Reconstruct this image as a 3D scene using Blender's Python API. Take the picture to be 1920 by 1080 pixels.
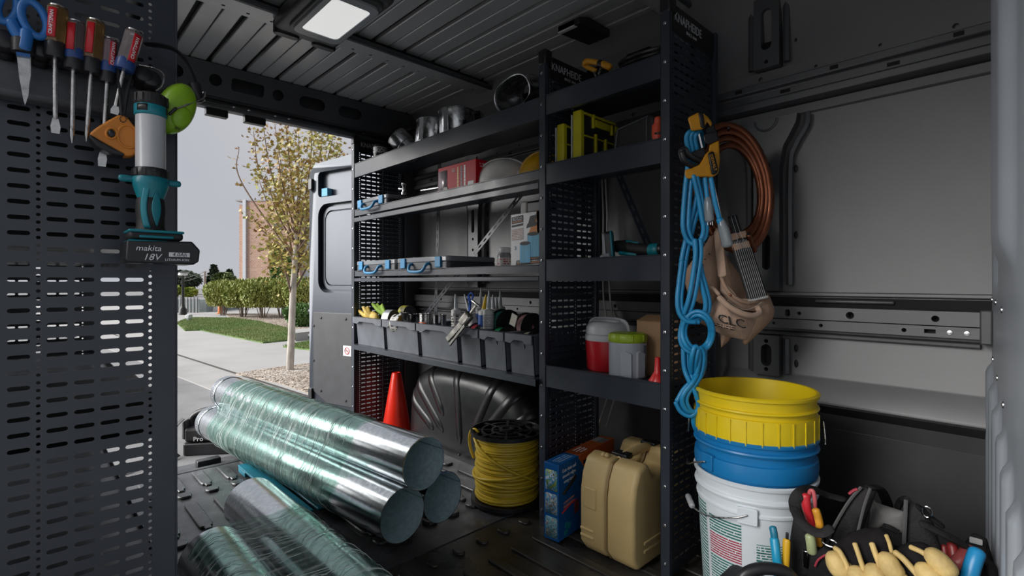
import bpy, bmesh, math, random
from mathutils import Vector, Matrix, noise as mnoise
from mathutils.geometry import tessellate_polygon
random.seed(7)
PI = math.pi
scene = bpy.context.scene
COL = scene.collection
for _o in list(bpy.data.objects):
    bpy.data.objects.remove(_o)

# ------------------------------------------------------------------ camera
YAW = math.radians(43.8); FPX = 950.0; HZ = 529.0; EYE = 0.914
SN, CS = math.sin(YAW), math.cos(YAW)
cam = bpy.data.cameras.new('camera'); cam_o = bpy.data.objects.new('camera', cam); COL.objects.link(cam_o)
cam.sensor_width = 36.0; cam.lens = 36.0*FPX/1920.0
cam.shift_y = -(540.0-HZ)/1920.0
cam.clip_start = 0.01; cam.clip_end = 500
cam_o.location = (0, 0, EYE); cam_o.rotation_euler = (PI/2, 0, -YAW)
scene.camera = cam_o

# ------------------------------------------------------------------ sky: even, slightly mottled overcast
w = bpy.data.worlds.new('overcast_sky'); scene.world = w; w.use_nodes = True
nt = w.node_tree; nt.nodes.clear()
tc = nt.nodes.new('ShaderNodeTexCoord'); nz = nt.nodes.new('ShaderNodeTexNoise')
nz.inputs['Scale'].default_value = 2.2; nz.inputs['Detail'].default_value = 3
cr = nt.nodes.new('ShaderNodeValToRGB')
cr.color_ramp.elements[0].position = .3; cr.color_ramp.elements[0].color = (.50, .52, .58, 1)
cr.color_ramp.elements[1].position = .7; cr.color_ramp.elements[1].color = (.60, .60, .63, 1)
bg = nt.nodes.new('ShaderNodeBackground'); bg.inputs['Strength'].default_value = .54
wo = nt.nodes.new('ShaderNodeOutputWorld')
nt.links.new(tc.outputs['Generated'], nz.inputs['Vector']); nt.links.new(nz.outputs['Fac'], cr.inputs['Fac'])
nt.links.new(cr.outputs['Color'], bg.inputs['Color']); nt.links.new(bg.outputs[0], wo.inputs['Surface'])

# hazy sun behind thin cloud, coming in through the side door behind the camera
sun = bpy.data.lights.new('hazy_sun', 'SUN'); sun.energy = 4.5; sun.angle = math.radians(60); sun.color = (1.0, .98, .95)
sun_o = bpy.data.objects.new('hazy_sun', sun); COL.objects.link(sun_o)
_d = Vector((.72, -.42, -.46)).normalized()
sun_o.rotation_euler = _d.to_track_quat('-Z', 'Y').to_euler(); sun_o.location = (-6, -3, 6)

vs = scene.view_settings
vs.view_transform = 'Standard'; vs.look = 'None'; vs.exposure = 0.78; vs.gamma = 1.0; vs.use_curve_mapping = False

# ------------------------------------------------------------------ helpers
def at(px, py, X=None, Y=None, Z=None, D=None):
    """world point that a photograph pixel (1920x1080) shows, at a known plane"""
    u = (px-960.0)/FPX; v = (HZ-py)/FPX
    r = Vector((SN+CS*u, CS-SN*u, v))
    if X is not None: t = X/r.x
    elif Y is not None: t = Y/r.y
    elif Z is not None: t = (Z-EYE)/r.z
    else: t = D
    return Vector((r.x*t, r.y*t, EYE+r.z*t))

_mats = {}
def mat(name, col=(.5, .5, .5), rough=.5, metal=0.0, vary=0.0, vscale=12.0, bump=0.0, bscale=150.0, spec=.5, coat=0.0,
        col2=None, stretch=None, trans=0.0, emit=None, estr=1.0, rvary=0.0, alpha=None, sheen=0.0):
    if name in _mats: return _mats[name]
    m = bpy.data.materials.new(name); m.use_nodes = True
    n = m.node_tree; b = n.nodes['Principled BSDF']; L = n.links.new
    b.inputs['Base Color'].default_value = (*col, 1); b.inputs['Roughness'].default_value = rough
    b.inputs['Metallic'].default_value = metal; b.inputs['Specular IOR Level'].default_value = spec
    b.inputs['Coat Weight'].default_value = coat; b.inputs['Transmission Weight'].default_value = trans
    if sheen: b.inputs['Sheen Weight'].default_value = sheen
    if alpha is not None: b.inputs['Alpha'].default_value = alpha
    if emit: b.inputs['Emission Color'].default_value = (*emit, 1); b.inputs['Emission Strength'].default_value = estr
    tc = n.nodes.new('ShaderNodeTexCoord'); mp = n.nodes.new('ShaderNodeMapping')
    L(tc.outputs['Object'], mp.inputs['Vector'])
    if stretch: mp.inputs['Scale'].default_value = stretch
    if vary > 0 or col2:
        t = n.nodes.new('ShaderNodeTexNoise'); t.inputs['Scale'].default_value = vscale; t.inputs['Detail'].default_value = 5
        L(mp.outputs[0], t.inputs['Vector'])
        r = n.nodes.new('ShaderNodeValToRGB')
        c2 = col2 if col2 else tuple(max(0, c*(1-vary)) for c in col)
        c1 = col if col2 else tuple(min(1, c*(1+vary)) for c in col)
        r.color_ramp.elements[0].position = .35; r.color_ramp.elements[0].color = (*c2, 1)
        r.color_ramp.elements[1].position = .65; r.color_ramp.elements[1].color = (*c1, 1)
        L(t.outputs['Fac'], r.inputs['Fac']); L(r.outputs['Color'], b.inputs['Base Color'])
    if rvary > 0:
        t = n.nodes.new('ShaderNodeTexNoise'); t.inputs['Scale'].default_value = vscale*1.7; t.inputs['Detail'].default_value = 6
        L(mp.outputs[0], t.inputs['Vector'])
        mr = n.nodes.new('ShaderNodeMapRange'); mr.inputs[3].default_value = max(.03, rough-rvary); mr.inputs[4].default_value = min(1, rough+rvary)
        mr.inputs[1].default_value = .3; mr.inputs[2].default_value = .7
        L(t.outputs['Fac'], mr.inputs[0]); L(mr.outputs[0], b.inputs['Roughness'])
    if bump > 0:
        t = n.nodes.new('ShaderNodeTexNoise'); t.inputs['Scale'].default_value = bscale; t.inputs['Detail'].default_value = 3
        L(mp.outputs[0], t.inputs['Vector'])
        bp = n.nodes.new('ShaderNodeBump'); bp.inputs['Strength'].default_value = bump; bp.inputs['Distance'].default_value = .01
        L(t.outputs['Fac'], bp.inputs['Height']); L(bp.outputs[0], b.inputs['Normal'])
    _mats[name] = m
    return m

def print_mat(name, ink, paper, lines=10, words=22, cover=.45, ink2=None, split=None, rough=.45):
    """flat print: rows of small type on paper, laid out over the UV square"""
    if name in _mats: return _mats[name]
    m = bpy.data.materials.new(name); m.use_nodes = True
    n = m.node_tree; b = n.nodes['Principled BSDF']; L = n.links.new
    b.inputs['Roughness'].default_value = rough
    uv = n.nodes.new('ShaderNodeUVMap'); sp = n.nodes.new('ShaderNodeSeparateXYZ'); L(uv.outputs[0], sp.inputs[0])
    def mth(op, a, bb=None):
        k = n.nodes.new('ShaderNodeMath'); k.operation = op
        for i, q in enumerate((a, bb)):
            if q is None: continue
            if isinstance(q, (int, float)): k.inputs[i].default_value = q
            else: L(q, k.inputs[i])
        return k.outputs[0]
    ly = mth('MULTIPLY', sp.outputs[1], lines); fr = mth('FRACT', ly); row = mth('FLOOR', ly)
    band = mth('LESS_THAN', fr, .55)
    cb = n.nodes.new('ShaderNodeCombineXYZ'); L(mth('MULTIPLY', sp.outputs[0], words), cb.inputs[0]); L(mth('MULTIPLY', row, 7.31), cb.inputs[1])
    nz = n.nodes.new('ShaderNodeTexNoise'); nz.inputs['Scale'].default_value = 1.0; nz.inputs['Detail'].default_value = 2
    L(cb.outputs[0], nz.inputs['Vector'])
    word = mth('GREATER_THAN', nz.outputs['Fac'], cover)
    fac = mth('MULTIPLY', band, word)
    mx = n.nodes.new('ShaderNodeMix'); mx.data_type = 'RGBA'
    mx.inputs[6].default_value = (*paper, 1); mx.inputs[7].default_value = (*ink, 1)
    if ink2 is not None:
        m2 = n.nodes.new('ShaderNodeMix'); m2.data_type = 'RGBA'
        m2.inputs[6].default_value = (*ink, 1); m2.inputs[7].default_value = (*ink2, 1)
        s = mth('MULTIPLY', mth('GREATER_THAN', sp.outputs[1], split[0]), mth('LESS_THAN', sp.outputs[1], split[1]))
        L(s, m2.inputs[0]); L(m2.outputs[2], mx.inputs[7])
    L(fac, mx.inputs[0]); L(mx.outputs[2], b.inputs['Base Color'])
    _mats[name] = m
    return m

def picture_mat(name, cols, scale=7.0):
    """a small printed photograph: blotches of a few colours"""
    if name in _mats: return _mats[name]
    m = bpy.data.materials.new(name); m.use_nodes = True
    n = m.node_tree; b = n.nodes['Principled BSDF']; L = n.links.new
    b.inputs['Roughness'].default_value = .4
    uv = n.nodes.new('ShaderNodeUVMap'); nz = n.nodes.new('ShaderNodeTexNoise')
    nz.inputs['Scale'].default_value = scale; nz.inputs['Detail'].default_value = 2; nz.inputs['Distortion'].default_value = .8
    r = n.nodes.new('ShaderNodeValToRGB'); r.color_ramp.interpolation = 'CONSTANT'
    el = r.color_ramp.elements
    while len(el) < len(cols): el.new(.5)
    for i, c in enumerate(cols):
        el[i].position = .0 if i == 0 else .34 + .32*(i-1)/max(1, len(cols)-2); el[i].color = (*c, 1)
    L(uv.outputs[0], nz.inputs['Vector']); L(nz.outputs['Fac'], r.inputs['Fac']); L(r.outputs['Color'], b.inputs['Base Color'])
    _mats[name] = m
    return m

class MB:
    def __init__(s): s.v = []; s.f = []; s.uv = []
    def add(s, vs, fs, M=None, uv=None):
        o = len(s.v)
        for i, p in enumerate(vs):
            p = Vector(p); s.v.append(M @ p if M is not None else p); s.uv.append(uv[i] if uv else (0, 0))
        s.f += [tuple(o+i for i in f) for f in fs]
        return s
    def box(s, x0, x1, y0, y1, z0, z1, M=None):
        v = [(x, y, z) for x in (x0, x1) for y in (y0, y1) for z in (z0, z1)]
        return s.add(v, [(0, 1, 3, 2), (4, 6, 7, 5), (0, 4, 5, 1), (2, 3, 7, 6), (0, 2, 6, 4), (1, 5, 7, 3)], M)
    def cbox(s, c, sx, sy, sz, M=None):
        return s.box(c[0]-sx/2, c[0]+sx/2, c[1]-sy/2, c[1]+sy/2, c[2]-sz/2, c[2]+sz/2, M)
    def prism(s, poly, h0, h1, M=None):
        """polygon in local xy, extruded along local z"""
        n = len(poly)
        v = [(p[0], p[1], h0) for p in poly]+[(p[0], p[1], h1) for p in poly]
        return s.add(v, [tuple(range(n-1, -1, -1)), tuple(range(n, 2*n))]+[(i, (i+1) % n, n+(i+1) % n, n+i) for i in range(n)], M)
    def tube(s, pts, r, n=8, closed=False, caps=True, M=None, flat=1.0, rnd=None):
        P = [Vector(p) for p in pts]; R = list(r) if isinstance(r, (list, tuple)) else [r]*len(P)
        R = (R+[R[-1]]*len(P))[:len(P)]
        if rnd is None: rnd = n >= 8
        if rnd and caps and not closed and len(P) > 1:       # rounded ends
            d0 = (P[0]-P[1]).normalized(); d1 = (P[-1]-P[-2]).normalized(); a, b = R[0], R[-1]
            P = [P[0]+d0*a*.62, P[0]+d0*a*.5, P[0]+d0*a*.28]+P+[P[-1]+d1*b*.28, P[-1]+d1*b*.5, P[-1]+d1*b*.62]
            R = [a*.25, a*.65, a*.9]+R+[b*.9, b*.65, b*.25]
        k = len(P)
        T = []
        for i in range(k):
            a = P[(i-1) % k] if (closed or i > 0) else P[i]; b = P[(i+1) % k] if (closed or i < k-1) else P[i]
            t = (b-a); T.append(t.normalized() if t.length > 1e-9 else Vector((0, 0, 1)))
        up = Vector((0, 0, 1)) if abs(T[0].z) < .9 else Vector((1, 0, 0))
        nrm = (up-T[0]*up.dot(T[0])).normalized(); vs = []; uvs = []
        for i in range(k):
            nrm = (nrm-T[i]*nrm.dot(T[i]))
            nrm = nrm.normalized() if nrm.length > 1e-6 else T[i].orthogonal().normalized()
            bn = T[i].cross(nrm)
            for j in range(n):
                a = 2*PI*j/n; vs.append(P[i]+nrm*(math.cos(a)*R[i]*flat)+bn*(math.sin(a)*R[i])); uvs.append((j/n, i/max(1, k-1)))
        fs = []
        for i in range(k if closed else k-1):
            i2 = (i+1) % k
            for j in range(n):
                j2 = (j+1) % n; fs.append((i*n+j, i*n+j2, i2*n+j2, i2*n+j))
        if caps and not closed:
            fs.append(tuple(range(n-1, -1, -1))); fs.append(tuple((k-1)*n+j for j in range(n)))
        return s.add(vs, fs, M, uvs)
    def lathe(s, prof, n=32, M=None, closed=False):
        """profile [(r,z)] about local z"""
        vs = []; uvs = []; k = len(prof)
        for i, (r, z) in enumerate(prof):
            for j in range(n):
                a = 2*PI*j/n; vs.append((r*math.cos(a), r*math.sin(a), z)); uvs.append((j/n, i/max(1, k-1)))
        fs = []
        for i in range(k if closed else k-1):
            i2 = (i+1) % k
            for j in range(n):
                j2 = (j+1) % n; fs.append((i*n+j, i*n+j2, i2*n+j2, i2*n+j))
        if not closed:
            if prof[0][0] > 1e-4: fs.append(tuple(range(n-1, -1, -1)))
            if prof[-1][0] > 1e-4: fs.append(tuple((k-1)*n+j for j in range(n)))
        return s.add(vs, fs, M, uvs)
    def grid(s, fn, nu, nv, cu=False, M=None):
        vs = []; uvs = []
        for i in range(nv+1):
            for j in range(nu if cu else nu+1):
                vs.append(fn(j/nu, i/nv)); uvs.append((j/nu, i/nv))
        W = nu if cu else nu+1
        fs = [(i*W+j, i*W+(j+1) % W, (i+1)*W+(j+1) % W, (i+1)*W+j) for i in range(nv) for j in range(nu)]
        return s.add(vs, fs, M, uvs)
    def ball(s, c, r, nu=14, nv=9, M=None, top=1.0, bot=-1.0):
        c = Vector(c); r = r if isinstance(r, (list, tuple)) else (r, r, r)
        def fn(u, v):
            ph = math.asin(max(-1, min(1, bot+(top-bot)*v))); a = 2*PI*u
            return (c.x+r[0]*math.cos(ph)*math.cos(a), c.y+r[1]*math.cos(ph)*math.sin(a), c.z+r[2]*math.sin(ph))
        return s.grid(fn, nu, nv, True, M)
    def quad(s, a, b, c, d, M=None):
        return s.add([a, b, c, d], [(0, 1, 2, 3)], M, [(0, 0), (1, 0), (1, 1), (0, 1)])
    def mesh(s, name, smooth=35):
        me = bpy.data.meshes.new(name); me.from_pydata([tuple(p) for p in s.v], [], s.f)
        if any(u != (0, 0) for u in s.uv):
            ul = me.uv_layers.new(name='UVMap')
            idx = [0]*len(me.loops); me.loops.foreach_get('vertex_index', idx)
            flat = []
            for i in idx: flat += s.uv[i]
            ul.data.foreach_set('uv', flat)
        if smooth:
            me.polygons.foreach_set('use_smooth', [True]*len(me.polygons)); me.set_sharp_from_angle(angle=math.radians(smooth))
        me.update()
        return me
    def build(s, name, m, parent=None, world=False, smooth=48, bevel=0, seg=2, solid=0, sub=0, remesh=0):
        if parent is not None and world:
            W = parent.matrix_basis.copy(); q = parent.parent
            while q is not None: W = q.matrix_basis @ W; q = q.parent
            I = W.inverted(); s.v = [I @ p for p in s.v]
        me = s.mesh(name, smooth)
        me.materials.append(m)
        o = bpy.data.objects.new(name, me); COL.objects.link(o)
        if parent is not None: o.parent = parent
        if remesh:
            d = o.modifiers.new('r', 'REMESH'); d.mode = 'VOXEL'; d.voxel_size = remesh; d.use_smooth_shade = True
            d = o.modifiers.new('sm', 'SMOOTH'); d.iterations = 4; d.factor = .5
        if solid:
            d = o.modifiers.new('s', 'SOLIDIFY'); d.thickness = solid; d.offset = 0
        if bevel:
            d = o.modifiers.new('b', 'BEVEL'); d.width = bevel; d.segments = seg; d.limit_method = 'ANGLE'; d.angle_limit = math.radians(40)
            d.harden_normals = False
        if sub:
            d = o.modifiers.new('u', 'SUBSURF'); d.levels = sub; d.render_levels = sub
        return o

def tag(o, label=None, cat=None, group=None, kind=None):
    if label: o['label'] = label
    if cat: o['category'] = cat
    if group: o['group'] = group
    if kind: o['kind'] = kind
    return o
def thing(name, label, cat, loc=(0, 0, 0), rot=None, group=None):
    o = bpy.data.objects.new(name, None); COL.objects.link(o); o.location = loc; o.empty_display_size = .05
    if rot is not None: o.rotation_euler = rot
    return tag(o, label, cat, group)
def struct(o): o['kind'] = 'structure'; return o
def inst(src, name, parent, loc=(0, 0, 0), rot=None, scale=None):
    """another object sharing the mesh of src"""
    o = src.copy(); o.name = name; COL.objects.link(o); o.parent = parent; o.location = loc
    if rot is not None: o.rotation_euler = rot
    if scale is not None: o.scale = scale
    return o
def copy_tree(o, parent=None):
    c = o.copy(); COL.objects.link(c); c.parent = parent
    for ch in list(o.children): copy_tree(ch, c)
    return c
def rrect(x0, x1, y0, y1, r, n=4):
    P = []
    for cx, cy, a0 in ((x1-r, y1-r, 0), (x0+r, y1-r, 90), (x0+r, y0+r, 180), (x1-r, y0+r, 270)):
        for i in range(n+1):
            a = math.radians(a0+90*i/n); P.append((cx+r*math.cos(a), cy+r*math.sin(a)))
    return P
def holed(mb, outer, holes, t, M=None):
    """flat plate (local xy) with real holes and thickness t along local z (from 0 to t)"""
    loops = [[Vector((p[0], p[1], 0)) for p in outer]]+[[Vector((p[0], p[1], 0)) for p in h] for h in holes]
    tri = tessellate_polygon(loops); flat = [p for l in loops for p in l]; n = len(flat)
    vs = [(p.x, p.y, t) for p in flat]+[(p.x, p.y, 0) for p in flat]
    fs = [tuple(f) for f in tri]+[tuple(n+i for i in reversed(f)) for f in tri]
    o = 0
    for l in loops:
        k = len(l)
        for i in range(k): fs.append((o+i, o+(i+1) % k, n+o+(i+1) % k, n+o+i))
        o += k
    return mb.add(vs, fs, M)
def Mx(o, x, y, z):
    """matrix from origin and three axes"""
    x, y, z = Vector(x), Vector(y), Vector(z)
    return Matrix(((x.x, y.x, z.x, o[0]), (x.y, y.y, z.y, o[1]), (x.z, y.z, z.z, o[2]), (0, 0, 0, 1)))
def aim(o, d, up=(0, 0, 1)):
    """matrix whose local z points along d"""
    z = Vector(d).normalized(); u = Vector(up)
    if abs(z.dot(u.normalized())) > .97: u = Vector((1, 0, 0))
    x = u.cross(z).normalized(); y = z.cross(x)
    return Mx(o, x, y, z)
def arc(c, r, a0, a1, n, ax=(1, 0, 0), ay=(0, 0, 1)):
    c, ax, ay = Vector(c), Vector(ax), Vector(ay)
    return [c+ax*(r*math.cos(math.radians(a0+(a1-a0)*i/n)))+ay*(r*math.sin(math.radians(a0+(a1-a0)*i/n))) for i in range(n+1)]
def smooth_path(P, n=6):
    """Catmull-Rom through P"""
    P = [Vector(p) for p in P]; Q = [P[0]*2-P[1]]+P+[P[-1]*2-P[-2]]; out = []
    for i in range(1, len(Q)-2):
        a, b, c, d = Q[i-1:i+3]
        for k in range(n):
            t = k/n
            out.append(.5*((2*b)+(c-a)*t+(2*a-5*b+4*c-d)*t*t+(3*b-a-3*c+d)*t**3))
    out.append(P[-1])
    return out
def lettering(txt, size, m, parent, M, name='lettering', align='CENTER', depth=.0004, space=1.0, world=True, sx=1.0, shear=0.0):
    """raised letters lying in the local xy plane of M"""
    c = bpy.data.curves.new('t', 'FONT'); c.body = txt; c.size = size; c.align_x = align; c.align_y = 'CENTER'
    c.extrude = depth; c.resolution_u = 2; c.space_character = space; c.shear = shear
    t = bpy.data.objects.new('t', c); COL.objects.link(t)
    dg = bpy.context.evaluated_depsgraph_get(); dg.update()
    me = bpy.data.meshes.new_from_object(t.evaluated_get(dg)); bpy.data.objects.remove(t); bpy.data.curves.remove(c)
    me.transform(Matrix.Diagonal((sx, 1, 1, 1)))
    if parent is not None and world:
        W = parent.matrix_basis.copy(); q = parent.parent
        while q is not None: W = q.matrix_basis @ W; q = q.parent
        M = W.inverted() @ M
    me.transform(M); me.materials.clear(); me.materials.append(m); me.name = name
    o = bpy.data.objects.new(name, me); COL.objects.link(o)
    if parent is not None: o.parent = parent
    return o
# ------------------------------------------------------------------ materials of the van
m_steel = mat('dark_painted_steel', (.032, .038, .051), .34, 0, vary=.12, vscale=5, spec=.6, rvary=.06, bump=.03, bscale=400)
m_wall = mat('grey_primer_panel', (.145, .145, .148), .42, 0, vary=.08, vscale=3, spec=.5, bump=.04, bscale=500)
m_frame = mat('body_frame_paint', (.07, .072, .077), .36, 0, vary=.1, vscale=6, spec=.6)
m_hole = mat('black_gap', (.004, .004, .005), .8)
m_roof = mat('roof_panel_paint', (.50, .50, .505), .28, .2, vary=.06, vscale=2, spec=.6)
m_floor = mat('black_floor_mat', (.075, .077, .083), .33, 0, vary=.3, vscale=9, spec=.8, rvary=.12, bump=.05, bscale=120)
m_floor2 = mat('scuffed_floor_mat', (.05, .045, .04), .33, 0, vary=.4, vscale=6, spec=.55, rvary=.12, bump=.05, bscale=120)
m_bulk = mat('pale_grey_partition', (.29, .315, .35), .42, 0, vary=.06, vscale=5, spec=.5)
m_door = mat('grey_door_paint', (.036, .043, .056), .26, 0.4, vary=.05, vscale=3, spec=.6)
m_blackpl = mat('black_plastic', (.014, .014, .016), .38, 0, vary=.2, vscale=20, spec=.5)
m_blackmat = mat('matt_black_plastic', (.012, .012, .013), .6, 0, vary=.2, vscale=20)
m_zinc = mat('zinc_bolt', (.6, .6, .62), .25, 1.0)
m_white = mat('white_print', (.75, .76, .78), .5)
m_greyprint = mat('grey_print', (.52, .53, .55), .5)

WX = 1.85; REAR = 2.87; RZ = 1.964
# ------------------------------------------------------------------ floor
fl = struct(MB().box(-.2, WX, 1.44, REAR-.04, -.03, 0).build('floor', m_floor))
tag(fl, 'dark ribbed plastic load floor of the van')
MB().box(-.2, WX, -.3, 1.43, -.03, 0).build('floor_mat', m_floor2, fl)
MB().box(-.2, WX, 1.43, 1.44, -.03, -.006).build('seam', m_hole, fl)
MB().box(-.2, WX, REAR-.04, REAR-.032, -.03, -.006).build('seam', m_hole, fl)
MB().box(-.2, WX, REAR-.032, REAR, -.03, .001).build('sill_strip', m_frame, fl, bevel=.003)
MB().box(-.2, WX, REAR, REAR+.13, -.06, -.012).build('rear_step', m_floor, fl, bevel=.006)
def rib_mesh(L):
    w, n = .023, .011
    p = [(-w+.008, 0), (w-.008, 0), (w, .012), (w, L-.02), (w-.004, L), (n, L+.004), (n, L+.03), (-n, L+.03), (-n, L+.004), (-w+.004, L), (-w, L-.02), (-w, .012)]
    return MB().prism(p, 0, .011)
hexp = [(-.026, .02), (-.016, 0), (.016, 0), (.026, .02), (.026, .04), (.016, .058), (-.016, .058), (-.026, .04)]
rib0 = hex0 = None
rows = [2.145, 1.695]
for k in range(18):
    x = -.034+.104*k
    if x > 1.78: continue
    for (y, L) in ((2.60, .20), (2.145, .27), (1.69, .27)):
        M = Matrix.Translation((x, y+L, 0)) @ Matrix.Rotation(PI, 4, 'Z')
        if y == 2.60:
            o = rib_mesh(L)
            o.v = [M @ p for p in o.v]; b = o.build('floor_rib', m_floor, fl, bevel=.004)
            continue
        if rib0 is None:
            rib0 = rib_mesh(L).build('floor_rib', m_floor, fl, bevel=.004); rib0.location = M.translation; rib0.rotation_euler = (0, 0, PI)
        else: inst(rib0, 'floor_rib', fl, M.translation, (0, 0, PI))
    for y in (2.49, 2.035, 1.58):
        if hex0 is None:
            hex0 = MB().prism(hexp, 0, .011).build('floor_stud', m_floor, fl, bevel=.004); hex0.location = (x, y, 0)
        else: inst(hex0, 'floor_stud', fl, (x, y, 0))
def stadium(l, w, n=6):
    P = []
    for c, a0 in ((l/2-w/2, -90), (-(l/2-w/2), 90)):
        for i in range(n+1):
            a = math.radians(a0+180*i/n); P.append((c+w/2*math.cos(a), w/2*math.sin(a)))
    return P
d0 = r0 = None
for k in range(14):
    x = .430+.104*k
    if x > 1.80: continue
    if d0 is None:
        d0 = MB().prism(stadium(.052, .034), 0, .009).build('floor_dimple', m_floor2, fl, bevel=.004, seg=3); d0.location = (x, 1.36, 0); d0.rotation_euler = (0, 0, PI/2)
        r0 = MB().prism(stadium(.80, .034), 0, .008).build('floor_ridge', m_floor2, fl, bevel=.004, seg=3); r0.location = (x+.052, .86, 0); r0.rotation_euler = (0, 0, PI/2)
    else:
        inst(d0, 'floor_dimple', fl, (x, 1.36, 0), (0, 0, PI/2)); inst(r0, 'floor_ridge', fl, (x+.052, .86, 0), (0, 0, PI/2))
# striker block and small plate on the rear step
p = at(388, 868, Z=-.01)
MB().cbox((p.x, REAR+.05, .004), .105, .05, .032).build('striker_block', m_blackpl, fl, bevel=.004)
MB().cbox((.86, REAR+.06, -.006), .09, .05, .014).build('step_plate', m_blackpl, fl, bevel=.004)

# ------------------------------------------------------------------ far side wall (behind the shelves)
prof = [(1.845, -.03), (1.84, .0), (1.84, .49), (1.835, .515), (1.795, .545), (1.793, .552), (1.846, .603), (1.85, .61), (1.85, 1.66), (1.845, 1.72), (1.83, 1.82), (1.79, 1.92), (1.72, 1.99)]
outer = [(1.80, 2.05), (1.95, 1.85), (1.95, -.03)]
# fix: lower ledge faces up into the room
prof = [(1.845, -.03), (1.84, .0), (1.84, .46), (1.835, .50), (1.79, .535), (1.79, .545), (1.846, .603), (1.85, .61), (1.85, 1.66), (1.845, 1.72), (1.83, 1.82), (1.79, 1.92), (1.72, 1.99)]
MY = Mx((0, 0, 0), (1, 0, 0), (0, 0, 1), (0, -1, 0))     # local x=X, y=Z, z=-Y
wr = MB().prism(prof+outer, -REAR, .3, MY).build('wall_right', m_wall)
struct(wr); tag(wr, 'grey painted side wall of the van behind the shelving')
PW = lambda x: Mx((x, 0, 0), (0, 1, 0), (0, 0, 1), (1, 0, 0))    # plates on the wall: local x=Y, y=Z, z=+X
def circ(cx, cy, r, n=10): return [(cx+r*math.cos(2*PI*i/n), cy+r*math.sin(2*PI*i/n)) for i in range(n)]
def vslot(cx, cy, l, w): return [(cx+q, cy+p) for p, q in stadium(l, w)]
# upper rail: top flange with holes, two channels, bottom flange
fy0, fy1 = .05, 2.80
mb = MB(); holed(mb, [(fy0, 1.594), (fy1, 1.594), (fy1, 1.637), (fy0, 1.637)], [circ(.16+.17*i, 1.615+.006*math.sin(i*2.1), .005 if i % 3 else .008, 8) for i in range(15)], .006, PW(1.836))
mb.build('rail_flange', m_wall, wr)
mb = MB().prism([(1.85, 1.592), (1.80, 1.590), (1.80, 1.566), (1.815, 1.562), (1.815, 1.534), (1.80, 1.530), (1.80, 1.506), (1.845, 1.502), (1.85, 1.50)], -fy1, -fy0, MY)
mb.build('rail_channel', m_frame, wr, bevel=.003)
mb = MB()
for i in range(9): mb.box(1.7985, 1.8005, .14+.29*i, .162+.29*i, 1.572, 1.584); mb.box(1.8135, 1.8155, .28+.29*i, .31+.29*i, 1.542, 1.553)
mb.build('slot_openings', m_hole, wr)
MB().prism([(1.85, 1.50), (1.838, 1.498), (1.836, 1.470), (1.85, 1.466)], -fy1, -fy0, MY).build('rail_flange', m_wall, wr, bevel=.002)
# middle rail
MB().prism([(1.85, .882), (1.836, .880), (1.834, .870), (1.85, .866)], -fy1, -fy0, MY).build('rail_lip', m_wall, wr, bevel=.002)
MB().prism([(1.85, .864), (1.846, .864), (1.846, .836), (1.85, .836)], -fy1, -fy0, MY).build('rail_recess', m_hole, wr)
MB().tube([(1.84, .30, .853), (1.84, .50, .853)], .006, 8).build('rail_bar', m_frame, wr)
hs = [circ(.20, .813, .009), circ(.40, .813, .011), circ(.54, .813, .006), vslot(.575, .813, .024, .015), circ(.72, .813, .008)]+[circ(1.0+.25*i, .813, .008) for i in range(7)]
mb = MB(); holed(mb, [(fy0+.06, .795), (fy1, .795), (fy1, .834), (fy0+.06, .834)], hs, .03, PW(1.805)); mb.build('rail_face', m_wall, wr, bevel=.002)
hs = [circ(.17, .777, .006), circ(.135, .777, .006), [(.20, .772), (.225, .772), (.225, .783), (.20, .783)], circ(.27, .777, .006), circ(.48, .777, .006), circ(.62, .777, .005)]+[circ(1.1+.25*i, .777, .006) for i in range(6)]
mb = MB(); holed(mb, [(fy0+.06, .762), (fy1, .762), (fy1, .792), (fy0+.06, .792)], hs, .03, PW(1.812)); mb.build('rail_face', m_wall, wr, bevel=.002)
MB().box(1.835, 1.849, fy0+.06, fy1, .76, .836).build('rail_back', m_hole, wr)
MB().prism([(1.85, .752), (1.832, .748), (1.828, .738), (1.85, .732)], -fy1, -fy0-.06, MY).build('rail_lip', m_frame, wr, bevel=.002)
for y in (.135, .17): MB().lathe([(0, 0), (.007, 0), (.006, .004), (0, .005)], 10, aim((1.812, y, .777), (-1, 0, 0))).build('rivet', m_zinc, wr)
MB().box(1.80, 1.85, .085, .11, .75, .84).build('rail_end_clip', m_frame, wr, bevel=.004)
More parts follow.
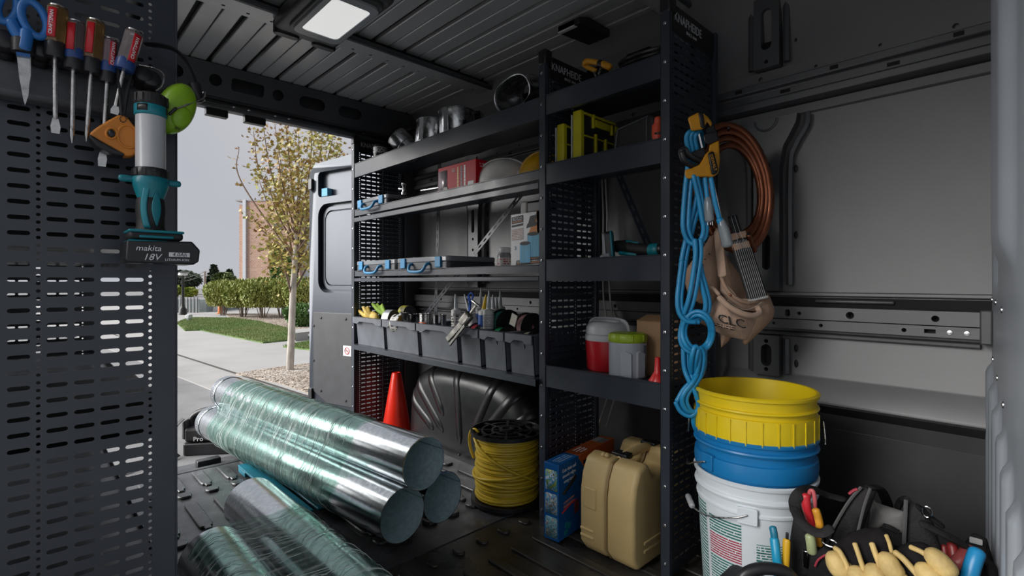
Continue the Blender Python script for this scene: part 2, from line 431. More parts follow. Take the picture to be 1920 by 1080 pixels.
# uprights
def upright(yc, zs, funnel=True):
    zb, zt = zs; h = .041
    if funnel:
        o = [(yc-h, zb), (yc+h, zb), (yc+h, zt-.17), (yc+h+.012, zt-.10), (yc+h+.05, zt-.03), (yc+h+.055, zt), (yc-h-.055, zt), (yc-h-.05, zt-.03), (yc-h-.012, zt-.10), (yc-h, zt-.17)]
        hs = [vslot(yc, zt-.21, .13, .026), vslot(yc, zt-.45, .12, .026), circ(yc, zt-.31, .008), circ(yc, zt-.37, .008)]
    else:
        o = [(yc-h, zb), (yc+h, zb), (yc+h, zt), (yc-h, zt)]
        hs = [vslot(yc, (zb+zt)/2, min(.14, (zt-zb)*.55), .034), circ(yc, zb+.02, .007), circ(yc, zt-.02, .007)]
    mb = MB(); holed(mb, o, hs, .034, PW(1.806)); u = mb.build('upright', m_frame, wr)
    q = MB().box(1.842, 1.849, yc-h+.005, yc+h-.005, zb+.01, zt-.01).build('upright_back', m_hole, u)
    s = []
    for sg in (-1, 1):
        if funnel: pts = [(1.83, yc+sg*.066, zb+.02), (1.83, yc+sg*.066, zt-.18), (1.83, yc+sg*.082, zt-.10), (1.83, yc+sg*.115, zt-.04), (1.83, yc+sg*.118, zt)]
        else: pts = [(1.83, yc+sg*.056, zb+.01), (1.83, yc+sg*.056, zt-.01)]
        MB().tube(smooth_path(pts, 5), .011, 6).build('panel_edge', m_frame, u)
    if funnel: MB().tube(arc((1.805, yc, zt-.004), .035, 180, 360, 12, (0, 1, 0)), .004, 6).build('half_ring', m_frame, u)
    for sg, z in ((-1, zb+(zt-zb)*.32), (-1, zb+(zt-zb)*.7)):
        MB().ball((1.847, yc+sg*.080, z), (.003, .006, .014), 8, 6).build('sealant_blob', m_blackmat, u)
for yc in (.642, 2.20):
    upright(yc, (.885, 1.465)); upright(yc, (1.64, 1.90), False); upright(yc, (.60, .735), False)
upright(1.42, (.885, 1.465))
# cant rail with square openings above the shelves
mb = MB(); hs = [rrect(2.62-.13*i, 2.70-.13*i, 1.765, 1.845, .012) for i in range(5)]+[rrect(1.66-.2*i, 1.78-.2*i, 1.765, 1.845, .012) for i in range(4)]
holed(mb, [(.9, 1.735), (2.80, 1.735), (2.80, 1.87), (.9, 1.87)], hs, .006, PW(1.775)); mb.build('cant_rail', m_wall, wr)
MB().box(1.81, 1.83, .9, 2.80, 1.74, 1.865).build('cant_rail_back', m_hole, wr)
MB().tube(arc((1.765, 2.13, 1.80), .04, 0, 300, 14, (0, 1, 0)), .006, 6).build('cable_loop', m_blackpl, wr)
# ------------------------------------------------------------------ wheel arch
m_arch = mat('black_wheel_arch', (.013, .013, .015), .34, 0, vary=.15, vscale=8, spec=.55, rvary=.05)
AY, AH, AW = 2.06, .47, .53
def arch_pt(t, s, lift=0.0):
    # t: 0..1 along the arch outline (rear to front), s: 0..1 across from wall to the centre of the face
    a = PI*t; c, sn = math.cos(a), math.sin(a)
    ey = (abs(c)**.62)*(1 if c >= 0 else -1); ez = abs(sn)**.55
    if s < .35: k, x = 1.0, 1.845-(1.845-1.70)*(s/.35)
    elif s < .65:
        b = (s-.35)/.30*PI/2; k = 1.0-.20*(1-math.cos(b)); x = 1.70-.095*math.sin(b)
    else: k = .80-.80*(s-.65)/.35; x = 1.605-.004*(s-.65)
    p = Vector((x, AY+AW*ey*k, max(0, AH*ez*k)))
    return p
mb = MB().grid(lambda u, v: arch_pt(u, v), 48, 26)
wa = mb.build('wheel_arch', m_arch, wr, smooth=60)
def arch_rib(t0, t1, s0, s1):
    mb = MB(); n = 20
    L = []
    for i in range(n+1):
        s = s0+(s1-s0)*i/n; w = .028*(min(1, i/1.5+.35, (n-i)/1.5+.35))
        c = arch_pt(t0+(t1-t0)*i/n, s); e = .002
        c2 = arch_pt(t0+(t1-t0)*i/n+e, s); c3 = arch_pt(t0+(t1-t0)*i/n, min(.999, s+.01))
        tu = (c2-c).normalized(); tv = (c3-c).normalized(); nn = tu.cross(tv)
        if nn.length < 1e-4: continue
        nn.normalize()
        if nn.x > 0 and s > .5: nn = -nn
        if s <= .5 and nn.z < 0: nn = -nn
        side = nn.cross(tv).normalized()
        L.append((c, side*w, nn))
    vs = []; fs = []
    for (c, sd, nn) in L: vs += [c-sd-nn*.004, c-sd*.80+nn*.0035, c+sd*.80+nn*.0035, c+sd-nn*.004]
    for i in range(len(L)-1):
        for j in range(3): fs.append((4*i+j, 4*i+j+1, 4*i+j+5, 4*i+j+4))
    fs += [(0, 1, 2, 3), tuple(len(vs)-4+j for j in (3, 2, 1, 0))]
    mb.add(vs, fs).build('arch_rib', m_arch, wa, smooth=60)
for (t0, t1, s0, s1) in ((.14, .10, .30, .80), (.25, .22, .25, .86), (.37, .36, .25, .80), (.49, .50, .25, .92), (.60, .62, .25, .84), (.70, .74, .25, .86), (.82, .86, .25, .82)):
    arch_rib(t0, t1, s0, s1)
MB().tube([arch_pt(.02+.96*i/40, .0)+Vector((-.012, 0, .004)) for i in range(41)], .012, 6).build('arch_flange', m_frame, wa)
mb = MB()
for i in range(5): mb.ball((1.60, 1.72+.17*i, .03), .006, 8, 5)
mb.build('plug', m_frame, wa)

# ------------------------------------------------------------------ near side wall and door opening (mostly behind the camera)
wl = struct(MB().box(-.28, -.2, 1.18, REAR, -.03, 2.0).build('wall_left', m_wall)); tag(wl, 'near side wall of the van behind the perforated panel')
MB().box(-.28, -.2, -.3, 1.18, 1.86, 2.0).build('door_header', m_frame, wl)
MB().box(-.28, -.2, 1.10, 1.18, -.03, 1.86).build('door_pillar', m_frame, wl)
# ------------------------------------------------------------------ partition at the front end
b0 = Vector((1.86, .088, 0)); b1 = Vector((-.2, -.104, 0)); bd = (b1-b0); bl = bd.length; bd.normalize(); bn = Vector((-bd.y, bd.x, 0))
if bn.y < 0: bn = -bn
def smo(x, a, b):
    t = max(0, min(1, (x-a)/(b-a))); return t*t*(3-2*t)
def rbump(x, z, x0, x1, z0, z1, e): return smo(x, x0-e, x0)*(1-smo(x, x1, x1+e))*smo(z, z0-e, z0)*(1-smo(z, z1, z1+e))
def bulk(u, v):
    x = u*bl; z = 1.99*v; h = 0
    h -= .022*rbump(x, z, .05, .22, 1.30, 1.58, .05)
    h -= .022*rbump(x, z, .06, .20, .92, 1.07, .035)
    for i in range(14): h += .014*rbump(x, z, .035+.13*i, .075+.13*i, .02, .68-.03*i, .03)
    h += .02*rbump(x, z, .42, .62, 1.0, 1.9, .08)
    p = b0+bd*x+bn*h; return (p.x, p.y, z)
wf = struct(MB().grid(bulk, 190, 150).build('wall_front', m_bulk, solid=.004, smooth=80)); tag(wf, 'pale grey moulded partition with rounded recesses and vertical ribs')
for (x, z) in ((.03, .868), (.17, .865), (.36, .855), (.06, .715), (.22, .69), (.40, .66)):
    p = b0+bd*x; MB().lathe([(0, 0), (.008, 0), (.007, .004), (0, .006)], 10, aim((p.x, p.y, z), bn)).build('screw', m_zinc, wf)

# ------------------------------------------------------------------ roof
cl = struct(MB().box(-.28, 1.95, -.3, REAR, RZ+.022, RZ+.06).build('ceiling', m_hole)); tag(cl, 'ribbed dark grey roof lining of the van')
strips = {}
for (ya, yb) in ((2.115, 2.74), (.98, 2.01), (-.3, .90)):
    for k in range(26):
        xc = -.15+.0775*k+.0
        wdt = .060 if k % 2 == 0 else .060
        # wide groove on one side, narrow on the other
        x0 = xc+(.010 if k % 2 == 0 else .002); x1 = xc+.0775-(.002 if k % 2 == 0 else .010)
        if x1 > 1.80: continue
        key = (ya, k % 2)
        if key not in strips:
            strips[key] = MB().box(0, x1-x0, 0, yb-ya, 0, .02).build('roof_strip', m_roof, cl, bevel=.004); strips[key].location = (x0, ya, RZ)
        else: inst(strips[key], 'roof_strip', cl, (x0, ya, RZ))
for y in (2.01, .90):
    M = Mx((0, y, RZ-.028), (1, 0, 0), (0, 1, 0), (0, 0, 1)); mb = MB()
    holed(mb, [(-.2, 0), (1.80, 0), (1.80, .105), (-.2, .105)], [circ(.10+.085*i, .078, .007, 8) for i in range(20)], .006, M)
    bw = mb.build('roof_bow', m_roof, cl)
    MB().prism([(y-.012, RZ-.012), (y-.010, RZ-.030), (y+.006, RZ-.034), (y+.008, RZ-.012)], -.2, 1.80, Mx((0, 0, 0), (0, 1, 0), (0, 0, 1), (1, 0, 0))).build('bow_channel', m_frame, bw, bevel=.004)
    MB().box(-.2, 1.80, y, y+.105, RZ-.02, RZ+.02).build('bow_top', m_hole, bw)
# curved corner where roof meets the far wall
# ------------------------------------------------------------------ cargo lamp on the roof bow
m_lampbody = mat('lamp_housing_plastic', (.075, .075, .078), .42, 0, vary=.1, vscale=10, spec=.5)
dl = thing('cargo_lamp', 'long dark moulded ceiling lamp with a frosted white lens', 'lamp', (.815, 1.82, RZ))
o = rrect(-.125, .125, -.26, .245, .03)
MB().prism(o, -.075, .0).build('housing', m_lampbody, dl, bevel=.022, seg=4)
MB().prism(rrect(-.10, .10, -.23, .16, .03), -.088, -.07).build('lens_frame', m_lampbody, dl, bevel=.006, seg=3)
m_lens = mat('lit_lamp_lens', (.8, .8, .8), .3, emit=(1, 1, .98), estr=.35)
ln = MB().prism(rrect(-.078, .078, -.20, .13, .03), -.094, -.085).build('lens', m_lens, dl, bevel=.003)
m_lensrim = mat('frosted_lens_rim', (.35, .36, .37), .25, spec=.6)
mb = MB(); holed(mb, rrect(-.09, .09, -.215, .145, .034), [rrect(-.07, .07, -.18, .105, .02)], .012, Matrix.Translation((0, 0, -.097))); mb.build('lens_rim', m_lensrim, dl, bevel=.003)
for s in (-1, 1):
    MB().prism(stadium(.10, .04), -.082, -.03, Matrix.Translation((s*.075, .235, 0))).build('finger_recess', m_blackpl, dl, bevel=.006)
# ------------------------------------------------------------------ rear header
XB = Mx((0, 0, 0), (0, 1, 0), (0, 0, 1), (1, 0, 0))      # local x=Y, y=Z, z=X
hd = struct(MB().prism([(2.80, 1.785), (2.815, 1.772), (2.86, 1.772), (REAR, 1.785), (REAR, 1.99), (2.83, 1.99), (2.79, 1.83)], -.2, 1.85, XB).build('wall_rear', m_frame, bevel=.004)); tag(hd, 'dark rear door header of the van')
mb = MB(); hs = [circ(.66, .075, .028, 14), rrect(.73, .88, .045, .105, .012), circ(.95, .075, .028, 14), rrect(1.06, 1.20, .045, .105, .028), rrect(1.28, 1.42, .045, .105, .028), circ(.5, .075, .028, 14), rrect(.2, .42, .045, .105, .012)]
zdir = Vector((0, 2.74-2.79, 1.955-1.815)).normalized()
Mh = Mx((0, 2.785, 1.82), (1, 0, 0), zdir, Vector((1, 0, 0)).cross(zdir)); holed(mb, [(-.2, 0), (1.80, 0), (1.80, .150), (-.2, .150)], hs, .004, Mh); mb.build('inner_panel', m_frame, hd)
MB().tube([(-.2, 2.80, 1.80), (1.6, 2.80, 1.80)], .012, 8).build('seal', m_blackpl, hd)
MB().tube([(-.2, 2.745, 1.955), (1.8, 2.745, 1.955)], .008, 8).build('trim_edge', m_frame, hd)
for (x, wd) in ((.685, .098), (.862, .102)):
    MB().box(x-wd/2, x+wd/2, 2.825, 2.865, 1.738, 1.785).build('latch_block', m_blackpl, hd, bevel=.004)
mb = MB()
for i in range(5): mb.ball((.62+.1*i+.03*(i % 2), 2.795, 1.792), (.009, .006, .005), 8, 5)
mb.build('clip', m_zinc, hd)
tp = MB()
for (x0, x1) in ((1.74, 1.86),): tp.box(x0, x1, 2.80, REAR, 0, 1.80)
tp.build('rear_pillar', m_frame, hd, bevel=.01)
MB().tube(smooth_path([(1.45, 2.795, 1.80), (1.60, 2.79, 1.795), (1.70, 2.78, 1.77), (1.76, 2.77, 1.70), (1.775, 2.77, 1.60)], 5), .014, 8).build('corner_seal', m_blackpl, hd)
MB().box(-.28, -.2, 2.80, REAR, 0, 1.80).build('rear_pillar', m_frame, hd, bevel=.01)

# ------------------------------------------------------------------ open rear door
H0 = Vector((1.735, 2.92, 0)); H1 = Vector((1.535, 3.69, 0)); dx = (H1-H0); dw = dx.length; dx.normalize(); dn = Vector((dx.y, -dx.x, 0))
if dn.x > 0: dn = -dn
dn = -dn                                                # away from the camera side
MD = Mx(H0, dx, (0, 0, 1), dx.cross(Vector((0, 0, 1))))
if MD.to_3x3().col[2].x > 0: MD = Mx(H0, dx, (0, 0, 1), dx.cross(Vector((0, 0, 1))))
inner_n = MD.to_3x3().col[2]                            # local z
sgn = 1 if inner_n.x < 0 else -1                        # +1: local z faces the load bay
do = [(0, .0), (.60, .0), (dw-.06, .055), (dw, .13), (dw, 1.70), (dw-.06, 1.765), (.10, 1.80), (0, 1.80)]
mb = MB(); hs = [rrect(.16, .70, .84, 1.47, .09, 6), rrect(.22, .70, 1.52, 1.70, .03, 4)]
zz = (0, .05) if sgn > 0 else (-.05, 0)
MDt = MD @ Matrix.Translation((0, 0, -.05 if sgn < 0 else 0))
holed(mb, do, hs, .05, MDt)
dr = struct(mb.build('door_1', m_door, bevel=.012, seg=3)); tag(dr, 'open grey rear door with recessed panels')
inn = .05*sgn if sgn > 0 else -.05
def dplate(poly, z0, z1): return MB().prism(poly, min(z0, z1), max(z0, z1), MD)
dplate(do, -.02*sgn, .008*sgn).build('outer_skin', m_door, dr)
dplate(rrect(.20, .66, .89, 1.42, .07, 6), .008*sgn, .018*sgn).build('window_panel', m_door, dr, bevel=.006)
mb = MB(); holed(mb, rrect(.175, .685, .86, 1.45, .08, 6), [rrect(.20, .66, .885, 1.425, .065, 6)], .012, MD @ Matrix.Translation((0, 0, .02*sgn))); mb.build('window_bead', m_door, dr, bevel=.004)
dplate([(.09, .06), (.60, .06), (dw-.05, .13), (dw-.05, .70), (.09, .70)], .045*sgn, .056*sgn).build('lower_trim', mat('dark_door_trim', (.032, .034, .038), .42, vary=.15, vscale=12), dr, bevel=.004)
for (x, z) in ((.14, .66), (.40, .66), (.66, .66), (.74, .60), (.74, .35), (.66, .14), (.40, .10), (.14, .10), (.14, .40)):
    MB().lathe([(0, 0), (.010, 0), (.008, .005), (0, .006)], 8, MD @ Matrix.Translation((x, z, .056*sgn)) @ Matrix.Rotation(0 if sgn > 0 else PI, 4, 'X')).build('trim_clip', m_blackpl, dr)
m_bluetape = mat('blue_foam', (.10, .35, .55), .6)
dplate([(.60, 1.525), (.66, 1.525), (.66, 1.58), (.60, 1.58)], .01*sgn, .05*sgn).build('blue_block', m_bluetape, dr)
for (x, z) in ((dw-.03, 1.62), (dw-.03, .11)): dplate(rrect(x-.02, x+.02, z-.04, z+.04, .01), .03*sgn, .07*sgn).build('hinge_stop', m_blackpl, dr, bevel=.004)
for z in (.52, .70): MB().tube([tuple(MD @ Vector((dw, z, .02*sgn))), tuple(MD @ Vector((dw+.03, z, .02*sgn)))], .022, 8).build('bumper_stop', m_blackpl, dr)
# hinge-side reveal with the small warning sticker
M_ = MD @ Matrix.Translation((.03, .30, .052*sgn))
m_sticker = mat('white_sticker', (.72, .72, .72), .45); m_redp = mat('red_print', (.55, .03, .03), .45)
fx = Mx((1.62, 2.93, .0), (0, 1, 0), (0, 0, 1), (1, 0, 0))
MB().box(1.60, 1.74, 2.875, 2.905, .02, 1.78).build('hinge_post', m_frame, dr, bevel=.004)
c = at(651, 658, Y=3.02)
sM = Mx(c, -dx, (0, 0, 1), (-dx).cross(Vector((0, 0, 1))))
def on_door(px, py): 
    # point on the inner face of the door under a pixel
    u = (px-960)/FPX; v = (HZ-py)/FPX; r = Vector((SN+CS*u, CS-SN*u, v)); n = Vector((inner_n.x*sgn, inner_n.y*sgn, 0)); q = H0+n*.058
    t = (q.x*n.x+q.y*n.y)/(r.x*n.x+r.y*n.y); return Vector((r.x*t, r.y*t, EYE+r.z*t))
c = on_door(651, 658); nn = Vector((inner_n.x*sgn, inner_n.y*sgn, 0)); sx_ = Vector((0, 0, 1)).cross(nn).normalized()
sM = Mx(c+nn*.0, sx_, (0, 0, 1), nn)
st = MB().prism([(-.04, -.035), (.04, -.035), (.04, .035), (-.04, .035)], 0, .001, sM).build('warning_sticker', m_sticker, dr)
MB().tube([sM @ Vector((.022*math.cos(a*PI/9), .022*math.sin(a*PI/9), .0015)) for a in range(18)], .003, 4, closed=True).build('red_ring', m_redp, st)
MB().box(-.022, .022, -.002, .002, .001, .002, sM @ Matrix.Rotation(-PI/4, 4, 'Z')).build('red_bar', m_redp, st)
MB().box(-.014, .014, -.003, .002, .001, .0018, sM).build('cigarette_mark', m_blackpl, st)
m_liner = mat('black_liner_and_shade', (.03, .03, .033), .55, vary=.15, vscale=10)
MB().box(1.832, 1.842, .03, 1.5, .0, .455).build('lower_liner', m_liner, wr, bevel=.003)
MB().prism([(1.842, .44), (1.836, .50), (1.788, .533), (1.784, .530), (1.83, .498), (1.834, .44)], -2.8, -.05, MY).build('ledge_shade', m_liner, wr)  # black sheet under the ledge; the shadow there is put into its colour
# ------------------------------------------------------------------ outside
GZ = -.55
m_asph = mat('asphalt', (.20, .20, .205), .85, vary=.18, vscale=1.5, bump=.3, bscale=60)
m_conc = mat('pale_concrete', (.35, .345, .34), .85, vary=.06, vscale=.9, bump=.1, bscale=40)
m_conc2 = mat('gutter_concrete', (.32, .315, .31), .85, vary=.10, vscale=1.3, bump=.12, bscale=40)
m_grass = mat('lawn_soil', (.09, .15, .04), .9, vary=.35, vscale=3)
m_blade = mat('grass_blade', (.12, .20, .045), .7, col2=(.20, .24, .08), vscale=1.2)
m_mulch = mat('bark_mulch', (.22, .17, .13), .9, col2=(.42, .36, .30), vscale=18, bump=.5, bscale=30)
m_joint = mat('joint_line', (.05, .045, .04), .9)
rd = struct(MB().box(-40, 60, -40, 140, GZ-.2, GZ).build('road', m_asph)); tag(rd, 'grey asphalt behind the open rear doors')
G = lambda px, py, z=GZ: at(px, py, Z=z)
def slab(name, pts, m, z0, z1, **k):
    return MB().prism([(p.x, p.y) for p in pts], z0, z1).build(name, m, **k)
A1, A2 = G(321, 702), G(421, 742); B1, B2, B3 = G(321, 663), G(441, 702), G(602, 754)
da = (A2-A1).normalized(); db = (B3-B1).normalized()
gut = struct(slab('gutter', [A1-da*30, A2+da*8, B3+db*5, B1-db*30], m_conc2, GZ-.05, GZ+.012)); tag(gut, 'pale concrete gutter strip along the asphalt')
sw = struct(slab('sidewalk', [B1-db*30, B3+db*5, B3+db*5+Vector((8, 14, 0)), Vector((24, 36, 0)), Vector((2, 42, 0))], m_conc, GZ-.05, GZ+.02)); tag(sw, 'broad pale concrete sidewalk beyond the gutter')
MB().tube([B1-db*20+Vector((0, 0, .571-.55+.002)), B3+db*4+Vector((0, 0, .023))], .02, 4).build('joint', m_joint, gut) if False else None
def line_strip(a, b, wd, z, name, m, parent):
    d = (b-a); d.z = 0; d.normalize(); n = Vector((-d.y, d.x, 0))*wd/2
    return MB().prism([(p.x, p.y) for p in (a-n, b-n, b+n, a+n)], z-.01, z).build(name, m, parent)
line_strip(B1-db*20, B3+db*4, .035, GZ+.024, 'joint', m_joint, sw)
a = G(527, 640); line_strip(G(430, 628), G(590, 660), .02, GZ+.022, 'joint', m_conc2, sw)
def px_poly(L): return [G(x, y, GZ+.02) for x, y in L]
lawnP = px_poly([(331, 607), (347, 621), (375, 620), (493, 644), (542, 639), (554, 637), (553, 624), (542, 618), (484, 604), (440, 598), (353, 597)])
lawn = slab('lawn', lawnP, m_grass, GZ, GZ+.05); struct(lawn); tag(lawn, 'curved green lawn beside the sidewalk')
lawn2P = px_poly([(531, 651.5), (555, 647), (587, 641), (650, 632), (650, 668), (587, 658)])
lawn2 = slab('lawn', lawn2P, m_grass, GZ, GZ+.05); struct(lawn2); tag(lawn2, 'small strip of lawn beside the open door')
bedP = px_poly([(431, 597), (484, 604), (542, 618), (587, 626), (650, 634), (650, 605), (560, 590), (420, 588)])
bed = slab('mulch_bed', bedP, m_mulch, GZ, GZ+.045); struct(bed); tag(bed, 'brown mulch bed under the hedge shrubs')
pitP = px_poly([(442, 702), (510, 692), (578, 683), (650, 690), (650, 722), (590, 742), (527, 720)])
pit = slab('tree_pit', pitP, m_mulch, GZ, GZ+.035); struct(pit); tag(pit, 'mulched square around the young tree trunk')
ledge = slab('concrete_ledge', px_poly([(554, 640), (640, 628), (640, 622), (554, 632)]), m_conc, GZ, GZ+.22); struct(ledge); tag(ledge, 'low pale concrete ledge behind the tree')
def in_poly(p, P):
    c = False; n = len(P)
    for i in range(n):
        a, b = P[i], P[(i+1) % n]
        if (a.y > p[1]) != (b.y > p[1]) and p[0] < (b.x-a.x)*(p[1]-a.y)/(b.y-a.y)+a.x: c = not c
    return c
def scatter(P, n, fn, seed=1):
    R = random.Random(seed); x0, x1 = min(p.x for p in P), max(p.x for p in P); y0, y1 = min(p.y for p in P), max(p.y for p in P)
    k = 0; t = 0
    while k < n and t < n*20:
        t += 1; q = (R.uniform(x0, x1), R.uniform(y0, y1))
        if in_poly(q, P): fn(q, R); k += 1
def grass_on(P, n, seed):
    mb = MB()
    def fn(q, R):
        a = R.uniform(0, 2*PI); h = R.uniform(.025, .06); w_ = .006; l = R.uniform(-.02, .02)
        mb.add([(q[0]-w_*math.cos(a), q[1]-w_*math.sin(a), GZ+.04), (q[0]+w_*math.cos(a), q[1]+w_*math.sin(a), GZ+.04), (q[0]+l, q[1]+l, GZ+.05+h)], [(0, 1, 2)])
    scatter(P, n, fn, seed); return mb
grass_on(lawnP, 60000, 3).build('grass', m_blade, lawn, smooth=0)['kind'] = 'stuff'
grass_on(lawn2P, 12000, 4).build('grass', m_blade, lawn2, smooth=0)['kind'] = 'stuff'
m_chip = mat('wood_chip', (.34, .28, .23), .9, col2=(.52, .47, .42), vscale=3)
def chips(P, n, seed, z):
    mb = MB()
    def fn(q, R):
        M = Matrix.Translation((q[0], q[1], z)) @ Matrix.Rotation(R.uniform(0, 6.28), 4, 'Z') @ Matrix.Rotation(R.uniform(-.5, .5), 4, 'X')
        l, w_ = R.uniform(.02, .05), R.uniform(.008, .018); mb.cbox((0, 0, 0), l, w_, .008, M)
    scatter(P, n, fn, seed); return mb
chips(pitP, 4200, 5, GZ+.04).build('wood_chips', m_chip, pit, smooth=0)['kind'] = 'stuff'
chips(bedP, 3000, 6, GZ+.05).build('wood_chips', m_chip, bed, smooth=0)['kind'] = 'stuff'

# ---- young maple
m_bark = mat('pale_bark', (.40, .36, .32), .8, vary=.25, vscale=14, bump=.3, bscale=60, stretch=(1, 1, .3))
m_twig = mat('brown_twig', (.17, .11, .08), .8, vary=.2)
m_leaf = mat('maple_leaf', (.36, .30, .06), .55, col2=(.26, .11, .04), vscale=2.6)
m_leaf2 = mat('maple_leaf_green', (.30, .32, .07), .55, col2=(.40, .28, .07), vscale=3.2)
tb = G(543, 698)
tr = thing('maple_tree', 'slim young maple with yellow and rust leaves by the sidewalk', 'tree', (tb.x, tb.y, GZ))
dT = math.hypot(tb.x, tb.y); 
# a vertical plane through the trunk, square to the line of sight
sd = Vector((CS, -SN, 0)); fw = Vector((SN, CS, 0)); DT = tb.dot(fw)
def tpt(px, py, dep=0.0):
    p = at(px, py, D=DT); k = 1+dep/DT
    return Vector((p.x*k, p.y*k, EYE+(p.z-EYE)*k))
tr_path = [tpt(543, 700), tpt(546, 640), tpt(548, 580), tpt(551, 520), tpt(555, 470), tpt(557, 440)]
mb = MB(); mb.tube(smooth_path(tr_path, 4), [.062-.024*i/20 for i in range(21)], 10); mb.build('trunk', m_bark, tr, world=True)
R = random.Random(11)
ends = [(448, 275, 0, 452, 340), (475, 245, .4, 490, 330), (492, 225, -.5, 510, 330), (515, 232, .6, 530, 330), (535, 225, -.3, 545, 330), (560, 235, .5, 560, 330), (585, 235, -.6, 580, 320), (605, 240, .3, 595, 320), (625, 255, -.2, 605, 330), (640, 270, .5, 610, 350), (480, 320, .7, 505, 390), (500, 330, -.7, 520, 400), (600, 360, .6, 590, 410), (625, 380, -.5, 595, 420), (470, 400, .3, 500, 440), (490, 470, -.4, 520, 465), (600, 450, .4, 580, 465), (615, 490, .2, 585, 490), (505, 500, .5, 530, 500), (570, 300, .0, 562, 370), (545, 270, .8, 550, 350), (520, 290, -.8, 535, 370), (590, 300, .9, 577, 370)]
leafs = MB(); leafs2 = MB()
def leaf(mb, p, s):
    M = Matrix.Translation(p) @ Matrix.Rotation(R.uniform(0, 6.28), 4, 'Z') @ Matrix.Rotation(R.uniform(.3, 1.3), 4, 'X') @ Matrix.Scale(s, 4)
    star = [(0, -.45), (.14, -.2), (.5, -.3), (.3, .02), (.55, .25), (.2, .22), (0, .65), (-.2, .22), (-.55, .25), (-.3, .02), (-.5, -.3), (-.14, -.2)]
    mb.add([(x, y, 0) for x, y in star], [tuple(range(12))], M)
for i, (ex, ey, dp, mx_, my) in enumerate(ends):
    t = .35+.65*R.random() if ey < 420 else .3*R.random()+.1
    s0 = Vector(tr_path[2]).lerp(tr_path[5], t)
    P = smooth_path([s0, tpt(mx_, my, dp*.6), tpt(ex, ey, dp)], 9)
    MB().tube(P, [.013*(1-j/len(P))+.004 for j in range(len(P))], 5).build('branch', m_twig, tr, world=True)
    for j in range(5, len(P)):
        if ex < 460 and j % 3: continue
        for q in range(4 if ex < 460 else 7):
            pp = P[j]+Vector((R.gauss(0, .12), R.gauss(0, .12), R.gauss(0, .10)))
            if ex < 500: pp = P[j]+(pp-P[j])*.55
            leaf(leafs if (ex < 545 and ey < 300) or R.random() < .25 else leafs2, pp, R.uniform(.045, .08))
for i in range(2300):
    px = R.uniform(505, 640); py = 240+(R.random()**.8)*265
    if px < 520 and py < 330: continue
    leaf(leafs2 if R.random() < .75 else leafs, tpt(px, py, R.uniform(-.9, .9)), R.uniform(.04, .08))
o = leafs.build('rust_leaves', m_leaf, tr, world=True, smooth=0); o['kind'] = 'stuff'
o = leafs2.build('yellow_green_leaves', m_leaf2, tr, world=True, smooth=0); o['kind'] = 'stuff'

# ---- shrubs of the hedge
m_bush = mat('hedge_leaf', (.20, .24, .05), .6, col2=(.32, .33, .09), vscale=1.3)
m_bush2 = mat('dark_bush_leaf', (.05, .12, .025), .5, col2=(.10, .19, .05), vscale=2)
m_stem = mat('shrub_stem', (.16, .12, .09), .85)
def shrub(name, label, px, py, wpx, hpx, m, n, stems=9, group=None, seed=1, ls=.07, low=.30):
    g = G(px, py); D = g.dot(fw); s = D/FPX; W, Hh = wpx*s/2, hpx*s; R = random.Random(seed)
    t = thing(name, label, 'shrub', (g.x, g.y, GZ), group=group)
    mb = MB()
    for i in range(stems):
        a = R.uniform(0, 6.28); r = R.uniform(.2, .75)
        mb.tube(smooth_path([(0+.1*math.cos(a), .1*math.sin(a), 0), (W*r*.5*math.cos(a), W*r*.5*math.sin(a), Hh*.35), (W*r*math.cos(a), W*r*math.sin(a), Hh*.8)], 4), .014, 5)
    mb.build('stems', m_stem, t)
    mb = MB()
    for i in range(n):
        a = R.uniform(0, 6.28); rr = math.sqrt(R.random()); ph = R.random()
        z = Hh*(low+(1-low)*(ph**.6)*(1-.28*rr*rr)); k = .55+.45*min(1, z/Hh*1.5); p = (W*rr*math.cos(a)*k, W*rr*math.sin(a)*k, z*(.93+.1*R.random()))
        M = Matrix.Translation(p) @ Matrix.Rotation(R.uniform(0, 6.28), 4, 'Z') @ Matrix.Rotation(R.uniform(-.9, .9), 4, 'X'); l = R.uniform(.6, 1.4)*ls
        mb.add([(-l*.35, 0, -l*.6), (l*.35, 0, -l*.6), (l*.2, 0, l*1.0), (-l*.2, 0, l*1.0)], [(0, 1, 2, 3)], M)
    o = mb.build('foliage', m, t, smooth=0); o['kind'] = 'stuff'
hg = 'olive green shrubs of the hedge'
shrub('hedge_shrub', 'leftmost olive shrub of the hedge, beside the orange post', 418, 592, 64, 66, m_bush, 11000, 10, hg, 21, .075)
shrub('hedge_shrub', 'second olive shrub of the hedge from the left', 455, 596, 72, 70, m_bush, 11000, 12, hg, 22, .075)
shrub('hedge_shrub', 'third olive shrub of the hedge, left of the tree trunk', 492, 598, 78, 76, m_bush, 11000, 12, hg, 23, .075)
shrub('hedge_shrub', 'rightmost tall olive shrub of the hedge, right of the tree trunk', 572, 600, 80, 78, m_bush, 11000, 12, hg, 24, .075)
shrub('hedge_shrub', 'olive shrub of the hedge directly behind the tree trunk', 530, 598, 66, 76, m_bush, 11000, 12, hg, 25, .075)
shrub('round_bush', 'low round dark green bush in the mulch behind the trunk', 566, 614, 66, 44, m_bush2, 6000, 8, None, 26, .07, .05)
shrub('round_bush', 'dark leafy young tree behind the maple against the brick wall', 533, 594, 46, 128, m_bush2, 3000, 8, None, 27, .16, .45)
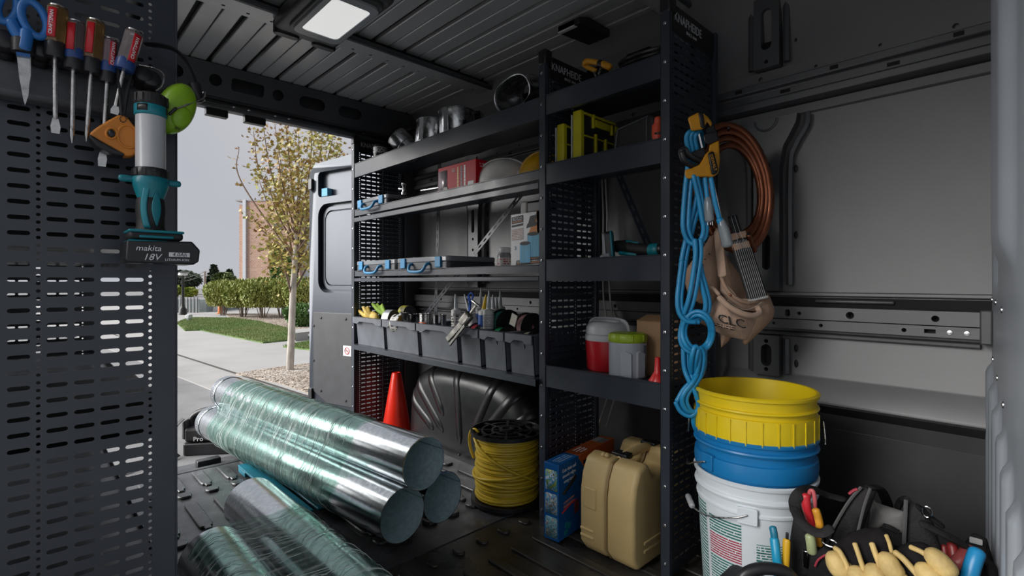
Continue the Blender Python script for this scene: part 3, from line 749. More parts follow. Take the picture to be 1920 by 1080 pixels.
# ---- far conifers and trees
m_con = mat('dark_conifer', (.035, .055, .035), .7, col2=(.06, .085, .05), vscale=.6)
m_far = mat('far_green_tree', (.07, .12, .035), .7, col2=(.12, .17, .05), vscale=.5)
m_lime = mat('lime_tree_leaf', (.30, .36, .05), .7, col2=(.22, .30, .05), vscale=.5)
def far_tree(name, label, px, pytop, pybase, wpx, m, D, cone, n, seed):
    p = at(px, pybase, D=D); s = D/FPX; W = wpx*s/2; Hh = (pybase-pytop)*s+ (p.z-GZ); R = random.Random(seed)
    t = thing(name, label, 'tree', (p.x, p.y, GZ), group='far trees past the fence')
    MB().tube([(0, 0, 0), (0, 0, Hh*.9)], [.22, .05], 6).build('trunk', m_twig, t)
    mb = MB()
    for i in range(n):
        zz = R.random(); a = R.uniform(0, 6.28)
        if cone: r = W*(1-zz)**.8*(.35+.65*R.random())*(.75+.25*math.sin(zz*40)); z = Hh*(.12+.88*zz)
        else: r = W*math.sqrt(max(0, 1-(2*zz-1)**2))*(.4+.6*R.random()); z = Hh*(.25+.75*zz)
        M = Matrix.Translation((r*math.cos(a), r*math.sin(a), z)) @ Matrix.Rotation(a, 4, 'Z') @ Matrix.Rotation(R.uniform(-.8, .8), 4, 'Y'); l = R.uniform(.3, .7)*(.8 if cone else .7)
        mb.add([(-l*.3, -l*.4, 0), (l*.8, -l*.15, -l*.25), (l*.8, l*.15, -l*.25), (-l*.3, l*.4, 0), (0, 0, l*.4)], [(0, 1, 2, 3), (0, 1, 4)], M)
    o = mb.build('foliage', m, t, smooth=0); o['kind'] = 'stuff'
far_tree('conifer', 'broad dark conifer behind the street lamp', 342, 508, 575, 62, m_con, 60, False, 2200, 31)
far_tree('conifer', 'pointed dark conifer right of the utility pole', 401, 498, 575, 36, m_con, 62, True, 2200, 32)
far_tree('conifer', 'smaller pointed conifer beside the brick building', 430, 506, 575, 34, m_con, 64, True, 1800, 33)
far_tree('leafy_tree', 'rounded mid green tree between the two conifers', 421, 512, 575, 40, m_far, 58, False, 1800, 34)
far_tree('leafy_tree', 'lime green tree at the left edge of the opening', 325, 537, 575, 24, m_lime, 50, False, 900, 35)
far_tree('leafy_tree', 'small lime green tree right of the street lamp', 355, 541, 575, 22, m_lime, 50, False, 900, 36)
# ---- brick building
m_brick = bpy.data.materials.new('brown_brick'); m_brick.use_nodes = True
_n = m_brick.node_tree; _b = _n.nodes['Principled BSDF']; _t = _n.nodes.new('ShaderNodeTexBrick'); _tc = _n.nodes.new('ShaderNodeTexCoord'); _mp = _n.nodes.new('ShaderNodeMapping')
_mp.inputs['Rotation'].default_value = (PI/2, 0, 0)
_t.inputs['Scale'].default_value = 2.0; _t.inputs['Color1'].default_value = (.50, .30, .215, 1); _t.inputs['Color2'].default_value = (.42, .24, .17, 1); _t.inputs['Mortar'].default_value = (.60, .52, .46, 1)
_t.inputs['Mortar Size'].default_value = .02; _b.inputs['Roughness'].default_value = .9
_n.links.new(_tc.outputs['Object'], _mp.inputs[0]); _n.links.new(_mp.outputs[0], _t.inputs['Vector']); _n.links.new(_t.outputs['Color'], _b.inputs['Base Color'])
m_pale = mat('pale_cladding', (.55, .57, .60), .6, vary=.05); m_glass = mat('window_glass', (.10, .12, .15), .08, spec=.8); m_wfr = mat('window_frame', (.35, .35, .36), .5)
bo = at(462, 529, D=46); br = thing('brick_building', 'tall brown brick building with pale corner strip behind the tree', 'building', (bo.x, bo.y, GZ), (0, 0, -YAW))
ks = 46/FPX; zt_ = lambda py: EYE+(HZ-py)*ks-GZ
X = lambda px: (px-462)*ks
MB().box(X(456), X(562), 0, 9, 0, zt_(377)).build('wall', m_brick, br)
MB().box(X(443), X(456), .5, 9, 0, zt_(382)).build('wall', m_brick, br)
MB().box(X(456.5), X(462.5), -.18, .1, 0, zt_(375)).build('corner_strip', m_pale, br)
MB().box(X(562), X(640), .6, 9, 0, zt_(384)).build('clad_wall', m_pale, br)
MB().box(X(443)-.05, X(562)+.05, -.06, 9, zt_(377), zt_(377)+.12).build('parapet', m_wfr, br)
for (x0, x1, y0, y1, yy) in ((452, 456, 441, 460, .5), (452, 456, 499, 518, .5), (514, 528, 419, 432, 0), (570, 580, 424, 436, .6), (496, 506, 522, 536, 0), (572, 584, 470, 490, .6)):
    f = MB().box(X(x0), X(x1), yy-.08, yy+.05, zt_(y1), zt_(y0)).build('window', m_wfr, br)
    q = .06; MB().box(X(x0)+q, X(x1)-q, yy-.10, yy, zt_(y1)+q, zt_((y0+y1)/2)-q/2).build('pane', m_glass, f); MB().box(X(x0)+q, X(x1)-q, yy-.10, yy, zt_((y0+y1)/2)+q/2, zt_(y0)-q).build('pane', m_glass, f)
# ---- fence, lamp, pole, barriers
m_fence = mat('grey_green_fence', (.20, .235, .235), .7, vary=.15, vscale=1.2); m_black = mat('black_paint', (.012, .012, .013), .4); m_pole = mat('weathered_pole', (.27, .25, .23), .9)
g = G(345, 587); fe = thing('site_fence', 'grey green construction fence left of the hedge', 'fence', (g.x, g.y, GZ), (0, 0, -YAW)); s = g.dot(fw)/FPX; hf = 26*s
for i in range(9):
    x0 = -26*s+i*6.2*s; MB().box(x0, x0+5.9*s, -.02, .02, .05, hf).build('fence_panel', m_fence, fe); MB().box(x0-.12*s, x0+.12*s+.04, -.05, .05, 0, hf+.1).build('post', m_wfr, fe)
MB().box(0, 30*s, .5, 3.5, 0, hf*.95).build('site_container', m_fence, fe)
g = G(343, 591); lp = thing('street_lamp', 'black post street lamp with a lantern head', 'street lamp', (g.x, g.y, GZ)); s = g.dot(fw)/FPX
MB().lathe([(.16, 0), (.16, .25), (.09, .35), (.06, .5), (.05, 74*s), (.07, 74*s+.02)], 10).build('post', m_black, lp)
MB().lathe([(.08, 74*s), (.20, 75.5*s), (.17, 80*s), (.05, 80.5*s)], 10).build('lantern', mat('lantern_glass', (.6, .6, .6), .2), lp); MB().lathe([(.21, 80*s), (.10, 82*s), (0, 83.5*s)], 10).build('cap', m_black, lp)
p = at(384, 560, D=52); up = thing('utility_pole', 'tall thin wooden utility pole with crossarm', 'utility pole', (p.x, p.y, GZ), (0, 0, -YAW)); s = 52/FPX; hp = EYE+(HZ-509)*s-GZ
MB().tube([(0, 0, 0), (0, 0, hp)], [.16, .10], 8).build('pole', m_pole, up); MB().box(-8*s, 8*s, -.08, .08, hp-8*s, hp-6.6*s).build('crossarm', m_pole, up); MB().box(-4*s, 4*s, -.08, .08, hp-1.2*s, hp-.2*s).build('crossarm', m_pole, up)
for dz, dy in ((7, 0), (1, 0)):
    MB().tube(smooth_path([(-90*s, 0, hp-dz*s), (-40*s, 0, hp-dz*s-.6), (0, 0, hp-dz*s)], 6), .02, 4).build('power_line', m_black, up)
m_or = mat('orange_plastic', (.62, .19, .04), .5); m_barr = mat('white_barrier', (.62, .60, .58), .7)
g = G(412.5, 589); s = g.dot(fw)/FPX; o = MB().lathe([(.16, 0), (.16, .05), (.09, .06), (.085, 25*s), (.06, 27*s), (0, 27.5*s)], 12).build('delineator_post', m_or); o.location = (g.x, g.y, GZ); tag(o, 'orange delineator post left of the hedge', 'post')
for i, (px, lb) in enumerate(((386, 'white road barrier nearest the site fence'), (400, 'white road barrier beside the orange post'))):
    g = G(px, 584); s = g.dot(fw)/FPX; o = MB().prism([(-.3, 0), (.3, 0), (.22, .25), (.1, .4), (.08, 10*s), (-.08, 10*s), (-.1, .4), (-.22, .25)], -6*s, 6*s, Mx((0, 0, 0), (0, 1, 0), (0, 0, 1), (1, 0, 0))).build('road_barrier', m_barr, bevel=.03); o.location = (g.x, g.y, GZ); o.rotation_euler = (0, 0, -YAW); tag(o, lb, 'barrier', 'road barriers')
g = G(354.5, 603.5); s = g.dot(fw)/FPX; ub = thing('utility_box', 'small white utility pedestal at the tip of the lawn', 'utility box', (g.x, g.y, GZ), (0, 0, -YAW))
MB().box(-2.2*s, 2.2*s, -.08, .08, 0, 7*s).build('stem', m_pale, ub, bevel=.02); MB().box(-3.6*s, 3.6*s, -.11, .11, 5.5*s, 14*s).build('cover', m_pale, ub, bevel=.03)
# black tool bag on the asphalt behind the sill
p = at(398, 843, Z=GZ); vc = thing('tool_case', 'black boxy tool case with handle and strap on the asphalt', 'tool case', (p.x, p.y, GZ), (0, 0, -YAW+.15)); s = p.dot(fw)/FPX
MB().prism(rrect(-38*s, 60*s, -.15, .15, .03), 0, 22*s).build('base', m_blackpl, vc, bevel=.01)
MB().prism(rrect(-37*s, 52*s, -.13, .13, .03), 23*s, 48*s).build('body', m_blackmat, vc, bevel=.02)
MB().tube(smooth_path([(-36*s, 0, 44*s), (-34*s, 0, 62*s), (-18*s, 0, 72*s), (10*s, 0, 76*s), (30*s, 0, 60*s), (34*s, 0, 44*s)], 5), .028, 8).build('handle', m_blackpl, vc)
MB().box(-44*s, -36*s, -.10, .10, 26*s, 60*s).build('side_pocket', m_blackmat, vc, bevel=.02)
MB().tube(smooth_path([(-40*s, -.1, 66*s), (-50*s, -.14, 52*s), (-60*s, -.2, 18*s), (-67*s, -.26, .03), (-50*s, -.3, .02), (-40*s, -.2, .04)], 6), .035, 6, flat=.15).build('strap', m_blackmat, vc)
MB().tube(smooth_path([(-67*s, -.26, .02), (-85*s, -.5, .015), (-100*s, -.6, .015), (-62*s, -.75, .015), (-55*s, -.68, .015), (-75*s, -.66, .015), (-110*s, -.7, .015)], 6), .012, 6).build('cord', m_blackmat, vc)
lettering('Pro', .055, m_white, vc, Matrix.Translation((-12*s, -.135, 29*s)) @ Matrix.Rotation(PI/2, 4, 'X'), world=False)
# ------------------------------------------------------------------ perforated shelving
SX, SD = 1.40, .335; YS = (.787, 1.294, 2.82); PH = 1.76
def perf_mesh(H):
    """end panel: x = depth from the front edge, y = height, z = thickness; slots and round holes are cut right through"""
    mb = MB(); t = .0016
    sl = [(p, q) for p, q in stadium(.0275, .0072, 4)]; ho = circ(0, 0, .0030, 8)
    def tmpl(w, h, hole):
        k = MB(); holed(k, [(-w/2, -h/2), (w/2, -h/2), (w/2, h/2), (-w/2, h/2)], [hole], t); return k
    ts = tmpl(.0353, .0254, sl); th = tmpl(.0115, .0127, ho)
    cols = [('h', .0398)]+[('s', .0632+.0353*i) for i in range(4)]+[('h', .1925)]+[('s', .2158+.0353*i) for i in range(3)]+[('h', .3099)]
    z0, n = .03, int((H-.06)/.0254); z1 = z0+n*.0254
    for kind, x in cols:
        T = ts if kind == 's' else th; p = .0254 if kind == 's' else .0127
        for i in range(n if kind == 's' else 2*n):
            off = Vector((x, z0+p*(i+.5), 0)); o = len(mb.v)
            mb.v += [q+off for q in T.v]; mb.uv += T.uv; mb.f += [tuple(o+j for j in f) for f in T.f]
    for (x0, x1, a, b) in ((0, .034, z0, z1), (.3156, SD, z0, z1), (0, SD, 0, z0), (0, SD, z1, H)): mb.box(x0, x1, a, b, 0, t)
    return mb
PME = perf_mesh(PH).mesh('perforated_panel', 0); PME.materials.append(m_steel)
def end_panel(parent, x0, y, z0=.0, flip=False):
    o = bpy.data.objects.new('end_panel', PME); COL.objects.link(o); o.parent = parent
    # local x -> +X (or -X), local y -> Z
    o.matrix_basis = Mx((x0, y, z0), (1, 0, 0) if not flip else (-1, 0, 0), (0, 0, 1), (0, -1, 0) if not flip else (0, 1, 0))
    return o
su = thing('shelving_unit', 'dark blue-grey steel shelving along the far wall with two bays', 'shelving', (0, 0, 0))
bolt = None
for i, y in enumerate(YS):
    ep = end_panel(su, SX, y, .012)
    mb = MB(); zt = 1.775
    mb.box(SX-.003, SX+.0, y-.016, y+.016, 0, zt); mb.box(SX-.003, SX+.03, y+.013, y+.016, 0, zt); mb.box(SX-.003, SX+.012, y-.016, y-.0135, 0, zt)
    po = mb.build('post', m_steel, su, bevel=.0012)
    MB().box(SX-.006, SX+.035, y-.019, y+.019, zt-.045, zt+.012).build('post_cap', m_blackpl, po, bevel=.006)
    MB().box(SX+SD-.02, SX+SD, y-.012, y+.014, 0, zt).build('rear_post', m_steel, su, bevel=.001)
    for k in range(15):
        z = .06+.117*k
        if z > zt-.05: break
        if bolt is None:
            bolt = MB().lathe([(0, 0), (.0058, 0), (.0052, .0028), (.003, .0038), (0, .004)], 10, aim((0, 0, 0), (-1, 0, 0))).build('bolt', m_zinc, po); bolt.location = (SX-.003, y, z)
        else: inst(bolt, 'bolt', po, (SX-.003, y, z))
    # top cap plate with the maker's name
    tp = MB().box(SX+.02, SX+.33, y-.006, y-.002, zt-.10, zt+.005).build('top_plate', m_blackpl, ep, world=True, bevel=.001) if False else MB().box(SX+.035, SX+SD, y-.005, y-.0005, zt-.085, zt-.002).build('top_plate', m_blackpl, su, bevel=.001)
    M = Mx((SX+.135, y-.0055, zt-.038), (1, 0, 0), (0, 0, 1), (0, -1, 0))
    lettering('KNAPHEIDE', .040, m_greyprint, tp, M, sx=.85)
    lettering('SINCE 1848', .014, m_greyprint, tp, Mx((SX+.155, y-.0055, zt-.066), (1, 0, 0), (0, 0, 1), (0, -1, 0)))
def shelf(y0, y1, zt, zb, ext=None, tray=None):
    tray = zt-.013 if tray is None else tray
    mb = MB().box(SX, SX+.0018, y0, y1, zb, zt); mb.box(SX+.0018, SX+SD-.01, y0, y1, tray-.002, tray); mb.box(SX+SD-.012, SX+SD-.01, y0, y1, tray, tray+.03)
    mb.box(SX+.0018, SX+.014, y0, y1, zb, zb+.0015)
    mb.box(SX+.0018, SX+.008, y0, y1, zt-.0015, zt)
    s = mb.build('shelf', m_steel, su)
    MB().tube([(SX-.0005, y0, zt-.002), (SX-.0005, y1, zt-.002)], .0022, 6).build('rolled_edge', m_steel, s)
    if ext: MB().box(SX-.004, SX+.006, y0, y1, ext[1], ext[0]).build('lower_rail', m_steel, s, bevel=.003)
    return s
B1a, B1b = YS[1]+.017, YS[2]-.017; B2a, B2b = YS[0]+.017, YS[1]-.017
shelf(B1a, B1b, 1.613, 1.531); shelf(B1a, B1b, 1.341, 1.303, (1.293, 1.266)); shelf(B1a, B1b, .981, .948, (.937, .917))
MB().box(SX-.02, SX+SD-.01, B1a, B1b, .546, .55).build('shelf', m_steel, su); MB().box(SX-.022, SX-.018, B1a, B1b, .522, .55).build('shelf_lip', m_steel, su, bevel=.001)
shelf(B2a, B2b, 1.613, 1.537); shelf(B2a, B2b, 1.355, 1.278); shelf(B2a, B2b, .999, .918); shelf(B2a, B2b, .605, .524)
# diagonal perforated straps at the back
def strap(a, b):
    a, b = Vector(a), Vector(b); d = (b-a); L = d.length; mb = MB()
    holed(mb, [(0, -.014), (L, -.014), (L, .014), (0, .014)], [[(.03+.05*i+p, q) for p, q in stadium(.028, .008, 3)] for i in range(int(L/.05)-1)], .002, Mx(a, d.normalized(), Vector((1, 0, 0)).cross(d.normalized()), (1, 0, 0)))
    mb.build('brace', m_steel, su)
strap((1.722, 2.70, .60), (1.722, 1.36, 1.62)); strap((1.722, 1.27, 1.55), (1.722, .83, .60)); strap((1.724, 2.45, .55), (1.724, 2.40, 1.70))
# ------------------------------------------------------------------ near shelving unit behind the left panel
nu = thing('shelving_unit', 'near shelving unit whose perforated end panel fills the left edge', 'shelving', (0, 0, 0))
EX = .207
end_panel(nu, EX, 1.15, .012, True); end_panel(nu, EX, 2.72, .012, True)
for y in (1.15, 2.72):
    mb = MB().box(EX-.0, EX+.003, y-.003, y+.032, 0, 1.775); mb.box(EX-.028, EX+.003, y+.03, y+.033, 0, 1.775)
    mb.build('post', m_steel, nu, bevel=.0012)
    MB().box(EX-.03, EX+.008, y-.006, y+.036, 1.735, 1.79).build('post_cap', m_blackpl, nu, bevel=.006)
for z in (.30, .62, .98, 1.33, 1.61):
    mb = MB().box(EX-.0018, EX, 1.185, 2.69, z-.04, z+.02); mb.box(EX-.32, EX-.002, 1.185, 2.69, z, z+.002); mb.build('shelf', m_steel, nu)
# dark boxes added on its shelves to block the daylight behind the slots
for (y0, y1, z, h, lb) in ((1.24, 1.7, .622, .07, 'flat black blocker box added on the low shelf behind the left panel'), (1.22, 1.66, .982, .31, 'black blocker box added on the middle shelf behind the left panel')):
    o = MB().box(EX-.29, EX-.014, y0, y1, z+.0005, z+h).build('slot_blocker', m_blackmat, bevel=.008); tag(o, lb, 'box', 'boxes behind the left panel')
# ------------------------------------------------------------------ galvanised ducts
m_galv = bpy.data.materials.new('galvanised_steel'); m_galv.use_nodes = True
_n = m_galv.node_tree; _b = _n.nodes['Principled BSDF']; _tc = _n.nodes.new('ShaderNodeTexCoord'); _v = _n.nodes.new('ShaderNodeTexVoronoi'); _v.inputs['Scale'].default_value = 90
_r = _n.nodes.new('ShaderNodeValToRGB'); _r.color_ramp.elements[0].color = (.50, .54, .57, 1); _r.color_ramp.elements[1].color = (.68, .72, .74, 1)
_n.links.new(_tc.outputs['Object'], _v.inputs['Vector']); _n.links.new(_v.outputs['Color'], _r.inputs['Fac']); _n.links.new(_r.outputs['Color'], _b.inputs['Base Color'])
_b.inputs['Metallic'].default_value = 1.0; _b.inputs['Roughness'].default_value = .19
_mp = _n.nodes.new('ShaderNodeMapping'); _mp.inputs['Scale'].default_value = (30, 30, .6); _nz = _n.nodes.new('ShaderNodeTexNoise'); _nz.inputs['Scale'].default_value = 3
_bp = _n.nodes.new('ShaderNodeBump'); _bp.inputs['Strength'].default_value = .06; _bp.inputs['Distance'].default_value = .004
_n.links.new(_tc.outputs['Object'], _mp.inputs[0]); _n.links.new(_mp.outputs[0], _nz.inputs['Vector']); _n.links.new(_nz.outputs['Fac'], _bp.inputs['Height']); _n.links.new(_bp.outputs[0], _b.inputs['Normal'])
m_stamp = mat('grey_stamp', (.42, .45, .47), .4, .7)
DR = .089
m_bore = mat('galvanised_bore_reflection', (.58, .74, .78), .45, .35, vary=.12, vscale=60, rvary=.08)  # teal reflection inside the ducts is mixed into this bore colour
def duct(label, a, b, grp, stamp=None, crimp=False):
    a, b = Vector(a), Vector(b); d = b-a; L = d.length; M = aim(a, d)
    t = thing('metal_duct', label, 'duct', a, M.to_euler(), grp)
    pr = [(DR, 0), (DR, L*.25), (DR, L*.5), (DR, L*.75), (DR, L), (DR-.0012, L), (DR-.0012, 0)]
    MB().lathe(pr, 64, closed=True).build('shell', m_galv, t, smooth=50)
    MB().lathe([(DR-.0020, .0005), (DR-.0020, L*.5), (DR-.0020, L-.0005), (DR-.0014, L-.0005), (DR-.0014, .0005)], 64, closed=True).build('bore', m_bore, t, smooth=50)
    MB().box(DR-.001, DR+.002, -.005, .005, .0, L, Matrix.Rotation(math.radians(205), 4, 'Z')).build('seam', m_galv, t)
    MB().box(DR-.004, DR-.001, -.004, -.001, .0, L, Matrix.Rotation(math.radians(160), 4, 'Z')).build('seam', m_galv, t)
    MB().tube([(DR*math.cos(2*PI*i/48), DR*math.sin(2*PI*i/48), .001) for i in range(48)], .0016, 5, closed=True).build('rim', m_galv, t)
    if crimp:
        mb = MB()
        mb.grid(lambda u, v: ((DR-.002+.0035*math.cos(u*2*PI*40)*(1-abs(2*v-1)**3))*math.cos(2*PI*u), (DR-.002+.0035*math.cos(u*2*PI*40)*(1-abs(2*v-1)**3))*math.sin(2*PI*u), L-.05+.045*v), 160, 4, True)
        mb.build('crimped_end', m_galv, t, smooth=60)
        MB().tube([((DR+.001)*math.cos(2*PI*i/48), (DR+.001)*math.sin(2*PI*i/48), L-.06) for i in range(48)], .003, 5, closed=True).build('bead', m_galv, t)
    return t
P1a, P1b = Vector((.907, 1.471, .137)), Vector((.752, 3.20, .137))
P3a, P3b = Vector((1.088, 1.495, .137)), Vector((.933, 3.22, .137))
P2a, P2b = Vector((.985, 1.462, .292)), Vector((.824, 3.19, .292))
g1 = 'wrapped ducts on the teal pallet'
duct('lower galvanised duct at the front of the wrapped bundle of three', P1a, P1b, g1, crimp=True)
duct('top galvanised duct of the wrapped bundle of three', P2a, P2b, g1, crimp=True)
duct('lower galvanised duct at the back of the wrapped bundle, nearest the wheel arch', P3a, P3b, g1)
P4a, P4b = Vector((.600, .55, .112)), Vector((.590, 1.985, .112)); P5a, P5b = Vector((.395, .40, .104)), Vector((.395, 1.68, .104))
g2 = 'wrapped ducts lying on the floor'
duct('galvanised duct on the floor nearest the teal pallet', P4a, P4b, g2); duct('galvanised duct on the floor at the bottom left edge of the picture', P5a, P5b, g2)
# wooden skid pieces carry the floor ducts
# ---- stretch film
m_film = bpy.data.materials.new('green_stretch_film'); m_film.use_nodes = True
_n = m_film.node_tree; _n.nodes.clear(); L_ = _n.links.new
_out = _n.nodes.new('ShaderNodeOutputMaterial'); _mix = _n.nodes.new('ShaderNodeMixShader'); _tr = _n.nodes.new('ShaderNodeBsdfTransparent'); _tr.inputs[0].default_value = (.72, .87, .81, 1)
_p = _n.nodes.new('ShaderNodeBsdfPrincipled'); _p.inputs['Base Color'].default_value = (.13, .20, .18, 1); _p.inputs['Roughness'].default_value = .16; _p.inputs['Specular IOR Level'].default_value = .9
_uv = _n.nodes.new('ShaderNodeUVMap'); _mp = _n.nodes.new('ShaderNodeMapping'); _mp.inputs['Scale'].default_value = (1.6, 60, 1); _mp.inputs['Rotation'].default_value = (0, 0, math.radians(4))
_nz = _n.nodes.new('ShaderNodeTexNoise'); _nz.inputs['Scale'].default_value = 1.0; _nz.inputs['Detail'].default_value = 6; _nz.inputs['Distortion'].default_value = .5
_rp = _n.nodes.new('ShaderNodeValToRGB'); _rp.color_ramp.elements[0].position = .42; _rp.color_ramp.elements[0].color = (.10, .10, .10, 1); _rp.color_ramp.elements[1].position = .72; _rp.color_ramp.elements[1].color = (.55, .55, .55, 1)
_rc = _n.nodes.new('ShaderNodeValToRGB'); _rc.color_ramp.elements[0].position = .55; _rc.color_ramp.elements[0].color = (.15, .25, .215, 1); _rc.color_ramp.elements[1].position = .70; _rc.color_ramp.elements[1].color = (.75, .82, .80, 1)
_bp = _n.nodes.new('ShaderNodeBump'); _bp.inputs['Strength'].default_value = .35; _bp.inputs['Distance'].default_value = .01
L_(_uv.outputs[0], _mp.inputs[0]); L_(_mp.outputs[0], _nz.inputs['Vector']); L_(_nz.outputs['Fac'], _rp.inputs['Fac']); L_(_rp.outputs['Color'], _mix.inputs[0]); L_(_nz.outputs['Fac'], _rc.inputs['Fac']); L_(_rc.outputs['Color'], _p.inputs['Base Color'])
L_(_nz.outputs['Fac'], _bp.inputs['Height']); L_(_bp.outputs[0], _p.inputs['Normal']); L_(_tr.outputs[0], _mix.inputs[1]); L_(_p.outputs[0], _mix.inputs[2]); L_(_mix.outputs[0], _out.inputs['Surface'])
m_strand = mat('white_film_crease', (.85, .92, .90), .5)
def hull2(pts):
    pts = sorted(set(pts)); 
    def half(P):
        h = []
        for p in P:
            while len(h) > 1 and (h[-1][0]-h[-2][0])*(p[1]-h[-2][1])-(h[-1][1]-h[-2][1])*(p[0]-h[-2][0]) <= 0: h.pop()
            h.append(p)
        return h[:-1]
    return half(pts)+half(pts[::-1])
def film(name, label, ends, t0, t1, seed, creases):
    """film pulled tight round the ducts (ends = list of (a,b)); t along the ducts"""
    a0, b0_ = ends[0]; d = (b0_-a0); L = d.length; dn_ = d.normalized(); M = aim(a0, dn_); I = M.inverted(); R = random.Random(seed)
    cs = [(I @ a).xy for a, b in ends]
    pts = []
    for c in cs:
        for i in range(48): pts.append((round(c.x+(DR+.003)*math.cos(2*PI*i/48), 5), round(c.y+(DR+.003)*math.sin(2*PI*i/48), 5)))
    H = hull2(pts); n = len(H)
    # resample evenly
    per = [0]
    for i in range(n): per.append(per[-1]+math.dist(H[i], H[(i+1) % n]))
    def hp(u):
        s = (u % 1)*per[-1]; i = 0
        while per[i+1] < s: i += 1
        k = (s-per[i])/max(1e-9, per[i+1]-per[i]); p, q = H[i], H[(i+1) % n]; return (p[0]+(q[0]-p[0])*k, p[1]+(q[1]-p[1])*k)
    def edge(u, s): return .035*mnoise.noise(Vector((math.cos(2*PI*u)*1.7, math.sin(2*PI*u)*1.7, seed+s)))+.012*mnoise.noise(Vector((math.cos(2*PI*u)*9, math.sin(2*PI*u)*9, seed+s+9)))
    cen = Vector((sum(c.x for c in cs)/len(cs), sum(c.y for c in cs)/len(cs)))
    def fn(u, v):
        p = Vector(hp(u)); z = L*(t0+(t1-t0)*v)+edge(u, 0 if v < .5 else 4)*(1 if v < .02 or v > .98 else abs(2*v-1))
        w_ = .0030*mnoise.noise(Vector((u*14, z*55+u*6, seed)))+.0015*mnoise.noise(Vector((u*30, z*160, seed+3)))
        o = (p-cen).normalized()*max(-.001, w_+.0015); return M @ Vector((p.x+o.x, p.y+o.y, z))
    t = thing(name, label, 'plastic wrap', a0)
    MB().grid(fn, 110, 150, True).build('film', m_film, t, world=True, smooth=80)
    mb = MB()
    for i in range(creases):
        u0 = R.random(); v0 = R.uniform(.02, .98); du = R.uniform(.03, .16); dv = R.uniform(-.03, .03); P = []
        for k in range(9):
            q = fn(u0+du*k/8, min(1, max(0, v0+dv*k/8))); u_ = fn(u0+du*k/8, min(1, max(0, v0+dv*k/8))); c2 = M @ Vector((cen.x, cen.y, (I @ q).z)); P.append(q+(q-c2).normalized()*.0018)
        r = R.uniform(.0003, .0011); mb.tube(P, [r*.3]+[r]*7+[r*.3], 4, caps=False)
    c = mb.build('creases', m_strand, t, world=True); c['kind'] = 'stuff'
film('stretch_wrap', 'pale green stretch film wrapped round the three stacked ducts', [(P1a, P1b), (P2a, P2b), (P3a, P3b)], .17, .88, 3, 420)
film('stretch_wrap', 'pale green stretch film wrapped round the two ducts on the floor', [(P4a, P4b), (P4a+Vector((-.19, 0, -.006)), P4b+Vector((-.19, 0, -.006)))], .03, .775, 5, 340)
# the floor bundle rests on two low battens
m_batten = mat('black_rubber_batten', (.02, .02, .02), .7)
for i, y in enumerate((1.0, 1.55)):
    z1 = .0145; o = MB().box(.32, .68, y-.02, y+.02, .009, z1).build('rubber_batten', m_batten, bevel=.002); tag(o, ('front', 'rear')[i]+' rubber batten under the floor ducts', 'batten', 'battens under the ducts')
# ---- teal plastic pallet under the bundle
m_teal = mat('teal_plastic', (.015, .18, .26), .4, vary=.25, vscale=8, spec=.5)
pl = thing('plastic_pallet', 'teal plastic pallet under the wrapped duct bundle', 'pallet', (.925, 2.28, 0))
for i in range(5):
    x = -.165+.0825*i; MB().box(x-.034, x+.034, -.36, .36, .036, .046).build('deck_slat', m_teal, pl, bevel=.003)
for (x, y) in [(x, y) for x in (-.165, 0, .165) for y in (-.31, -.02, .31)]: MB().box(x-.032, x+.032, y-.05, y+.05, .011, .036).build('foot_block', m_teal, pl, bevel=.004)
# ------------------------------------------------------------------ tools on the left panel
m_blueh = mat('blue_handle_plastic', (.02, .14, .42), .35, vary=.12, vscale=20, spec=.5)
m_chrome = mat('worn_chrome', (.52, .51, .50), .28, 1.0, vary=.25, vscale=60, rvary=.1)
m_amber = mat('amber_acetate', (.35, .20, .07), .08, trans=.65, vary=.2, vscale=40, spec=.6)
m_clear = mat('smoky_acetate', (.30, .24, .24), .08, trans=.65, vary=.2, vscale=40, spec=.6)
m_rose = mat('rose_acetate', (.28, .17, .20), .08, trans=.65, vary=.2, vscale=40, spec=.6)
m_redpan = mat('red_handle_panel', (.55, .015, .025), .35)
m_bluering = mat('blue_ring', (.02, .06, .22), .35)
rk = thing('tool_rack', 'dark grey tool holder strip with black clips on the left panel', 'tool rack', (.06, 1.148, 1.235))
m_rack = mat('rack_grey_plastic', (.075, .077, .085), .5, vary=.15, vscale=30)
MB().prism([(1.148, 1.268), (1.130, 1.268), (1.118, 1.258), (1.112, 1.212), (1.118, 1.205), (1.148, 1.205)], -.12, .178, XB).build('strip', m_rack, rk, world=True, bevel=.003)
def PY(px, py, Y=1.085): return at(px, py, Y=Y)
def clip(px, py):
    p = PY(px, py, 1.10)
    c = MB().lathe([(.013, -.012), (.015, -.010), (.015, .010), (.013, .012)], 16, aim(p, (0, -1, .15))).build('clip', m_blackpl, rk, world=True)
    MB().tube([p, (p.x, 1.14, 1.262)], .011, 8).build('clip_arm', m_blackpl, c, world=True)
for px, py in ((10, 79), (75, 95), (268, 143), (283, 152)): clip(px, py)
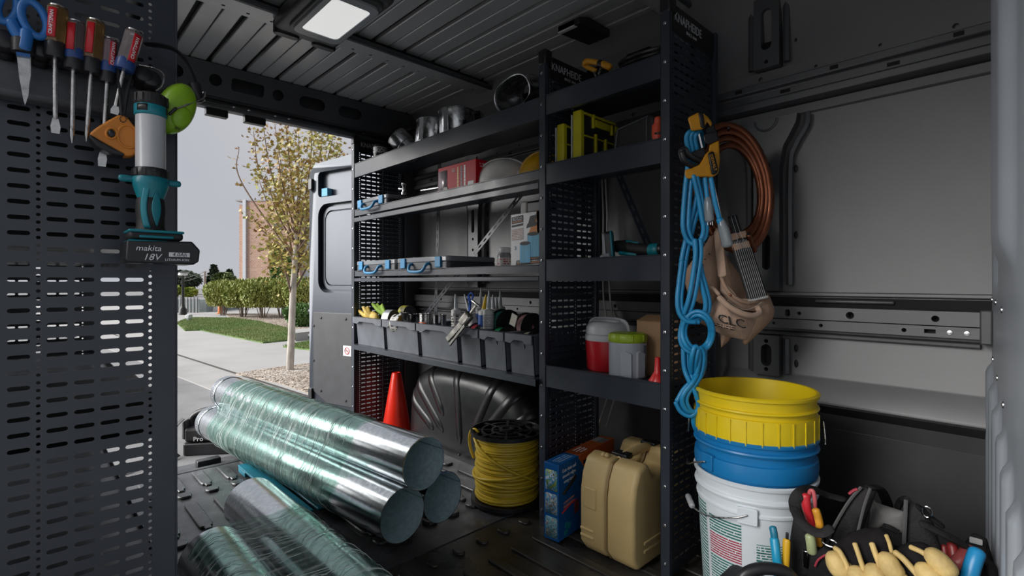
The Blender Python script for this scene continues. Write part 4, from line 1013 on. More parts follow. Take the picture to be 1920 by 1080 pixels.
def driver(label, top, bot, tip, r, m_h, Y=1.085, phil=False, ring=False, txt=True, side=-1, collar=True, pan=-115):
    a, b, c = PY(*top, Y), PY(*bot, Y), PY(*tip, Y); d = (a-b); L = d.length
    M = aim(b, d, (0, 1, 0))
    t = thing('screwdriver', label, 'screwdriver', tuple(c), group='screwdrivers in the rack')
    # fluted handle
    def fn(u, v):
        z = L*v; e = 1.0 if .1 < v < .9 else (.72+.28*min(1, v/.1) if v <= .1 else .55+.45*math.sqrt(max(0, (1-v)/.1)))
        k = 1-.10*abs(math.cos(3*2*PI*u))**.5; return (r*e*k*math.cos(2*PI*u), r*e*k*math.sin(2*PI*u), z)
    mb = MB().grid(fn, 36, 24, True); mb.v; h = mb
    h = MB().grid(fn, 36, 24, True, M).build('handle', m_h, t, world=True, smooth=50)
    MB().lathe([(0, L*1.02), (r*.5, L*1.015), (r*.78, L*.985), (r*.80, L*.95), (r*.78, L*.94), (0, L*.94)], 20, M).build('end_cap', m_chrome, h, world=True)
    # red panel with the maker's name, on the side that faces the camera
    a0 = math.radians(pan)
    vw = (M.inverted().to_3x3() @ (Vector((0, 0, EYE))-b)); a0 = math.atan2(vw.y, vw.x)+side*.42
    pn = MB().grid(lambda u, v: ((r*1.01)*math.cos(a0+(u-.5)*.75), (r*1.01)*math.sin(a0+(u-.5)*.75), L*(.16+.70*v)), 6, 2, False, M).build('red_panel', m_redpan, h, world=True, solid=.001)
    if txt:
        xx = M.to_3x3() @ Vector((0, 0, 1)); zz_ = M.to_3x3() @ Vector((math.cos(a0), math.sin(a0), 0)); yy_ = zz_.cross(xx)
        lettering('CRAFTSMAN', .0068, m_white, pn, Mx(M @ Vector((r*1.075*math.cos(a0), r*1.075*math.sin(a0), L*.5)), xx, yy_, zz_))
    if collar: MB().lathe([(r*.86, -.010), (r*.95, -.006), (r*.95, .012), (r*.84, .016)], 18, aim(b.lerp(c, .06), d)).build('collar', m_blackpl, t, world=True)
    if ring: MB().lathe([(r*.9, -.004), (r*.98, 0), (r*.98, .012), (r*.9, .016)], 18, aim(b, d)).build('ring', m_bluering, t, world=True)
    ax = (c-b); n = 12; P = [b.lerp(c, i/n) for i in range(n+1)]; rs = [.0036]*(n-1)+([.0034, .0012] if phil else [.0048, .0052])
    mb = MB().tube(P[:n-1], .0036, 10)
    if phil: mb.tube(P[n-2:], [.0036, .0034, .0010], 10)
    else: 
        Mt = aim(c, -ax, (0, 1, 0)); l = ax.length/n*2
        mb.add([(-.0036, -.003, l), (.0036, -.003, l), (.0036, .003, l), (-.0036, .003, l), (-.006, -.0018, l*.45), (.006, -.0018, l*.45), (.006, .0018, l*.45), (-.006, .0018, l*.45), (-.005, -.0005, 0), (.005, -.0005, 0), (.005, .0005, 0), (-.005, .0005, 0)],
               [(0, 1, 5, 4), (1, 2, 6, 5), (2, 3, 7, 6), (3, 0, 4, 7), (4, 5, 9, 8), (5, 6, 10, 9), (6, 7, 11, 10), (7, 4, 8, 11), (8, 9, 10, 11)], Mt)
    mb.build('shaft', m_chrome, t, world=True)
driver('amber flat-blade screwdriver next to the scissors', (109, 12), (103, 88), (104, 250), .0150, m_amber)
driver('short clear-handled cross-head screwdriver, second from the scissors', (143, 40), (138, 110), (135, 268), .0140, m_clear, phil=True, ring=True, txt=False)
driver('gold amber screwdriver in the middle of the row', (180, 38), (172, 118), (162, 265), .0140, m_amber, phil=True, txt=False)
driver('small rose-handled screwdriver, fourth from the scissors', (207, 72), (202, 134), (191, 312), .0115, m_rose, side=1, ring=True)
driver('tilted screwdriver with blue ring nearest the ear defenders', (253, 58), (233, 128), (214, 214), .0150, m_clear, Y=1.075, side=1, ring=True, collar=False)
# ---- scissors
sc = thing('scissors', 'steel scissors with blue loop handles hanging in the rack', 'scissors', tuple(PY(46, 195)))
def ptube(px, r, Y=1.085, closed=False, n=4, nn=10, **k): return MB().tube(smooth_path([PY(x, y, Y) for x, y in px], n) if not closed else [PY(x, y, Y) for x, y in px], r, nn, closed=closed, **k)
def loop_px(cx, cy, rx, ry, rot=0, n=28):
    c, s = math.cos(math.radians(rot)), math.sin(math.radians(rot)); return [(cx+rx*math.cos(2*PI*i/n)*c-ry*math.sin(2*PI*i/n)*s, cy+rx*math.cos(2*PI*i/n)*s+ry*math.sin(2*PI*i/n)*c) for i in range(n)]
ptube(loop_px(14, 14, 19, 27, 12), .0058, closed=True).build('finger_loop', m_blueh, sc, world=True)
ptube(loop_px(64, 36, 20, 36, -28), .0058, 1.08, closed=True).build('finger_loop', m_blueh, sc, world=True)
ptube([(22, 42), (30, 58), (38, 72), (42, 92)], [.008, .009, .0095, .009]*4 if False else .0085, nn=12).build('shank', m_blueh, sc, world=True)
ptube([(50, 60), (49, 72), (46, 92)], .0085, 1.08, nn=12).build('shank', m_blueh, sc, world=True)
def flatpoly(px, Y, t): 
    P = [PY(x, y, Y) for x, y in px]; n = len(P); vs = [tuple(p) for p in P]+[(p.x, p.y+t, p.z) for p in P]
    return MB().add(vs, [tuple(range(n)), tuple(range(2*n-1, n-1, -1))]+[(i, n+i, n+(i+1) % n, (i+1) % n) for i in range(n)])
flatpoly([(31, 100), (56, 104), (56, 150), (53, 180), (47, 197), (44, 188), (36, 145)], 1.083, .002).build('blade', m_chrome, sc, world=True)
flatpoly([(36, 100), (58, 106), (58, 140), (50, 192), (46, 190)], 1.087, .002).build('blade', m_chrome, sc, world=True)
MB().lathe([(.012, -.012), (.0145, -.010), (.0145, .010), (.012, .012)], 16, aim(PY(44, 88, 1.088), PY(44, 60)-PY(44, 110))).build('clip_collar', m_blackpl, sc, world=True)
flatpoly([(30, 97), (57, 101), (56, 107), (31, 103)], 1.078, .012).build('blue_cuff', m_blueh, sc, world=True)
# ---- orange chalk reel on black cords
m_oran = mat('orange_tool_plastic', (.58, .20, .02), .42, vary=.1, vscale=15, spec=.5)
tm = thing('chalk_reel', 'orange chalk line reel hanging by black cords under the screwdrivers', 'chalk reel', tuple(PY(225, 290, 1.06)))
Yt = 1.055
out = [(168, 249), (182, 238), (205, 224), (222, 215), (236, 216), (244, 226), (256, 240), (264, 258), (268, 272), (262, 285), (248, 292), (236, 292), (215, 280), (190, 266), (172, 257)]
flatpoly(out, Yt, .026).build('body', m_oran, tm, world=True, bevel=.006, seg=3)
flatpoly([(168, 250), (190, 264), (215, 278), (236, 289), (228, 293), (210, 288), (182, 274), (166, 257)], Yt-.003, .032).build('lower_band', m_blackpl, tm, world=True, bevel=.004)
MB().tube([PY(x, y, Yt-.001) for x, y in loop_px(240, 256, 19, 22, -25)], .0016, 6, closed=True).build('raised_ring', m_oran, tm, world=True)
MB().tube([PY(x, y, Yt-.001) for x, y in loop_px(209, 250, 10, 10)], .0018, 6, closed=True).build('raised_ring', m_oran, tm, world=True)
MB().ball(PY(209, 250, Yt-.001), (.005, .003, .007), 10, 6).build('rivet', m_blackpl, tm, world=True)
for i in range(10):
    a = 2*PI*i/10; MB().ball(PY(231+6*math.cos(a), 223+6*math.sin(a), Yt-.001), .0011, 6, 4).build('grip_dot', m_blackpl, tm, world=True)
MB().tube(smooth_path([PY(221, 128, 1.08), PY(225, 175, 1.07), PY(229, 216, Yt+.01)], 6), .0022, 6).build('cord', m_blackmat, tm, world=True)
MB().tube(smooth_path([PY(247, 138, 1.08), PY(240, 170, 1.07), PY(232, 216, Yt+.01)], 6), .0022, 6).build('cord', m_blackmat, tm, world=True)
# ---- work light
m_tealh = mat('teal_tool_plastic', (.005, .19, .24), .38, vary=.08, vscale=20, spec=.5); m_frost = mat('frosted_tube', (.50, .51, .53), .32, spec=.5, vary=.04, vscale=5)
YF = 1.045; zf = lambda y: EYE+(HZ-y)*YF/1.2115/FPX
fc = PY(288, 300, YF); wl_ = thing('work_light', 'teal and black cordless work light with frosted tube and battery foot', 'flashlight', (fc.x, YF, zf(495)))
ml = Matrix.Translation((fc.x, YF, 0)) @ Matrix.Rotation(math.radians(2), 4, 'Y')
ml = Matrix.Translation((fc.x-.004, YF, 0))
def lat(prof, name, m, n=28, par=wl_, **k): return MB().lathe([(r, zf(y)) for r, y in prof], n, ml).build(name, m, par, world=True, **k)
cap = lat([(.0, 179), (.020, 179), (.0235, 182), (.0245, 198), (.023, 201), (0, 201)], 'cap', m_blackmat)
for i in range(14):
    a = 2*PI*i/14; MB().box(.0232, .0255, -.002, .002, zf(198), zf(183), ml @ Matrix.Rotation(a, 4, 'Z')).build('grip_ridge', m_blackmat, cap, world=True)
lat([(.0225, 201), (.0235, 202), (.0235, 219), (.0215, 221)], 'teal_collar', m_tealh)
for a in (-2.6, -.6): MB().grid(lambda u, v: (.0238*math.cos(a+u*.7), .0238*math.sin(a+u*.7), zf(215)+(zf(203)-zf(215))*v), 6, 1, False, ml).build('black_window', m_blackpl, wl_, world=True, solid=.0006)
lat([(.0215, 220), (.0215, 318), (.0225, 320)], 'tube_lens', m_frost)
lb_ = lat([(.0235, 318), (.0255, 322), (.0255, 332), (.024, 336)], 'black_collar', m_blackpl)
for i in range(12): MB().box(.0245, .0265, -.003, .003, zf(333), zf(321), ml @ Matrix.Rotation(2*PI*i/12, 4, 'Z')).build('grip_ridge', m_blackpl, lb_, world=True)
lat([(.024, 334), (.0265, 338), (.0255, 350), (.021, 366), (.0175, 378), (.016, 384)], 'teal_head', m_tealh)
for s_ in (-1, 1): MB().cbox((s_*.033, 0, zf(340)), .022, .008, .011, ml).build('ear', m_tealh, wl_, world=True, bevel=.004)
lat([(.0165, 366), (.0205, 378), (.0215, 395), (.0205, 412), (.0205, 428), (.026, 436)], 'grip', m_blackmat)
MB().grid(lambda u, v: (.0222*math.cos(-PI/2-.55+u*.42-.25*math.sin(v*PI)), .0222*math.sin(-PI/2-.55+u*.42-.25*math.sin(v*PI)), zf(430)+(zf(352)-zf(430))*v), 4, 12, False, ml).build('teal_stripe', m_tealh, wl_, world=True, solid=.002)
bd_ = MB().grid(lambda u, v: (.0225*math.cos(-PI/2+.22+(u-.5)*.62*math.sin(PI*min(1, max(.02, v)))), .0225*math.sin(-PI/2+.22+(u-.5)*.62*math.sin(PI*min(1, max(.02, v)))), zf(426)+(zf(360)-zf(426))*v), 8, 14, False, ml).build('badge', m_tealh, wl_, world=True, solid=.0015)
lettering('DML184', .010, m_greyprint, bd_, Mx((fc.x+.0015, YF-.0240, zf(393)), (0, 0, 1), (-1, 0, 0), (0, -1, 0))) if False else None
bx_ = fc.x
MB().box(bx_-.037, bx_+.038, YF-.030, YF+.030, zf(452), zf(436)).build('foot', m_blackmat, wl_, world=True, bevel=.005)
MB().box(bx_-.038, bx_+.039, YF-.032, YF+.031, zf(439), zf(434)).build('teal_rail', m_tealh, wl_, world=True, bevel=.002)
MB().box(bx_-.024, bx_+.024, YF-.0325, YF-.028, zf(449), zf(444)).build('teal_rail', m_tealh, wl_, world=True, bevel=.002)
MB().box(bx_-.038, bx_+.034, YF-.033, YF+.031, zf(457), zf(453)).build('teal_rail', m_tealh, wl_, world=True, bevel=.002)
bt = MB().prism([(-.042, zf(490)), (-.038, zf(494)), (.052, zf(496)), (.060, zf(490)), (.062, zf(468)), (.050, zf(452)), (-.040, zf(455))], -.036, .034, Mx((bx_, YF, 0), (1, 0, 0), (0, 0, 1), (0, -1, 0))).build('battery', m_blackpl, wl_, world=True, bevel=.006, seg=3)
Mb = lambda x, y: Mx((bx_+x, YF-.0364-.0005+.0032-.0025, zf(y)), (1, 0, 0), (0, 0, 1), (0, -1, 0))
Mb = lambda x, y: Mx((bx_+x, YF-.0346, zf(y)), (1, 0, 0), (0, 0, 1), (0, -1, 0))
lettering('makita', .0130, m_white, bt, Mb(-.012, 468), shear=.2); lettering('18V', .0150, m_white, bt, Mb(-.008, 484), shear=.3)
lp_ = MB().box(bx_+.016, bx_+.046, YF-.0352, YF-.0344, zf(482), zf(474)).build('label_patch', m_white, bt, world=True)
lettering('4.0Ah', .0088, m_blackpl, lp_, Mb(.031, 478) @ Matrix.Translation((0, 0, .0008)), shear=.2); lettering('LITHIUM-ION', .0058, m_white, bt, Mb(.028, 488))
# ---- ear defenders
m_lime = mat('lime_ear_cup', (.22, .42, .015), .38, vary=.06, vscale=10, spec=.5)
ed = thing('ear_defenders', 'lime green ear defenders hanging by a black headband at the panel edge', 'ear defenders', tuple(PY(335, 248, 1.10)))
ce = PY(329, 204, 1.075); Me = aim(ce, Vector((.15, -.85, -.12)), (0, 0, 1)) @ Matrix.Rotation(math.radians(-18), 4, 'Z')
MB().lathe([(0, .026), (.014, .025), (.023, .020), (.028, .010), (.029, .0), (.027, -.006)], 30, Me @ Matrix.Diagonal((1.0, 1.68, 1, 1))).build('cup', m_lime, ed, world=True, smooth=60)
MB().lathe([(.027, -.006), (.029, -.010), (.028, -.024), (.020, -.026)], 30, Me @ Matrix.Diagonal((1.0, 1.62, 1, 1))).build('cushion', m_blackmat, ed, world=True, smooth=60)
MB().ball((.006, -.014, .024), (.016, .020, .006), 12, 6, Me).build('cup_facet', m_lime, ed, world=True)
lettering('3M', .007, m_blackpl, ed, Me @ Matrix.Translation((.008, -.036, .0215)) @ Matrix.Rotation(.35, 4, 'X'))
hb = smooth_path([PY(278, 84, 1.15-.03), PY(305, 86, 1.10), PY(330, 95, 1.09), PY(352, 118, 1.09), PY(366, 150, 1.09), PY(370, 178, 1.09)], 6)
MB().tube(hb, .0095, 8, flat=.35).build('headband', m_blackpl, ed, world=True)
MB().tube([PY(365, 160, 1.09), PY(371, 186, 1.088)], .011, 8).build('slider', m_blackpl, ed, world=True)
MB().tube(smooth_path([PY(372, 180, 1.085), PY(384, 172, 1.08), PY(380, 185, 1.07), PY(352, 196, 1.05), PY(328, 205, 1.045)], 5), .0016, 6).build('wire_arm', m_chrome, ed, world=True)
MB().tube(smooth_path([PY(262, 122, 1.12), PY(290, 128, 1.10), PY(307, 140, 1.09), PY(303, 160, 1.09), PY(292, 170, 1.09)], 5), .0015, 6).build('wire_arm', m_chrome, ed, world=True)
MB().tube([PY(318, 214, 1.046), PY(330, 203, 1.043)], .0026, 8).build('arm_sleeve', m_blackpl, ed, world=True)
# ------------------------------------------------------------------ things on the wide bay
m_alu = mat('bright_sheet_metal', (.62, .63, .64), .24, 1.0, vary=.15, vscale=25, rvary=.08)
m_case = mat('charcoal_case_plastic', (.05, .053, .06), .42, vary=.1, vscale=15); m_lid = mat('smoky_clear_lid', (.22, .235, .25), .18, spec=.6); m_latch = mat('blue_latch', (.03, .23, .46), .42, vary=.08, vscale=30)
# top shelf, z 1.600
T1 = 1.601
f = at(765, 250, X=1.50); rd_ = thing('duct_reducer', 'small tilted metal duct reducer at the left of the top shelf', 'duct fitting', (f.x, f.y, T1))
Mr = aim((f.x, f.y, T1+.045), (-.45, .55, .70)); MB().lathe([(.050, -.06), (.050, -.01), (.044, .0), (.044, .005), (.058, .02), (.058, .09), (.0565, .09), (.0565, .02), (.0485, -.01), (.0485, -.06)], 30, Mr, closed=True).build('shell', m_alu, rd_, world=True)
for z in (-.005, .02, .088): MB().tube([Mr @ Vector((.058*math.cos(2*PI*i/30)*(1 if z > 0 else .8), .058*math.sin(2*PI*i/30)*(1 if z > 0 else .8), z)) for i in range(30)], .0025, 6, closed=True).build('bead', m_alu, rd_, world=True)
for (px, r, h, tx, lb) in ((808, .083, .125, .10, 'shallow round metal duct collar left of its twin on the top shelf'), (857, .086, .125, -.02, 'round metal duct collar right of its twin on the top shelf')):
    q = at(px, 230, X=1.51); t = thing('duct_collar', lb, 'duct fitting', (q.x, q.y, T1+.012), (0, tx, 0), group='round metal collars on the top shelf')
    MB().lathe([(.0, 0), (r*.90, 0), (r, .012), (r, h), (r-.0015, h), (r-.0015, .014), (0, .003)], 44).build('shell', m_alu, t)
    MB().tube([(r*math.cos(2*PI*i/44), r*math.sin(2*PI*i/44), h) for i in range(44)], .003, 6, closed=True).build('rolled_rim', m_alu, t)
    MB().box(-r-.003, -r+.002, -.012, .012, .01, h, Matrix.Rotation(math.radians(15), 4, 'Z')).build('seam', m_alu, t)
    MB().lathe([(0, 0), (.007, 0), (.007, .004), (0, .005)], 10, Matrix.Rotation(math.radians(62), 4, 'Z') @ aim((-r, 0, h*.45), (-1, 0, 0))).build('rivet', m_alu, t)
q = at(965, 176, X=1.47); ob = thing('duct_boot', 'open oval metal duct boot beside the post on the top shelf', 'duct fitting', (q.x, q.y, T1))
Mo = aim(q, Vector((-.62, -.05, -.18)), (0, 0, 1)) @ Matrix.Rotation(math.radians(14), 4, 'Z')
def boot(u, v):
    a = 2*PI*u; k = 1-.30*smo(v, .45, 1.0); rx, ry = .098*k, .062*(1-.05*v); c, s = math.cos(a), math.sin(a); return (rx*math.copysign(abs(c)**.75, c), ry*math.copysign(abs(s)**.85, s), .02-.17*v)
MB().grid(boot, 44, 10, True, Mo).build('shell', m_alu, ob, world=True, solid=.0015, smooth=60)
MB().tube([Mo @ Vector(boot(i/44, 0)) for i in range(44)], .003, 6, closed=True).build('rim', m_alu, ob, world=True)
MB().tube([Mo @ Vector(boot(.12, i/6))*1.0 for i in range(7)], .003, 5).build('seam', m_alu, ob, world=True)
cn = at(712, 272, X=1.46); ct = thing('spray_can', 'small black tin with white band at the left end of the top shelf', 'tin', (cn.x, cn.y, T1)); MB().lathe([(0, 0), (.034, 0), (.036, .004), (.036, .085), (.032, .095), (0, .096)], 22).build('body', m_blackpl, ct)
MB().lathe([(.0365, .045), (.0365, .080)], 22).build('label_band', print_mat('tin_label', (.02, .02, .02), (.55, .55, .55), 3, 30, .5), ct)
hs_ = thing('hose_coil', 'loose black hose behind the small tin on the top shelf', 'hose', (1.58, 2.58, T1))
MB().tube(smooth_path([(1.60+.09*math.cos(i*.7)*(1-.02*i), 2.56+.09*math.sin(i*.7), T1+.014+.011*i) for i in range(20)], 4), .012, 8).build('coil', m_blackpl, hs_, world=True)

# organiser cases
def org(label, y0, y1, z0, h, d=.30, handle=True, sp=(.16, .84)):
    t = thing('organizer_case', label, 'organizer case', (1.40, (y0+y1)/2, z0), group='organizer cases with blue latches'); w_ = y1-y0
    MB().prism(rrect(0, d, -w_/2, w_/2, .02), .002, h*.62).build('tray', m_case, t, bevel=.004)
    ld = MB().prism(rrect(-.001, d, -w_/2, w_/2, .02), h*.62, h).build('lid', m_lid, t, bevel=.005)
    for i in range(3): MB().box(.03, d-.03, -w_/2+w_*(i+1)/4-.004, -w_/2+w_*(i+1)/4+.004, h, h+.004).build('lid_ridge', m_lid, ld, bevel=.001)
    for s_ in sp:
        y = w_/2-w_*s_; MB().box(-.009, .004, y-.023, y+.023, h*.22, h*.96).build('latch', m_latch, t, bevel=.003)
    if handle:
        P = smooth_path([(-.002, .075, h*.52), (-.018, .072, h*.40), (-.030, .052, -.002), (-.030, -.052, -.002), (-.018, -.072, h*.40), (-.002, -.075, h*.52)], 4)
        MB().tube(P, .0075, 8).build('handle', m_latch, t)
    return t
org('organizer case with blue latches on the upper shelf under the small tin', 2.43, 2.785, 1.329, .062)
org('left one of the two blue-latched organizer cases on the middle shelf', 2.345, 2.785, .969, .066)
org('right one of the two blue-latched organizer cases on the middle shelf', 1.885, 2.335, .969, .068)
q = at(757, 366, X=1.50); sf = thing('pipe_fitting', 'small grey metal fitting standing on the upper organizer case', 'fitting', (q.x, q.y, 1.396))
MB().lathe([(.014, 0), (.014, .012), (.008, .016), (.008, .045), (.013, .05), (.013, .062), (0, .064)], 14).build('body', m_alu, sf); MB().tube([(0, 0, .03), (-.01, .03, .035)], .007, 8).build('branch', m_alu, sf)
q = at(800, 380, X=1.53); tb_ = thing('steel_rod', 'short steel rod lying on the upper organizer case', 'rod', (q.x, q.y, 1.396)); MB().tube([(0, .05, .008), (.02, -.12, .008)], .008, 8).build('rod', m_chrome, tb_)
# red box
m_redbox = mat('red_carton', (.48, .006, .016), .4, vary=.06, vscale=8, spec=.15); m_gold = mat('gold_print', (.55, .33, .06), .4)
rb = thing('red_carton', 'glossy red carton with gold and black print on the upper shelf', 'carton', (1.425, 1.855, 1.329)); MB().box(0, .14, -.14, .142, 0, .128).build('box', m_redbox, rb, bevel=.0015)
fm = lambda y, z: Mx((-.0006, y, z), (0, -1, 0), (0, 0, 1), (-1, 0, 0))
RC = (.48, .006, .016)
for i, (y, ik, wd_) in enumerate(((-.012, (.55, .33, .06), .012), (-.038, (.03, .005, .008), .016), (-.062, (.75, .76, .78), .011))):   # three vertical rows of type
    MB().add([(-.0008, y+wd_/2, .012), (-.0008, y+wd_/2, .112), (-.0008, y-wd_/2, .112), (-.0008, y-wd_/2, .012)], [(0, 1, 2, 3)], None, [(0, 0), (1, 0), (1, .54), (0, .54)]).build('printed_line', print_mat('red_box_type_%d' % i, ik, RC, 1, 26, .44), rb)
MB().quad((-.0008, .035, .092), (-.0008, .008, .092), (-.0008, .008, .110), (-.0008, .035, .110)).build('printed_mark', print_mat('red_box_mark', (.03, .005, .02), RC, 2, 5, .45), rb)
MB().box(-.0012, 0, -.125, -.085, .004, .035).build('barcode_patch', print_mat('barcode', (.02, .02, .02), (.7, .7, .7), 1, 60, .5), rb)
MB().quad((-.001, .138, .002), (-.001, .07, .002), (-.001, .07, .11), (-.001, .138, .11)).build('glare_panel', mat('painted_glare', (.42, .36, .38), .3, .4, vary=.15, vscale=12), rb, solid=.0006)  # whitish glare at the carton's left end, painted as a panel
MB().ball((-.002, .085, .022), (.002, .022, .016), 10, 6).build('printed_tool', m_blackpl, rb)
MB().quad((.02, -.1408, .095), (.12, -.1408, .095), (.12, -.1408, .118), (.02, -.1408, .118)).build('printed_line', print_mat('red_box_side_type', (.65, .6, .55), RC, 2, 14, .5), rb)
# hard hats
def hat(label, c, rz, m):
    t = thing('hard_hat', label, 'hard hat', c, (0, 0, rz), group='hard hats on the upper shelf'); t.scale = (.9, .9, .95)
    def dome(u, v):
        ph = v*PI/2; a = 2*PI*u; r = math.cos(ph)**.85; rg = 1+.015*abs(math.cos(a*1.0))*0; return (.140*r*math.cos(a), .112*r*math.sin(a), .015+.125*math.sin(ph)**.92)
    MB().grid(dome, 40, 14, True).build('shell', m, t, smooth=60)
    for k in (-1, 0, 1):
        P = [Vector(dome(.5 if s < 0 else 0, 1-abs(s)))+Vector((0, k*.032*(1-abs(s)**3*.6), .0015-.005*abs(k))) for s in [x/8 for x in range(-7, 8)]]; MB().tube(P, .0055, 6).build('crown_ridge', m, t)
    MB().grid(lambda u, v: ((.140+.034*v*(.45+.55*max(0, -math.cos(2*PI*u))))*math.cos(2*PI*u), (.112+.012*v)*math.sin(2*PI*u), .016-.012*v), 40, 3, True).build('brim', m, t, solid=.004)
    return t
m_hw = mat('scuffed_white_hat', (.74, .72, .68), .42, vary=.12, vscale=9, bump=.06, bscale=40); m_hy = mat('yellow_hat', (.55, .30, .005), .35, vary=.06)
hat('scuffed white hard hat beside the red carton', (1.545, 1.660, 1.329), math.radians(-52), m_hw)
h2 = hat('yellow hard hat half hidden by the post', (1.585, 1.425, 1.329), math.radians(-52), m_hy); MB().box(-.150, -.138, -.02, .01, .03, .055).build('sticker', m_white, h2)
# middle shelf right: jar, filter box, cartridge
q = at(946, 494, X=1.50); jr = thing('plastic_jar', 'small clear jar with white lid beside the filter box', 'jar', (q.x, q.y, .969))
MB().lathe([(0, 0), (.030, 0), (.031, .004), (.031, .062), (.024, .07), (.024, .074)], 24).build('jar', mat('smoky_jar', (.16, .16, .17), .15, spec=.6), jr); MB().lathe([(.025, .072), (.026, .074), (.026, .092), (.022, .096), (0, .096)], 24).build('lid', mat('grey_lid', (.45, .45, .46), .45), jr)
MB().lathe([(.0315, .012), (.0315, .05)], 24).build('label', print_mat('jar_label', (.35, .03, .03), (.45, .45, .44), 4, 30, .5), jr)
m_box = mat('white_carton', (.78, .78, .77), .45, vary=.03); m_orange = mat('orange_print', (.62, .20, .02), .45); m_cyan = mat('blue_filter_print', (.10, .38, .58), .45, vary=.2, vscale=60, stretch=(1, 1, .05)); m_ink = mat('black_print', (.015, .015, .016), .5)
fb = thing('filter_box', 'white and orange RIDGID filter carton beside the post', 'carton', (1.432, 1.50, .969)); fw_, fh = .20, .220
MB().box(0, .17, -fw_, 0, 0, fh).build('box', m_box, fb, bevel=.001)
def fp(poly, m, name, k=1, parent=fb): 
    P = [(-.0004*k-.0002, -u*fw_, v*fh) for u, v in poly]; n = len(P); return MB().add(P+[(p[0]+.0003, p[1], p[2]) for p in P], [tuple(range(n-1, -1, -1)), tuple(range(n, 2*n))]).build(name, m, parent)
fp([(.55, .10), (.82, .10), (.82, 1.0), (.74, 1.0), (.50, .62), (.58, .58)], m_orange, 'orange_panel'); fp([(.78, .1), (1, .1), (1, 1), (.72, 1.0)], m_orange, 'orange_panel')
fp([(.03, .82), (.36, .84), (.36, .97), (.03, .95)], m_ink, 'name_plate', 2); lettering('RIDGID', .0205, m_white, fb, Mx((-.0016, -fw_*.195, fh*.905), (0, -1, 0), (0, 0, 1), (-1, 0, 0)), world=False, sx=.80)
fp([(.05, .845), (.33, .86), (.33, .872), (.05, .857)], m_orange, 'name_bar', 3)
for (a, b_) in ((.76, .80),): fp([(.03, a), (.36, a+.02), (.36, b_+.02), (.03, b_)], m_ink, 'text_bar', 2)
fp([(.50, .80), (.70, .83), (.74, .95), (.55, .93)], m_ink, 'text_bar', 2); fp([(.44, .72), (.72, .75), (.76, .83), (.48, .80)], m_ink, 'text_bar', 2)
MB().quad((-.0012, -.03*fw_, .52*fh), (-.0012, -.36*fw_, .53*fh), (-.0012, -.36*fw_, .74*fh), (-.0012, -.03*fw_, .73*fh)).build('small_print', print_mat('filter_text', (.40, .20, .14), (.62, .62, .61), 7, 16, .42), fb)
fp([(.15, .055), (1, .085), (1, .19), (.17, .145)], m_ink, 'text_bar', 2); MB().quad((-.0016, -fw_*.20, fh*.085), (-.0016, -fw_*.80, fh*.10), (-.0016, -fw_*.80, fh*.155), (-.0016, -fw_*.20, fh*.135)).build('small_print', print_mat('filter_foot_type', (.65, .64, .62), (.015, .015, .016), 2, 18, .42, (.62, .20, .02), (0, .5)), fb)
def fcyl(cx, z0, z1, r, k):
    fp([(cx-r, z0), (cx+r, z0), (cx+r, z1), (cx-r, z1)], m_cyan, 'printed_filter', k); fp([(cx+r*math.cos(i*PI/8), z1+.035*math.sin(i*PI/8)) for i in range(16)], m_ink, 'printed_cap', k+1); fp([(cx+r*math.cos(i*PI/8), z0+.02*math.sin(i*PI/8)) for i in range(16)], m_ink, 'printed_base', k-1)
fcyl(.64, .20, .61, .16, 4); fcyl(.42, .10, .45, .145, 7)
lettering('3', .022, mat('blue_print', (.03, .16, .35), .45), fb, Mx((-.0016, -fw_*.14, fh*.37), (0, -1, 0), (0, 0, 1), (-1, 0, 0)), world=False)
rr_ = thing('filter_cartridge', 'black cartridge with pale end lying on the filter carton', 'filter', (1.47, 1.46, .969+fh)); Mc = Matrix.Translation((1.50, 1.445, .969+fh+.027))
MB().box(-.028, .05, -.10, .025, -.026, .027, Mc).build('body', m_blackpl, rr_, world=True, bevel=.010, seg=3); MB().box(-.033, .035, .0, .036, -.0265, .028, Mc).build('pale_end', m_lid if False else mat('pale_end_cap', (.42, .41, .38), .5), rr_, world=True, bevel=.006)

